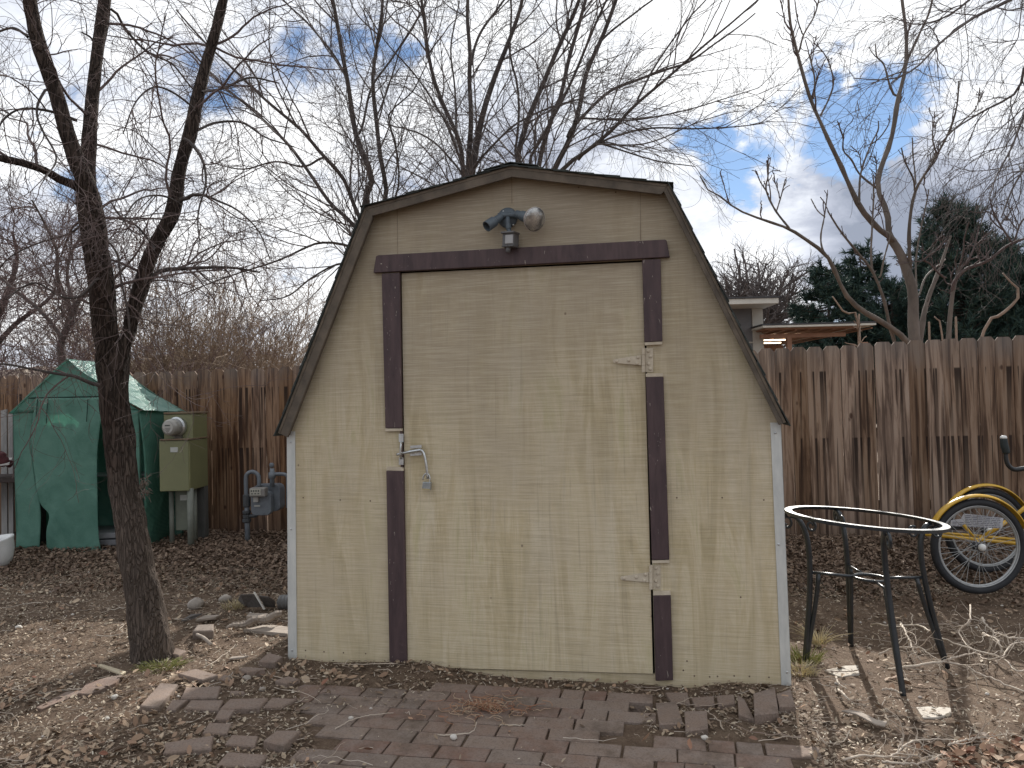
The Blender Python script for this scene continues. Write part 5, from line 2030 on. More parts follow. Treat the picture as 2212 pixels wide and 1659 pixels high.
treesB = dict(
    label='bare tree behind the middle of the shed roof with straight upright stems', base=(1012, 1120),
    trunk=([(1012, 1135, 16), (1012, 900, 14), (1012, 600, 12), (1010, 440, 11)], 0),
    stems=[([(1008, 420, 6), (1003, 378, 6), (993, 319, 5.5), (966, 246, 5), (943, 182, 4.6), (920, 100, 4.2), (911, 36, 4), (905, -40, 3.5), (890, -150, 3)], (0, -.7)),
           ([(1012, 420, 7), (1015, 365, 7), (1021, 273, 6), (1018, 182, 5.4), (1021, 114, 5), (1014, 46, 4.5), (1014, -20, 4), (1010, -150, 3)], (0, .5)),
           ([(1012, 430, 9), (1018, 374, 9), (1039, 255, 7.5), (1066, 173, 6.4), (1094, 100, 5.4), (1121, 27, 4.6), (1132, -20, 4.2), (1160, -140, 3)], (0, -.2)),
           ([(1019, 140, 3.6), (1030, 100, 3.4), (1048, 58, 3), (1085, 0, 2.6), (1130, -80, 2)], (0, .6)),
           ([(1015, 400, 4), (1028, 360, 3.2), (1066, 314, 2.8), (1112, 269, 2.4), (1180, 236, 2), (1260, 215, 1.4)], (0, -.7)),
           ([(1010, 400, 3), (975, 290, 2.6), (930, 220, 2.2), (880, 150, 1.9), (830, 90, 1.5), (790, 20, 1.2)], (0, -1)),
           ([(1005, 400, 3), (960, 330, 2.4), (905, 290, 2), (840, 270, 1.5)], (0, .5)),
           ([(985, 300, 3), (985, 200, 2.4), (980, 100, 2), (990, 0, 1.6)], (0, .8))])
treesC = dict(
    label='bare tree behind the right half of the shed roof, limbs fanning right', base=(1165, 1120),
    trunk=([(1165, 1135, 18), (1165, 900, 16), (1168, 600, 14), (1172, 440, 12)], 0),
    stems=[([(1160, 430, 8), (1121, 355, 7), (1126, 319, 7), (1144, 264, 6.6), (1176, 191, 6), (1203, 118, 5.4), (1226, 55, 5), (1253, -10, 4.5), (1290, -130, 3.4)], (0, -.4)),
           ([(1150, 420, 5), (1116, 345, 3.4), (1116, 300, 3.2), (1116, 182, 2.9), (1103, 114, 2.7), (1103, -10, 2.3), (1095, -120, 2)], (0, .5)),
           ([(1168, 430, 7), (1169, 360, 6), (1189, 255, 5.6), (1212, 200, 5.2), (1235, 114, 4.8), (1253, 36, 4.4), (1267, -20, 4), (1300, -140, 3)], (0, .7)),
           ([(1165, 430, 5), (1146, 355, 4), (1176, 292, 3.9), (1212, 214, 3.6), (1249, 132, 3.3), (1280, 59, 3), (1312, -10, 2.6), (1360, -110, 2)], (0, -.9)),
           ([(1178, 430, 8), (1198, 365, 7), (1226, 301, 6.5), (1249, 228, 6), (1271, 150, 5.6), (1303, 68, 5), (1331, -10, 4.5), (1370, -130, 3.4)], (0, .3)),
           ([(1182, 430, 6), (1210, 365, 5.4), (1267, 324, 4.8), (1326, 278, 4.3), (1372, 228, 3.9), (1449, 160, 3.2), (1531, 91, 2.6), (1609, 23, 2), (1670, -40, 1.4)], (0, -.8)),
           ([(1226, 296, 4.4), (1267, 246, 4), (1317, 196, 3.7), (1376, 173, 3.4), (1449, 150, 3), (1495, 132, 2.6), (1563, 82, 2), (1631, 27, 1.5)], (0, .9)),
           ([(1250, 345, 3.2), (1267, 328, 3), (1322, 298, 2.7), (1404, 278, 2.3), (1495, 278, 1.9), (1586, 273, 1.4), (1645, 266, 1)], (-.1, -1)),
           ([(1240, 262, 2.6), (1258, 255, 2.6), (1358, 260, 2.2), (1431, 251, 1.9), (1518, 228, 1.5), (1640, 190, 1)], (0, .8)),
           ([(1285, 110, 3), (1320, 70, 2.6), (1380, 20, 2.2), (1440, -40, 1.6)], (0, .7)),
           ([(1290, 310, 2.4), (1360, 330, 2), (1430, 350, 1.6), (1500, 360, 1.1)], (-.2, .6)),
           ([(1376, 225, 2.6), (1430, 120, 2.2), (1490, 40, 1.8), (1540, -30, 1.4)], (-.3, .2))])
for T_, nn in ((treesA, 1.25), (treesB, .8), (treesC, 1.15)):
    bw = W(T_['base'][0], T_['base'][1], DB_)
    t_ = thing('bare_tree', (bw.x, bw.y, 0), T_['label'], 'tree', group='bare trees behind the shed')
    P0, R0 = limbs([T_['trunk']], DB_, 12, .02)
    P0[:, 0, 2] = -.1
    tb = T_['trunk'][0][2]
    st = []
    for pts_, dd_ in T_['stems']:
        if pts_[0][1] > 350:                      # rises from the trunk: root it inside the trunk
            pts_ = [(tb[0], tb[1] + 60, pts_[0][2] * 1.25), (tb[0] * .5 + pts_[0][0] * .5, tb[1] - 60, pts_[0][2] * 1.15)] + pts_
        last, prev = pts_[-1], pts_[-2]
        if last[1] < 0:
            pts_ = pts_ + [(last[0] + (last[0] - prev[0]) * .9, last[1] - 150, 1.2)]
        st.append((pts_, dd_))
    P1, R1 = limbs(st, DB_, 32, .06)
    R1 = R1 * .88
    m_ = MB().tubes(P0, R0, 14)
    m_.build('trunk', bark_bg, t_, smooth=True)
    m_ = MB().tubes(P1, R1, 9)
    m_.build('limb', bark_bg, t_, smooth=True)
    vis = lambda p: (p[:, 2] > 2.2)
    a0 = spawn(P1, R1, int(95 * nn), .8, 2.0, 34, 16, wander=.22, up=.15, curl=.5, rmax=.0115, rmin=.0055, t0=.12, region=vis)
    a1 = spawn(a0[0], a0[1], int(360 * nn), .5, 1.4, 36, 14, wander=.24, up=-.05, curl=.7, rmax=.0062, rmin=.0034, t0=.12, region=vis)
    a2 = spawn(a1[0], a1[1], int(1300 * nn), .3, .9, 38, 10, wander=.26, up=-.15, curl=.9, rmax=.0036, rmin=.0024, t0=.12, region=vis)
    a3 = spawn(a2[0], a2[1], int(2300 * nn), .12, .45, 38, 7, wander=.26, up=-.1, curl=.8, rmax=.0026, rmin=.0019, t0=.1, region=vis)
    crown('crown', twig_bg, t_, [(a0[0], a0[1], 5), (a1[0], a1[1], 4), (a2[0], a2[1], 3), (a3[0], a3[1], 3)])

# --- pale tree with knobbly shoots beyond the right fence
smooth_bark = simple('smooth_grey_bark', (0.175, 0.145, 0.122), (0.090, 0.074, 0.062), scale=7, stretch=(1, 1, .4), rough=0.8, bmp=.25)
shoot_bark = simple('shoot_bark', (0.120, 0.085, 0.078), (0.070, 0.048, 0.048), scale=4, rough=0.8)
DFg = 8.1
fig_st = [
    ([(1974, 1130, 15), (1974, 900, 13), (1972, 760, 12), (1970, 700, 11.5), (1972, 640, 10.5), (1966, 605, 10), (1956, 575, 9.5), (1946, 546, 9), (1924, 512, 8.5)], 0),
    ([(1930, 520, 6.5), (1922, 511, 6.6), (1902, 499, 6.3), (1859, 456, 5.8), (1833, 408, 5.4), (1816, 364, 5), (1794, 312, 4.6), (1772, 260, 4.2), (1751, 208, 4.0), (1725, 117, 3.2), (1707, 43, 2.8), (1700, -40, 2.4), (1690, -140, 2)], (0, -.9)),
    ([(1930, 522, 6), (1924, 505, 6), (1920, 460, 5.7), (1902, 412, 5.4), (1905, 369, 5.3), (1924, 304, 5), (1937, 217, 4.6), (1955, 161, 4.2), (1961, 108, 3.8), (1950, 0, 3.2), (1945, -120, 2.6)], (0, .6)),
    ([(1958, 140, 2.8), (1970, 110, 2.7), (1989, 65, 2.5), (2007, 22, 2.3), (2025, -60, 2)], (.5, .3)),
    ([(1974, 900, 7), (1957, 745, 6.8), (1937, 720, 6.4), (1902, 694, 5.8), (1859, 668, 5.2), (1824, 633, 4.8), (1803, 590, 4.5), (1783, 551, 4.1), (1746, 521, 3.6), (1707, 497, 3.1), (1664, 482, 2.6), (1616, 464, 2.3), (1586, 447, 2.0), (1560, 425, 1.8), (1529, 408, 1.5), (1514, 380, 1.2)], (0, -1.3)),
    ([(1707, 496, 2.4), (1677, 456, 2.2), (1660, 421, 1.9), (1657, 400, 1.7), (1662, 382, 1.6), (1664, 343, 1.3)], (-1, -1.2)),
    ([(1660, 421, 1.5), (1645, 392, 1.4), (1638, 368, 1.2)], (-1.1, -1.3)),
    ([(1677, 456, 1.6), (1686, 425, 1.5), (1694, 388, 1.2)], (-1, -1)),
    ([(1783, 548, 2), (1776, 530, 1.9), (1775, 505, 1.8), (1782, 469, 1.5), (1789, 422, 1.2)], (-.7, -.7)),
    ([(1782, 469, 1.4), (1766, 455, 1.3), (1752, 430, 1.1)], (-.7, -.5)),
    ([(1980, 900, 6), (1988, 720, 5.4), (2002, 651, 4.8), (2024, 599, 4.0), (2040, 560, 3.2), (2056, 510, 2.2)], (0, .5)),
    ([(1966, 580, 4.2), (1963, 540, 4), (1965, 477, 3.4), (1976, 412, 3.0), (2002, 364, 2.6), (2046, 291, 2.2), (2060, 255, 2), (2067, 226, 1.8), (2072, 174, 1.3)], (0, -.5)),
    ([(1976, 412, 2), (1972, 385, 1.8), (1955, 350, 1.6), (1948, 320, 1.3)], (-.2, -.4)),
    ([(1976, 400, 1.8), (1972, 370, 1.6), (1966, 335, 1.5), (1965, 298, 1.2)], (-.2, 0)),
    ([(2010, 350, 1.8), (2020, 330, 1.7), (2014, 300, 1.5), (2018, 260, 1.2)], (-.2, -.1)),
    ([(2046, 291, 1.5), (2080, 262, 1.5), (2110, 230, 1.3), (2115, 190, 1.1)], (-.4, 0)),
    ([(1962, 900, 4), (1930, 740, 3.6), (1920, 700, 3.4), (1911, 651, 3.1), (1885, 586, 2.7), (1850, 542, 2.4), (1816, 499, 2), (1790, 456, 1.6)], (0, -.6)),
    ([(1889, 590, 2.3), (1885, 540, 2.2), (1883, 477, 2), (1885, 430, 1.8), (1887, 382, 1.3)], (-.3, -.3)),
    ([(1898, 600, 2), (1905, 560, 1.8), (1918, 515, 1.5), (1924, 490, 1.1)], (-.3, -.4)),
    ([(1855, 440, 2.4), (1857, 410, 2.3), (1862, 370, 2.1), (1881, 312, 1.8), (1894, 282, 1.5), (1893, 262, 1.2)], (-.3, -.3)),
    ([(1881, 312, 1.5), (1900, 296, 1.4), (1916, 270, 1.2), (1918, 250, 1)], (-.3, -.5)),
    ([(1902, 412, 2.4), (1859, 377, 2.1), (1838, 345, 1.9), (1820, 325, 1.7), (1818, 295, 1.5), (1806, 262, 1.2)], (.3, -.1)),
    ([(1772, 250, 2.2), (1790, 208, 2), (1796, 174, 1.7), (1784, 130, 1.2)], (-.5, -.6)),
    ([(1757, 212, 2), (1761, 165, 1.8), (1748, 117, 1.4)], (-.5, -.4)),
    ([(1725, 113, 2), (1735, 74, 1.8), (1759, 30, 1.5), (1775, -30, 1.2)], (-.6, -.6)),
    ([(1735, 74, 1.5), (1722, 40, 1.3), (1715, 0, 1.1)], (-.6, -.8)),
    ([(1937, 207, 2.4), (1926, 180, 2.1), (1914, 140, 1.8), (1898, 121, 1.5), (1894, 95, 1.2)], (.1, 0)),
    ([(1926, 180, 1.7), (1945, 160, 1.6), (1958, 128, 1.3)], (.1, .3)),
    ([(1982, 640, 2.2), (2000, 600, 2), (2024, 575, 1.7), (2040, 560, 1.4)], (0, .6)),
    ([(1980, 620, 2), (1981, 560, 1.9), (1990, 480, 1.6), (2004, 410, 1.3)], (.2, .5)),
]
bw = W(1974, 1130, DFg)
fig = thing('knobbly_tree', (bw.x, bw.y, 0), 'bare grey tree with knobbly upturned shoots rising behind the fence right of the shed', 'tree')
FP, FR = limbs(fig_st, DFg, 26, .035)
FP[0, 0, 2] = -.1
MB().tubes(FP[:1], FR[:1], 14).build('trunk', smooth_bark, fig, smooth=True)
FR = FR * 1.0
MB().tubes(FP[1:], FR[1:] * (1 + .10 * RNG.normal(size=FR[1:].shape)), 9).build('limb', smooth_bark, fig, smooth=True)
b0 = spawn(FP[1:], FR[1:], 46, .18, .50, 34, 12, wander=.30, up=1.2, curl=.2, rmax=.009, rmin=.006, t0=.35, region=lambda p: p[:, 2] > 2.6)
b1 = spawn(b0[0], b0[1], 110, .06, .20, 40, 8, wander=.45, up=.9, curl=.3, rmax=.0075, rmin=.0055, t0=.3)
b2 = spawn(FP[5:], FR[5:], 110, .05, .16, 45, 7, wander=.6, up=1.2, rmax=.0075, rmin=.0055, t0=.5)
crown('crown', shoot_bark, fig, [(b0[0], b0[1] * (1.1 + .12 * RNG.normal(size=b0[1].shape)), 6), (b1[0], b1[1], 5), (b2[0], b2[1], 5)])

# a lower, younger neighbour of the same kind to its right
fig2 = [
    ([(2046, 1130, 8), (2044, 800, 6.5), (2046, 720, 5.2), (2052, 670, 4.6), (2059, 629, 4.0), (2068, 600, 3.2), (2074, 575, 2.2)], 0),
    ([(2057, 640, 3.6), (2062, 610, 3.6), (2089, 581, 3.6), (2115, 572, 3.4), (2141, 560, 3.2), (2168, 538, 3), (2189, 525, 2.8), (2225, 512, 2.5), (2290, 490, 2)], (0, -.5)),
    ([(2186, 524, 2.2), (2170, 500, 2.1), (2159, 482, 2), (2146, 455, 1.7), (2141, 430, 1.3)], (-.3, -.4)),
    ([(2170, 500, 1.6), (2150, 486, 1.5), (2138, 470, 1.3), (2140, 455, 1.1)], (-.3, -.2)),
    ([(2189, 524, 2), (2196, 500, 1.8), (2204, 480, 1.6), (2216, 465, 1.3)], (-.3, -.4)),
    ([(2044, 600, 2), (2030, 590, 2.2), (2012, 570, 2.1), (2000, 560, 1.9), (2024, 540, 1.7), (2040, 520, 1.5)], (0, -.3)),
    ([(2070, 590, 2.2), (2096, 560, 2), (2108, 530, 1.8), (2116, 490, 1.5)], (0, .2)),
    ([(2074, 575, 2), (2082, 545, 1.8), (2084, 515, 1.5), (2092, 480, 1.2)], (0, -.3)),
]
bw = W(2046, 1130, 7.9)
f2 = thing('knobbly_tree', (bw.x, bw.y, 0), 'low young tree with reddish knobbly shoots behind the fence, before the dark conifers', 'tree')
P_, R_ = limbs(fig2, 7.9, 26, .03)
MB().tubes(P_[:1], R_[:1], 10).build('trunk', smooth_bark, f2, smooth=True)
c0 = spawn(P_, R_, 40, .12, .40, 45, 10, wander=.6, up=.9, rmax=.0085, rmin=.006, t0=.3, region=lambda p: p[:, 2] > 2.2)
c1_ = spawn(c0[0], c0[1], 70, .05, .18, 45, 7, wander=.6, up=.9, rmax=.007, rmin=.0055, t0=.3)
crown('crown', shoot_bark, f2, [(P_[1:], R_[1:], 8), (c0[0], c0[1], 6), (c1_[0], c1_[1], 5)])
# pruned pale branch and stubs poking above the fence
stubs = [
    ([(2040, 1100, 3), (2119, 733, 3.2), (2163, 680, 3.2), (2190, 655, 3), (2200, 640, 2.8), (2200, 625, 2.6), (2186, 612, 2.2), (2167, 590, 1.5)], 'long pale crooked branch rising over the fence at the right edge'),
    ([(1860, 1100, 2.5), (1855, 712, 2.2), (1824, 677, 2), (1798, 640, 1.5)], 'thin pale leaning shoot over the fence before the patio cover'),
    ([(1857, 1100, 3.5), (1856, 740, 3.4), (1852, 712, 3.2), (1854, 690, 2.6), (1855, 678, 1.8)], 'stubby cut stump of reddish shoots poking over the fence by the patio cover'),
    ([(2006, 1100, 2.6), (2006, 740, 2.4), (2006, 695, 2)], 'short straight cut stub over the fence right of the grey trunk'),
    ([(2040, 1100, 2.2), (2034, 735, 2.0), (2018, 684, 1.4)], 'thin dark leaning stub over the fence'),
    ([(2063, 1100, 2.8), (2064, 740, 2.6), (2064, 684, 2)], 'straight tan cut stub over the fence left of the pale crooked branch'),
]
for pts, lab in stubs:
    P_, R_ = limbs([(pts, 0)], 7.45, 26, .015)
    P_[0, 0, 2] = 0
    m_ = MB()
    m_.tube(P_[0], R_[0], 8)
    if 'stubby' in lab:
        e_ = spawn(P_[:, -6:], R_[:, -6:], 12, .06, .16, 40, 6, wander=.5, up=.8, rmax=.008, rmin=.006, t0=0)
        m_.tubes(e_[0], e_[1], 6)
    tag(m_.build('cut_sapling', simple('pale_sapling', (0.30, 0.22, 0.165), (0.17, 0.12, 0.09), scale=5, rough=0.85), smooth=True), lab, 'sapling', 'cut saplings behind the right fence')

# --- drooping twigs of a tree out of frame to the right
droop = [
    ([(2720, 1150, 22), (2700, 800, 19), (2660, 400, 16), (2560, 150, 13), (2450, 20, 11)], 0),
    ([(2450, 40, 8), (2330, -40, 6), (2230, -40, 4.6), (2180, 0, 3.8), (2098, 43, 3), (2033, 95, 2.4), (1981, 147, 1.9), (1929, 172, 1.5), (1850, 168, 1.0)], (0, -.9)),
    ([(2560, 200, 8), (2400, 70, 5), (2290, 80, 4), (2212, 130, 3.2), (2189, 200, 2.6), (2119, 243, 2.1), (2054, 285, 1.5), (1995, 340, 1)], (0, .5)),
    ([(2600, 260, 7), (2450, 120, 5), (2320, 160, 3.8), (2240, 205, 3), (2205, 260, 2.5), (2180, 320, 2), (2150, 380, 1.5), (2130, 440, 1)], (0, -.5)),
    ([(2450, 20, 6), (2330, -90, 4.6), (2230, -110, 3.8), (2150, -60, 3.2), (2090, 0, 2.6), (2040, 40, 2), (1985, 55, 1.5), (1930, 40, 1)], (0, .6)),
    ([(2620, 300, 6), (2450, 230, 4), (2330, 270, 3.2), (2240, 340, 2.5), (2190, 410, 2), (2160, 470, 1.3)], (0, 0)),
]
bw = W(2720, 1150, 7.3)
dt = thing('bare_tree', (bw.x, bw.y, 0), 'bare tree outside the right edge whose fine drooping twigs fill the top right corner', 'tree')
P_, R_ = limbs(droop, 7.3, 26, .06)
P_[0, 0, 2] = -.1
MB().tubes(P_[:1], R_[:1], 12).build('trunk', bark_bg, dt, smooth=True)
e0 = spawn(P_[1:], R_[1:], 100, .5, 1.3, 45, 14, wander=.3, up=-1.0, curl=.7, rmax=.006, rmin=.0036, t0=.25)
e1 = spawn(e0[0], e0[1], 480, .3, .9, 44, 12, wander=.3, up=-1.0, curl=.9, rmax=.0045, rmin=.0026, t0=.1)
e2 = spawn(e1[0], e1[1], 1700, .12, .45, 42, 9, wander=.3, up=-.5, curl=1.0, rmax=.0023, rmin=.0015, t0=.1)
e3 = spawn(e2[0], e2[1], 1600, .05, .2, 42, 6, wander=.3, up=-.1, curl=.8, rmax=.002, rmin=.0015, t0=.1)
crown('crown', twig_bg, dt, [(P_[1:], R_[1:], 8), (e0[0], e0[1], 5), (e1[0], e1[1], 4), (e2[0], e2[1], 3), (e3[0], e3[1], 3)])


# --- background brush and small trees left of the shed
def bush(name, label, u, v, D, h, w, n, mat, spread=.5, rad=.006, layers=(1.0, 4, 10), group=None, cat='shrub', trunk=None, up=.3, lens=(.6, .3)):
    b = W(u, v, D)
    root = thing(name, (b.x, b.y, 0), label, cat, group=group)
    base = np.zeros((n, 2, 3))
    base[:, :, 0] = b.x + RNG.normal(size=(n, 1)) * w * .22
    base[:, :, 1] = b.y + RNG.normal(size=(n, 1)) * w * .18
    base[:, 1, 2] = .1
    if trunk is not None:
        Pm, Rm = limbs(trunk, D, 20, .1)
        MB().tubes(Pm, Rm, 8).build('trunk', bark_bg, root, smooth=True)
        s0 = spawn(Pm, Rm, n, h * .25, h * .6, 45, 14, wander=.5, up=up, curl=.8, rmax=rad * 1.6, rmin=rad, t0=.15)
    else:
        s0 = spawn(base, np.full((n, 2), rad * 2.2), n, h * .7, h * 1.15, 26 * spread * 2, 12, wander=.28, up=up, curl=.35, rmax=rad * 1.7, rmin=rad, t0=0)
    s1 = spawn(s0[0], s0[1], int(n * layers[1]), h * .16, h * .42, 36, 10, wander=.4, up=up * .6, curl=.8, rmax=rad, rmin=rad * .6, t0=.15)
    s2 = spawn(s1[0], s1[1], int(n * layers[2]), h * .07, h * .2, 40, 7, wander=.4, up=up * .3, curl=.8, rmax=rad * .7, rmin=rad * .5, t0=.1)
    crown('crown', mat, root, [(s0[0], s0[1], 4), (s1[0], s1[1], 3), (s2[0], s2[1], 3)])
    return root


bush('bare_tree', 'tangled reddish bare tree with a crooked trunk above the greenhouse', 150, 1000, 12.5, 3.0, 2, 70, twig_red, rad=.006, layers=(1, 7, 20), cat='tree', up=.0,
     trunk=[([(140, 1040, 12), (138, 800, 10), (134, 745, 8), (153, 692, 7), (165, 659, 6), (180, 640, 5), (195, 630, 4), (230, 580, 3)], 0), ([(153, 700, 6), (140, 660, 5.5), (120, 600, 4.5), (125, 540, 3.6), (95, 480, 2.6), (60, 430, 1.8)], -.8),
            ([(138, 740, 5), (100, 690, 4.5), (60, 650, 3.8), (20, 620, 3), (-40, 560, 2)], .8), ([(165, 659, 4), (150, 600, 3.6), (160, 540, 3), (200, 470, 2)], .6), ([(180, 640, 4), (230, 620, 3.5), (280, 570, 2.5), (310, 520, 1.6)], -.5)])
bush('bare_tree', 'reddish bare tree at the far left edge behind the grey boards', -30, 1000, 14.5, 3.2, 2.4, 60, twig_red, rad=.007, layers=(1, 7, 18), cat='tree', up=.05,
     trunk=[([(-30, 1030, 12), (-25, 800, 10), (-10, 700, 8), (20, 620, 6), (40, 560, 4), (30, 500, 3)], 0), ([(-20, 760, 6), (30, 700, 5), (80, 660, 4), (120, 620, 2.5)], .5), ([(-25, 760, 6), (-60, 680, 5), (-80, 600, 4)], 0)])
bushes = [(20, 13.2, 2.5, 'reddish brush behind the far left end of the fence', twig_red), (330, 15.5, 2.7, 'brown brush just right of the elm trunk, above the fence', twig_red),
          (70, 17.0, 3.3, 'darker reddish thicket behind the greenhouse peak', twig_red)]
for (u, D, h, lab, mt) in bushes:
    bush('brush', lab, u, 1000, D, h, 3.4, 70, mt, rad=.008, layers=(1, 7, 22), group='brush beyond the left fence', up=.2)
tans = [(400, 19, 5.4, 3.6, 'tallest pale tan thicket between the elm stems and the shed'), (495, 18, 4.3, 3.0, 'pale tan thicket in the middle of the gap left of the shed'), (310, 18.5, 4.6, 3.2, 'pale tan thicket partly behind the elm trunk'), (590, 24, 3.5, 4, 'low tan thicket nearest the shed roof edge'), (655, 30, 3.4, 4, 'farthest low thicket at the shed eave, below the sky')]
for (u, D, h, w_, lab) in tans:
    bush('thicket', lab, u, 1000, D, h, w_, 110, twig_tan, spread=.62, rad=.010 * D / 18, layers=(1, 8, 26), group='tan thickets beyond the left fence', up=.35)
bush('bare_tree', 'thin bare trees far off just left of the shed eave', 640, 990, 34, 6.2, 2.5, 30, twig_bg, rad=.016, layers=(1, 6, 18), cat='tree', up=.3)

# --- rounded far tree and low ones above the roofs
def far_tree(u, v, D, h, label, n=44, spread=.8, rad=.02, mat=twig_bg, grp=None):
    b = W(u, v, D)
    z0 = 0
    root = thing('bare_tree', (b.x, b.y, 0), label, 'tree', group=grp)
    P_ = np.zeros((1, 8, 3))
    P_[0, :, 0] = b.x + .05 * h * np.sin(np.linspace(0, 2, 8))
    P_[0, :, 1] = b.y
    P_[0, :, 2] = np.linspace(0, h * .52, 8)
    R_ = np.linspace(h * .025, h * .016, 8)[None]
    MB().tubes(P_, R_, 8).build('trunk', bark_bg, root, smooth=True)
    s0 = spawn(P_, R_, n, h * .34, h * .58, 46, 12, wander=.3, up=.35, curl=.4, rmax=h * .010, rmin=h * .005, t0=.45)
    s1 = spawn(s0[0], s0[1], n * 10, h * .10, h * .26, 42, 10, wander=.35, up=.2, curl=.6, rmax=h * .0042, rmin=rad * .8, t0=.2)
    s2 = spawn(s1[0], s1[1], n * 60, h * .04, h * .13, 42, 7, wander=.35, up=.15, curl=.6, rmax=rad * .8, rmin=rad * .55, t0=.1)
    crown('crown', mat, root, [(s0[0], s0[1], 5), (s1[0], s1[1], 3), (s2[0], s2[1], 3)])


far_tree(1606, 760, 38, 10.6, 'round-headed bare tree standing beyond the grey house by the shed roof edge', rad=.017)
far_tree(1560, 760, 41, 8.0, 'lower bare tree half hidden by the shed roof edge beyond the grey house', 24, rad=.016)
far_tree(1715, 760, 60, 6.6, 'small distant bare tree between the grey house and the conifers', 30, rad=.022, grp='small distant bare trees')
far_tree(1680, 760, 66, 6.6, 'faint distant bare tree just right of the grey house corner', 24, rad=.022, grp='small distant bare trees')

# --- conifers
needle = mat_leaf('conifer_needles', [(0.018, 0.038, 0.036), (0.034, 0.062, 0.052), (0.055, 0.092, 0.070), (0.024, 0.050, 0.046), (0.085, 0.115, 0.070)], rough=.75)
ctrunk = simple('conifer_bark', (0.08, 0.06, 0.05), (0.04, 0.03, 0.025), scale=6, rough=.95)


def conifer(u, vtop, D, width, label, upswept=.2, dens=1.0, grp='dark conifers on the right'):
    top = W(u, vtop, D)
    H_ = top.z
    root = thing('conifer_tree', (top.x, top.y, 0), label, 'tree', group=grp)
    MB().tube([(top.x, top.y, -.2), (top.x, top.y, H_ * .5), (top.x, top.y, H_ - .1)], np.array([H_ * .022, H_ * .014, .015]), 8).build('trunk', ctrunk, root)
    nb = int(125 * dens)
    zs = np.sort(RNG.random(nb)) ** .85
    az = RNG.random(nb) * 2 * math.pi
    Lb = width * ((1 - zs) ** .75) * (.5 + .75 * RNG.random(nb)) + .22
    K = 7
    P_ = np.zeros((nb, K, 3))
    for k in range(K):
        t = k / (K - 1)
        rr_ = Lb * t
        P_[:, k, 0] = top.x + np.cos(az) * rr_
        P_[:, k, 1] = top.y + np.sin(az) * rr_
        P_[:, k, 2] = H_ * (.04 + .955 * zs) + Lb * (upswept * t ** 1.6 - .26 * t * (1 - t) - .08 * t)
    R_ = np.linspace(.03, .006, K)[None] * np.ones((nb, 1))
    m = MB().tubes(P_, R_, 4)
    m.build('limb', ctrunk, root)
    # side sprays, then flat needle fans on each
    sA = spawn(P_, R_, int(nb * 11), .10 * width, .25 * width, 42, 6, wander=.25, up=upswept * .8, rmax=.01, rmin=.004, t0=.22)
    P2 = np.vstack([sA[0], P_[:, -4:, :][:, [0, 1, 1, 2, 2, 3], :]])
    nn = int(len(P2) * 30)
    idx = RNG.integers(0, len(P2), nn)
    t = RNG.random(nn) * 4.98
    i = t.astype(int)
    w_ = (t - i)[:, None]
    p = P2[idx, i] * (1 - w_) + P2[idx, i + 1] * w_
    tg_ = unit(P2[idx, i + 1] - P2[idx, i])
    sd_ = unit(RNG.normal(size=(nn, 3)) * np.array([1, 1, .5]))
    d = unit(tg_ * 1.1 + sd_ * .9)
    ln = (.10 + .16 * RNG.random(nn))[:, None] * (width / 2.2) ** .5
    wv = unit(np.cross(d, RNG.normal(size=(nn, 3)))) * .016 * (D / 26)
    V = np.stack([p - wv, p + wv, p + d * ln + wv * .3, p + d * ln - wv * .3], 1).reshape(-1, 3)
    F = np.arange(nn * 4).reshape(-1, 4)
    MB().raw(V, F).build('crown', needle, root)


conifer(1787, 575, 26, 2.2, 'slim leftmost conifer beyond the patio cover')
conifer(1858, 535, 28, 2.6, 'second conifer from the left, its tip just above its neighbour')
conifer(1752, 668, 30, 1.6, 'lowest dark conifer beside the patio cover roof')
conifer(1925, 610, 25, 2.4, 'low wide conifer behind the grey knobbly trunk', .3)
conifer(2050, 452, 24, 2.9, 'tallest dark conifer with an upswept feathery top', .6, 1.3)
conifer(2140, 520, 25, 2.7, 'conifer just right of the tallest one', .6, 1.1)
conifer(2215, 560, 24, 2.7, 'rightmost conifer cut off by the edge of the photo', .6, 1.1)
conifer(1990, 600, 27, 2.4, 'low conifer between the grey trunk and the tallest conifer', .4)

# ------------------------------------------------------------------ house beyond the fence
DH = 18.0
house = thing('grey_house', tuple(W(1560, 900, DH).xy) + (0,), 'grey house with white flat fascia and corner trim seen past the shed roof', 'house')
hgrey = simple('house_grey', (0.165, 0.165, 0.170), (0.135, 0.135, 0.140), scale=4, rough=.85, bmp=.1)
hwhite = simple('house_white', (0.66, 0.64, 0.57), (0.55, 0.53, 0.47), scale=3, rough=.7)
hcream = simple('house_cream', (0.46, 0.44, 0.39), (0.40, 0.38, 0.33), scale=3, rough=.7)
redwood = simple('redwood_soffit', (0.36, 0.20, 0.125), (0.26, 0.13, 0.08), scale=5, stretch=(1, 4, 1), rough=.7)
def fb_(u0, u1, v0, v1, D, depth, name, mat, parent, bev=0, y0=0):
    a, b = W(u0, v1, D), W(u1, v0, D)
    m = MB().box(((a.x + b.x) / 2, D + y0 + depth / 2, (a.z + b.z) / 2), (b.x - a.x, depth, b.z - a.z))
    return m.build(name, mat, parent, bevel=bev)
fb_(1440, 1644, 660, 1000, DH, 5.0, 'wall', hgrey, house)
fb_(1634, 1646.5, 659, 1000, DH, .2, 'corner_trim', hcream, house, y0=-.03)
fb_(1440, 1633.5, 738, 746, DH, .1, 'band_trim', hcream, house, y0=-.03)
rf_ = MB()
a, b = W(1440, 661, DH - .9), W(1682, 643, DH - .9)
rf_.box(((a.x + b.x) / 2, DH + 2.2, (a.z + b.z) / 2), (b.x - a.x, 6.2, b.z - a.z))
roofh = rf_.build('roof', hwhite, house, bevel=.01)
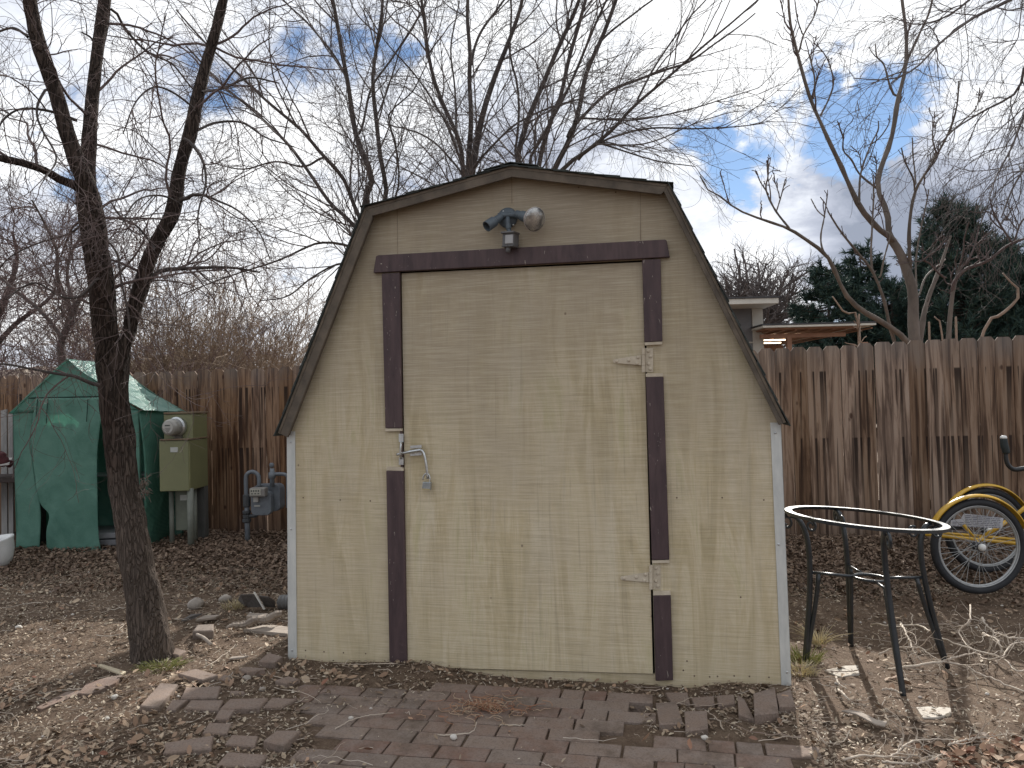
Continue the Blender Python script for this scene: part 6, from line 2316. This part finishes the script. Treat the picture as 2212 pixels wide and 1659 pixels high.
m_ = MB()
m_.box(((a.x + b.x) / 2, DH + 2.2, b.z + .02), (b.x - a.x + .06, 6.26, .035))
m_.build('roofing', simple('dark_roofing', (0.07, 0.07, 0.075), rough=.9), roofh)
DP = 17.2
pat = thing('patio_cover', tuple(W(1700, 900, DP).xy) + (0,), 'patio cover with white fascia, redwood underside and lit strip lamps beside the grey house', 'patio cover')
a, b = W(1647.5, 708, DP), W(1893, 697, DP)
m_ = MB()
m_.box(((a.x + b.x) / 2, DP + 2.8, (a.z + b.z) / 2), (b.x - a.x, 5.6, b.z - a.z))
pr = m_.build('roof', hwhite, pat, bevel=.008)
m_ = MB()
m_.box(((a.x + b.x) / 2, DP + 2.8, b.z + .02), (b.x - a.x + .05, 5.64, .03))
m_.build('roofing', simple('dark_roofing', (0.07, 0.07, 0.075)), pr)
zt = a.z
m_ = MB()
m_.box(((a.x + b.x) / 2 - .15, DP + 2.85, zt - .018), (b.x - a.x - .5, 5.4, .03))
for k in range(9):
    m_.box((a.x + .25 + k * .29, DP + 2.85, zt - .045), (.045, 5.3, .03))
m_.build('soffit', redwood, pat)
for (u, v1, yy, w_) in ((1703, 1000, 0.5, .11), (1868, 1000, 3.9, .11), (1672, 1000, 5.0, .10)):
    c = W(u, 715, DP + yy)
    m_ = MB().box((c.x, DP + yy, (zt - .13) / 2), (w_, w_, zt - .13))
    m_.build('post', redwood, pat, bevel=.006)
m_ = MB()
m_.box(((a.x + b.x) / 2 - .2, DP + .5, zt - .16), (b.x - a.x - .6, .09, .09))
m_.build('beam', redwood, pat)
m_ = MB()
m_.box(((a.x + b.x) / 2 - .2, DP + 4.6, zt - .18), (b.x - a.x - .6, .09, .14))
m_.build('beam', redwood, pat)
em, t_, b_ = newmat('strip_lamp_light')
b_.inputs['Emission Color'].default_value = (1.0, .80, .55, 1)
b_.inputs['Emission Strength'].default_value = 2.6
b_.inputs['Base Color'].default_value = (.8, .75, .7, 1)
for (u0, u1, v, D_) in ((1651, 1726, 718, DP + 1.6), (1648, 1704, 727, DP + 2.6), (1646, 1686, 734, DP + 3.7)):
    p0, p1 = W(u0, v, D_), W(u1, v, D_)
    m_ = MB().box(((p0.x + p1.x) / 2, D_, zt - .10), (p1.x - p0.x, .09, .030))
    m_.build('strip_lamp', em, pat)

# ------------------------------------------------------------------ litter, debris, dry branches
def scatter_pts(n, fn):
    """rejection sample n ground points with density fn(x, y) in 0..1"""
    out = []
    while len(out) < n:
        x = random.uniform(-5.2, 5.0)
        y = 1.9 + 6.0 * random.random() ** 1.15
        if abs(x) > y * .70 + .25 or y > fence_y(x) - .03:
            continue
        # inside the shed footprint
        l = MSI @ Vector((x, y, 0))
        if -.01 < l.x < SWID + .01 and l.y > -.004:
            continue
        if random.random() < fn(x, y):
            out.append((x, y))
    return out


def on_brick(x, y):
    for Q in LOOSEQ:
        ins = False
        for i in range(4):
            x1, y1 = Q[i]
            x2, y2 = Q[(i + 1) % 4]
            if (y1 > y) != (y2 > y) and x < (x2 - x1) * (y - y1) / (y2 - y1) + x1:
                ins = not ins
        if ins:
            return True
    return False


def dens_leaf(x, y):
    if on_brick(x, y):
        return .012
    df = fence_y(x) - y
    d = .32
    n = .5 + .5 * mnoise.noise(Vector((x * .9, y * .9, 7)))
    if df < 1.9:
        d = 1.0
    elif df < 3.0 and x < 0:
        d = .30
    if x < -.9 and y < 3.9:
        d = .62 * (.35 + n)
    if x > 1.2 and y < 3.4:
        d = .25
    if x > 1.2 and 3.4 <= y < 5.2:
        d = .10
    if x > 1.9 and y < 3.0:
        d = .75
    if in_patio(x, y):
        d = .020
        if y > 3.35 + .05 * n:
            d = .16
    elif -.9 <= x <= 1.3 and y < 4.0:
        d = .5
    return min(1, d * (.55 + .9 * n) if df >= 1.9 else d)


def leaves(n, fn, smin, smax, name, mat, label, flat=.35, lift=.012, cat='leaf litter', aspect=.45):
    pts = scatter_pts(n, fn)
    XY = np.array(pts)
    Z = np.array([hgt(a, b, True) for a, b in pts])
    Z = Z + np.array([.016 if in_patio(a, b, 0) else 0 for a, b in pts])
    n = len(pts)
    a = RNG.random(n) * 2 * math.pi
    s = smin + (smax - smin) * RNG.random(n) ** 1.6
    s *= 1.0
    nrm = unit(np.stack([RNG.normal(size=n) * flat, RNG.normal(size=n) * flat, np.ones(n)], 1))
    d = np.stack([np.cos(a), np.sin(a), np.zeros(n)], 1)
    d = unit(d - (d * nrm).sum(1, keepdims=True) * nrm)
    w = np.cross(nrm, d)
    c = np.stack([XY[:, 0], XY[:, 1], Z + .003 + lift * RNG.random(n)], 1)
    s_ = s[:, None]
    asp = (aspect * (.7 + .6 * RNG.random(n)))[:, None]
    curl = (RNG.random(n) * .45)[:, None]
    fold = (.1 + RNG.random(n) * .4)[:, None]
    # 8-vertex leaf: stem, two widths each side, tip, and a folded midrib
    v0 = c - d * s_ * .5
    v1 = c - d * s_ * .15 + w * s_ * asp * .5 + nrm * s_ * fold * .25
    v2 = c + d * s_ * .2 + w * s_ * asp * .45 + nrm * s_ * (fold * .25 + curl * .2)
    v3 = c + d * s_ * .5 + nrm * s_ * curl * .6
    v4 = c + d * s_ * .2 - w * s_ * asp * .45 + nrm * s_ * (fold * .25 + curl * .2)
    v5 = c - d * s_ * .15 - w * s_ * asp * .5 + nrm * s_ * fold * .25
    V = np.stack([v0, v1, v2, v3, v4, v5], 1).reshape(-1, 3)
    base = np.arange(n)[:, None] * 6
    F = np.concatenate([base + np.array([0, 1, 2, 3]), base + np.array([0, 3, 4, 5])])
    m = MB().raw(V, F)
    return tag(m.build(name, mat), label, cat, kind='stuff')


leafm = mat_leaf('dead_leaves', [(0.10, 0.068, 0.048), (0.20, 0.145, 0.10), (0.33, 0.26, 0.185), (0.15, 0.10, 0.07), (0.24, 0.18, 0.125), (0.13, 0.09, 0.065), (0.46, 0.39, 0.29), (0.18, 0.13, 0.09)])
leafd = mat_leaf('dark_leaves', [(0.085, 0.056, 0.040), (0.14, 0.095, 0.066), (0.21, 0.148, 0.105), (0.11, 0.070, 0.050), (0.27, 0.20, 0.145), (0.09, 0.062, 0.048)])
leaves(60000, lambda x, y: 0 if (-.9 < x < 1.6 and y < 6.4) else min(1, max(0, (2.1 - (fence_y(x) - y) + .6 * mnoise.noise(Vector((x * 1.5, y * 1.5, 3)))) / 1.1)), .014, .050, 'leaf_drift', leafd, 'brown dead leaves banked along the foot of the fence', .55, .045)
leaves(32000, lambda x, y: 0 if fence_y(x) - y < 1.2 else dens_leaf(x, y), .008, .034, 'leaf_litter', leafm, 'small dead leaves and chaff scattered over the bare soil', .40, .010)
chips = mat_leaf('straw_chaff', [(0.40, 0.33, 0.24), (0.55, 0.48, 0.37), (0.28, 0.21, 0.15), (0.62, 0.57, 0.47), (0.35, 0.27, 0.19)])
leaves(28000, lambda x, y: .0 if fence_y(x) - y < 1.5 else (dens_leaf(x, y) * (1.2 if abs(x) > 1 else .6)), .006, .022, 'chaff', chips, 'fine pale straw and seed chaff on the soil', .5, .006, 'chaff', .3)
bigm = mat_leaf('curled_leaves', [(0.18, 0.11, 0.07), (0.32, 0.23, 0.155), (0.24, 0.15, 0.10), (0.42, 0.33, 0.235), (0.20, 0.13, 0.085)])
leaves(2600, lambda x, y: 0 if in_patio(x, y) or on_brick(x, y) else max(0, min(1, 1.4 * mnoise.noise(Vector((x * 1.6, y * 1.6, 31))) + .35)) if (x < -.75 and y < 3.9) or (x > 1.55 and y < 3.0) else (.06 if abs(x) > 1.2 else .12), .028, .058, 'curled_leaves', bigm, 'larger curled brown leaves in patches on the open soil', .55, .018)
redl = mat_leaf('red_leaves', [(0.20, 0.09, 0.06), (0.32, 0.19, 0.12), (0.42, 0.28, 0.19), (0.16, 0.08, 0.055)])
leaves(700, lambda x, y: 1 if (x > 1.5 and y < 2.95) else .004, .028, .055, 'red_leaves', redl, 'rusty red leaves in the sunny bottom right corner', .6, .02)
# bits of twig lying about
def ground_twigs(n, fn, lmin, lmax, r, name, mat, label, K=6, wander=.35, lift=.01):
    pts = scatter_pts(n, fn)
    n = len(pts)
    XY = np.array(pts)
    a = RNG.random(n) * 2 * math.pi
    d = np.stack([np.cos(a), np.sin(a)], 1)
    L_ = lmin + (lmax - lmin) * RNG.random(n) ** 2
    P_ = np.zeros((n, K, 3))
    p = XY.copy()
    for k in range(K):
        P_[:, k, :2] = p
        P_[:, k, 2] = [hgt(x_, y_, False) + (.018 if in_patio(x_, y_) else 0) for x_, y_ in p]
        d = d + wander * RNG.normal(size=(n, 2)) * .5
        d = d / np.linalg.norm(d, axis=1, keepdims=True)
        p = p + d * (L_ / (K - 1))[:, None]
    P_[:, :, 2] += .004 + lift * RNG.random((n, 1)) + lift * .6 * RNG.random((n, K))
    rr_ = (r * (.6 + .8 * RNG.random(n)))[:, None] * np.linspace(1, .5, K)[None]
    m = MB().tubes(P_, rr_, 4)
    return tag(m.build(name, mat), label, 'twigs', kind='stuff')


twm = mat_leaf('dry_twigs', [(0.30, 0.24, 0.19), (0.48, 0.41, 0.33), (0.20, 0.14, 0.11), (0.58, 0.52, 0.44), (0.26, 0.19, 0.14)])
ground_twigs(3800, lambda x, y: .0 if fence_y(x) - y < 1.0 else (.25 + dens_leaf(x, y)) * (.12 if in_patio(x, y) else 1), .02, .10, .0012, 'straw_litter', twm, 'short dry stems and straw strewn over the soil')
ground_twigs(300, lambda x, y: (.35 if not in_patio(x, y) else .10) + (.25 if x > 1.3 and y < 4.5 else 0), .10, .38, .0021, 'fallen_twigs', twm, 'longer fallen twigs lying across soil and paving', 9, .5, .015)
# sparse upright dead grass
def grass_clump(name, label, c, n, h, sp, mat, lean=.5, cat='grass tuft', kind=None, group=None):
    cx, cy = c
    base = np.zeros((n, 6, 3))
    az = RNG.random(n) * 6.283
    ln = h * (.5 + .7 * RNG.random(n))
    le = lean * (.3 + .9 * RNG.random(n))
    r0 = sp * RNG.random(n) ** .7
    for k in range(6):
        t = k / 5
        rr_ = r0 + ln * le * t ** 1.5
        base[:, k, 0] = cx + np.cos(az) * rr_
        base[:, k, 1] = cy + np.sin(az) * rr_
        base[:, k, 2] = hgt(cx, cy) + ln * t * (1 - .35 * t * le)
    m = MB().tubes(base, np.linspace(.0022, .0006, 6)[None] * np.ones((n, 1)), 3)
    return tag(m.build(name, mat), label, cat, group, kind)


straw = mat_leaf('dead_grass', [(0.55, 0.48, 0.30), (0.42, 0.35, 0.20), (0.62, 0.56, 0.38)])
greeng = mat_leaf('green_grass', [(0.10, 0.13, 0.03), (0.18, 0.19, 0.05), (0.36, 0.34, 0.14), (0.14, 0.16, 0.04)])
g_ = G(1770, 1388)
grass_clump('grass_tuft', 'pale dry grass tuft leaning beside the left back foot of the table', (g_.x, g_.y), 60, .13, .03, straw, 1.1)
g_ = G(1733, 1422)
grass_clump('grass_tuft', 'green and straw grass tuft round the table foot next to the shed corner', (g_.x, g_.y), 160, .07, .09, greeng, .9)
g_ = G(1716, 1450)
grass_clump('grass_tuft', 'yellowish weeds along the base of the right shed corner trim', (g_.x + .03, g_.y), 140, .05, .08, straw, 1.0)
g_ = G(348, 1440)
grass_clump('grass_tuft', 'low green yellow weeds at the foot of the leaning elm', (g_.x, g_.y), 260, .04, .11, greeng, 1.2)
g_ = G(*c2(1420, 450))
grass_clump('grass_tuft', 'orange straw tuft by the roof shingle scraps left of the shed', (g_.x, g_.y), 110, .06, .08, straw, .8)
# pebbles
peb = mat_leaf('pebble_stone', [(0.42, 0.38, 0.34), (0.55, 0.52, 0.47), (0.30, 0.26, 0.23), (0.62, 0.60, 0.56)], rough=.8)


def stone(c, s, m, squash=.65, seed=0):
    vs, fs = [], []
    nu_, nv_ = 9, 6
    for j in range(nv_ + 1):
        ph = math.pi * j / nv_
        for i in range(nu_):
            th = 2 * math.pi * i / nu_
            q = Vector((math.sin(ph) * math.cos(th), math.sin(ph) * math.sin(th), math.cos(ph)))
            r_ = 1 + .35 * mnoise.noise(q * 1.3 + Vector((seed, 0, seed)))
            vs.append(Vector(c) + Vector((q.x * s * r_, q.y * s * r_ * .8, q.z * s * r_ * squash)))
    for j in range(nv_):
        for i in range(nu_):
            k = (i + 1) % nu_
            fs.append([j * nu_ + i, (j + 1) * nu_ + i, (j + 1) * nu_ + k, j * nu_ + k])
    m.raw([tuple(v_) for v_ in vs], fs)


m_ = MB()
for k, (x, y) in enumerate(scatter_pts(170, lambda x, y: .5 if in_patio(x, y, 0) else .8)):
    s_ = random.uniform(.004, .012)
    stone((x, y, hgt(x, y) + (.02 if in_patio(x, y) else .003)), s_, m_, seed=k)
tag(m_.build('pebbles', peb, smooth=True), 'small pale pebbles dotted over soil and bricks', 'pebbles', kind='stuff')
stones = [(c2(1492, 890), .023, 'round grey stone in the soil in front of the chipped paver'), (c2(1185, 445), .06, 'grey rock left of the roof shingle scraps'),
          (c2(112, 578), .022, 'lone pale stone on the bare soil at the left'), (c2(1585, 955), .016, 'pointed grey stone right of the long flat brick'), (c2(1360, 412), .045, 'pale rounded rock beside the orange straw tuft'),
          ((980, 1600), .016, 'white pebble on the lower left of the patio'), ((1522, 1602), .014, 'white pebble at the edge of the right soil patch'), (c2(690, 1005), .016, 'cream stone among the pale leaves at lower left')]
for k, (uv, s_, lab) in enumerate(stones):
    p = G(*uv)
    m_ = MB()
    stone((p.x, p.y, hgt(p.x, p.y) + s_ * .4 + (.016 if in_patio(p.x, p.y) else 0)), s_, m_, .7, k * 3.1)
    m2 = simple('stone_grey', (0.36, 0.32, 0.28), (0.24, 0.21, 0.18), scale=20, rough=.85, bmp=.4) if 'grey' in lab or 'rock' in lab else simple('stone_white', (0.62, 0.59, 0.54), (0.48, 0.45, 0.40), scale=20, rough=.85, bmp=.3)
    tag(m_.build('stone', m2, smooth=True), lab, 'stone')


def slab(pts, z, th, name, mat, label, cat, group=None, zs=None, bev=.003):
    p = [GG(u, v, z) for u, v in pts]
    if zs:
        p = [GG(u, v, z_) for (u, v), z_ in zip(pts, zs)]
    m = MB().poly(p, (0, 0, -th))
    o = m.build(name, mat, bevel=bev)
    if label:
        tag(o, label, cat, group)
    return o


concrete = simple('pale_concrete', (0.48, 0.44, 0.38), (0.36, 0.32, 0.27), scale=14, rough=.9, bmp=.4)
oldwood = simple('sun_bleached_wood', (0.36, 0.31, 0.26), (0.19, 0.155, 0.13), scale=16, stretch=(.3, 1, 1), rough=.9, bmp=.5)
shing2 = simple('scrap_shingle', (0.14, 0.13, 0.12), (0.09, 0.08, 0.075), scale=50, rough=.95, bmp=.5)


def c4(x, y):
    return (1584 + x * .2838, 1260 + y * .2838)


slab([c4(690, 660), c4(815, 712), c4(960, 685), c4(950, 622), c4(850, 625)], .008, .03, 'flagstone', concrete, 'pale pointed flagstone under the table, left of its front leg', 'flagstone')
slab([c4(1390, 940), c4(1445, 1022), c4(1560, 1018), c4(1660, 985), c4(1655, 945), c4(1500, 935)], .006, .03, 'flagstone', concrete, 'pale flagstone half covered with orange soil, in front of the table', 'flagstone')
slab([c4(820, 965), c4(930, 990), c4(1080, 1068), c4(1150, 1085), c4(1172, 1050), c4(1090, 1035), c4(970, 975), c4(880, 960)], .03, .008, 'bark_strip', oldwood, 'curved strip of pale bark lying nearest the patio below the table', 'bark')
slab([c2(590, 792), c2(735, 848), c2(762, 832), c2(610, 786)], .035, .012, 'wood_scrap', simple('fresh_wood', (0.50, 0.44, 0.32), (0.38, 0.32, 0.22), scale=12, rough=.8), 'sunlit slat end lying left of the leaning elm', 'wood', zs=[.045, .02, .02, .045])
slab([c2(470, 965), c2(545, 968), c2(700, 900), c2(740, 852), c2(640, 868), c2(520, 905)], .022, .05, 'edging_stone', brickm, 'dark concrete edging stone in the tree shadow, near piece of the pair', 'edging')
slab([c2(215, 1050), c2(250, 1060), c2(470, 970), c2(500, 945), c2(400, 955)], .012, .05, 'edging_stone', brickm, 'sunken edging stone in the tree shadow, far left piece of the pair', 'edging')
slab([c2(1465, 580), c2(1735, 605), c2(1760, 565), c2(1660, 552), c2(1590, 552)], .018, .03, 'flat_board', oldwood, 'sunlit flat board poking out beside the left shed corner', 'board')
slab([c2(1180, 520), c2(1300, 505), c2(1330, 490), c2(1230, 495)], .035, .015, 'flat_board', oldwood, 'small pale board scrap left of the weathered log', 'board')
slab([c2(1485, 500), c2(1600, 500), c2(1620, 482), c2(1500, 482)], .05, .02, 'flat_board', oldwood, 'pale board end behind the weathered log', 'board')
slab([c2(1380, 755), c2(1480, 745), c2(1500, 736), c2(1400, 742)], .015, .01, 'flat_board', oldwood, 'thin sliver of board left of the blocky brick', 'board')
slab([c2(1090, 525), c2(1160, 510), c2(1220, 480), c2(1150, 488)], .045, .012, 'flat_board', shing2, 'dark split scrap with a pale edge left of the debris pile', 'scrap', zs=[.02, .03, .06, .05])
slab([c2(1160, 590), c2(1290, 585), c2(1290, 545), c2(1190, 550)], .05, .06, 'concrete_chunk', simple('brown_concrete', (0.22, 0.18, 0.15), (0.14, 0.11, 0.09), scale=20, rough=.95, bmp=.6), 'brown block of concrete in the debris left of the shed', 'rubble', bev=.01)
# weathered log
m_ = MB()
a, b = G(*c2(1365, 572), .03), G(*c2(1700, 487), .08)
lg = [a.lerp(b, k / 9) + Vector((0, 0, .008 * math.sin(k * 1.7))) for k in range(10)]
m_.tube(smoothline(lg, 40), np.interp(np.arange(40), [0, 6, 14, 22, 30, 39], [.006, .016, .022, .021, .026, .020]) * (1 + .14 * RNG.normal(size=40)), 7)
tag(m_.build('weathered_log', oldwood), 'grey split log lying against the left shed corner', 'log')
# shingle scraps and white stick
for pts, zs, lab in (([c2(1436, 400), c2(1480, 442), c2(1600, 438), c2(1530, 365), c2(1450, 368)], [.05, .02, .03, .12, .12], 'dark roof shingle scrap left of the white stick'),
                     ([c2(1600, 438), c2(1660, 440), c2(1660, 405), c2(1620, 380), c2(1560, 372)], [.02, .02, .08, .12, .12], 'dark roof shingle scrap right of the white stick')):
    slab(pts, 0, .008, 'shingle_scrap', shing2, lab, 'shingle', 'shingle scraps left of the shed', zs=zs)
m_ = MB()
m_.poly([G(*c2(1528, 358), .14), G(*c2(1536, 356), .14), G(*c2(1600, 458), .03), G(*c2(1588, 460), .03)], (0, .012, 0))
tag(m_.build('white_stick', simple('white_plastic', (0.74, 0.74, 0.72), (0.66, 0.66, 0.64), rough=.5)), 'thin white stick leaning on the shingle scraps', 'stick')
m_ = MB()
for k in range(9):
    t = k / 8
    pass
a, b = G(*c2(1672, 415), .05), G(*c2(1745, 415), .05)
m_.lathe(a, b - a, [(0, .01)] + [(.02 + .012 * k, .045 + (.004 if k % 2 else 0)) for k in range(12)] + [(.17, .045)], 20)
tag(m_.build('drain_pipe', simple('ribbed_grey', (0.16, 0.16, 0.16), (0.10, 0.10, 0.10), scale=10, rough=.6)), 'end of a ribbed grey pipe lying against the left shed wall', 'pipe')
# stick beside the tree
m_ = MB()
m_.tube(smoothline([G(*c2(1190, 612), .02), G(*c2(1230, 632), .05), G(*c2(1275, 672), .03)], 10), .010, 8)
tag(m_.build('dead_stick', oldwood, smooth=True), 'short thick pale stick between the elm and the shed', 'stick')

# dry cut branches right of the table
drybark = simple('dry_branch_bark', (0.56, 0.49, 0.40), (0.34, 0.28, 0.23), scale=8, rough=.85, bmp=.3)
brs = [
    ([c4(1270, 298), c4(1300, 350), c4(1340, 440), (1584 + 1390 * .2838, 1260 + 550 * .2838), c4(1440, 610)], [.10, .12, .10, .07, .04], .0062, 'straight dry branch crossing diagonally behind the front table leg'),
    ([c4(1180, 655), c4(1260, 650), c4(1350, 635), c4(1560, 605), c4(1750, 625), c4(1950, 720), c4(2230, 830)], [.03, .05, .07, .09, .09, .07, .05], .0068, 'longest arching dry branch running right from the front table leg'),
    ([c4(1050, 318), c4(1080, 308), c4(1180, 325), c4(1390, 320), c4(1560, 400), c4(1680, 460), c4(1870, 520), c4(2050, 570), c4(2160, 670), c4(2240, 650)], [.05, .06, .08, .1, .12, .12, .11, .10, .08, .06], .0066, 'uppermost long dry branch passing behind both right table legs'),
    ([c4(1803, 165), c4(1800, 290), c4(1740, 340), c4(1718, 380), c4(1790, 480), c4(1870, 520)], [.20, .16, .12, .10, .09, .08], .0046, 'hooked dry twig standing up from the brush pile'),
    ([c4(1895, 262), c4(1905, 300), c4(1960, 350), c4(2050, 400), c4(2230, 425)], [.10, .10, .10, .10, .09], .0075, 'thick pale branch end reaching in from the right edge'),
    ([c4(1900, 382), c4(2000, 430), c4(2035, 480), c4(2035, 548)], [.10, .11, .09, .05], .0075, 'short thick forked branch at the right of the pile'),
    ([c4(1110, 545), c4(1190, 500), c4(1270, 490), c4(1420, 490), c4(1480, 530), c4(1560, 590)], [.04, .07, .10, .11, .10, .08], .0045, 'thin arched twig linking the two right table legs'),
    ([c4(1570, 600), c4(1700, 560), c4(1880, 520)], [.06, .08, .08], .0055, 'short straight branch in the middle of the brush pile'),
    ([c4(1850, 530), c4(1920, 580), c4(2040, 560), c4(2110, 470), c4(2230, 440)], [.05, .08, .12, .14, .12], .0045, 'looping dry twig at the right edge of the pile'),
    ([c4(1130, 808), c4(1200, 810), c4(1280, 835)], [.015, .02, .015], .006, 'stubby stick on the ground below the front table foot'),
    ([c4(800, 810), c4(840, 850), c4(885, 890)], [.015, .03, .015], .006, 'stubby stick with a knot near the pale flagstone'),
    ([c4(780, 710), c4(800, 760), c4(860, 805)], [.02, .03, .015], .0045, 'small crooked twig hanging off the pale pointed flagstone'),
    ([c4(840, 1345), c4(1000, 1310), c4(1200, 1318), c4(1340, 1210), c4(1500, 1188), c4(1700, 1195)], [.015, .02, .02, .03, .03, .02], .0048, 'long thin branch along the bottom right of the photo'),
    ([c4(1130, 1355), c4(1300, 1372), c4(1440, 1365), c4(1520, 1330), c4(1480, 1300)], [.015, .02, .03, .03, .02], .0045, 'curled twig at the bottom edge near the lit leaves'),
    ([c4(1635, 1240), c4(1680, 1215), c4(1800, 1185), c4(1900, 1175), c4(2000, 1185)], [.02, .03, .03, .03, .02], .0042, 'curved twig above the lit leaves at bottom right'),
    ([(724, 1575), (760, 1555), (800, 1545), (850, 1540)], [.02, .03, .03, .02], .003, 'thin twig lying on the left part of the patio'),
    ([(1010, 1490), (1020, 1515), (1050, 1530), (1090, 1527), (1150, 1512)], [.03, .05, .04, .03, .02], .0028, 'curved twig lying over the middle of the patio'),
    ([(1080, 1566), (1110, 1566), (1136, 1567)], [.015, .02, .015], .003, 'pale straight twig just right of the heap on the patio'),
    ([(945, 1587), (980, 1587), (1020, 1580), (1030, 1560)], [.015, .02, .02, .03], .0028, 'bent twig below the heap on the patio'),
]
for pts, zs, r_, lab in brs:
    rows = [tuple(GG(u, v, z)) + (r_ * (1.0 - .55 * k / len(pts)),) for k, ((u, v), z) in enumerate(zip(pts, zs))]
    S = smoothline(rows, 30)
    S[1:-1, :3] += RNG.normal(size=(28, 3)) * r_ * .35
    m_ = MB().tube(S[:, :3], S[:, 3], 7)
    if len(pts) > 3 and r_ > .004:
        e = spawn(S[None, :, :3], S[None, :, 3], 10, .06, .26, 45, 8, wander=.5, up=.15, curl=1.0, rmax=.0028, rmin=.0014, t0=.1)
        m_.tubes(e[0], e[1], 5)
        e2_ = spawn(e[0], e[1], 14, .03, .12, 45, 6, wander=.5, up=.1, curl=1.0, rmax=.0018, rmin=.0011, t0=.1)
        m_.tubes(e2_[0], e2_[1], 4)
    tag(m_.build('dry_branch', drybark, smooth=True), lab, 'branch', 'dry branches on the ground')
# small heap of reddish debris on the patio
ctr = G(1050, 1535)
Ps = []
n = 170
az = RNG.random(n) * 6.283
rr_ = np.abs(RNG.normal(size=n)) * .085
a2 = RNG.random(n) * 6.283
L_ = .03 + .09 * RNG.random(n)
P_ = np.zeros((n, 5, 3))
for k in range(5):
    t = k / 4 - .5
    P_[:, k, 0] = ctr.x + np.cos(az) * rr_ * 1.5 + np.cos(a2 + t) * L_ * t
    P_[:, k, 1] = ctr.y + np.sin(az) * rr_ + np.sin(a2 + t) * L_ * t
    P_[:, k, 2] = .008 + .025 * np.exp(-(rr_ / .08) ** 2) * RNG.random(n) + .006 * RNG.random(n)
m_ = MB().tubes(P_, np.full((n, 5), .0013), 4)
tag(m_.build('debris_heap', mat_leaf('red_straw', [(0.24, 0.10, 0.06), (0.34, 0.18, 0.10), (0.42, 0.32, 0.22), (0.20, 0.09, 0.06)])), 'little heap of reddish stalks in the middle of the patio', 'debris', kind='stuff')
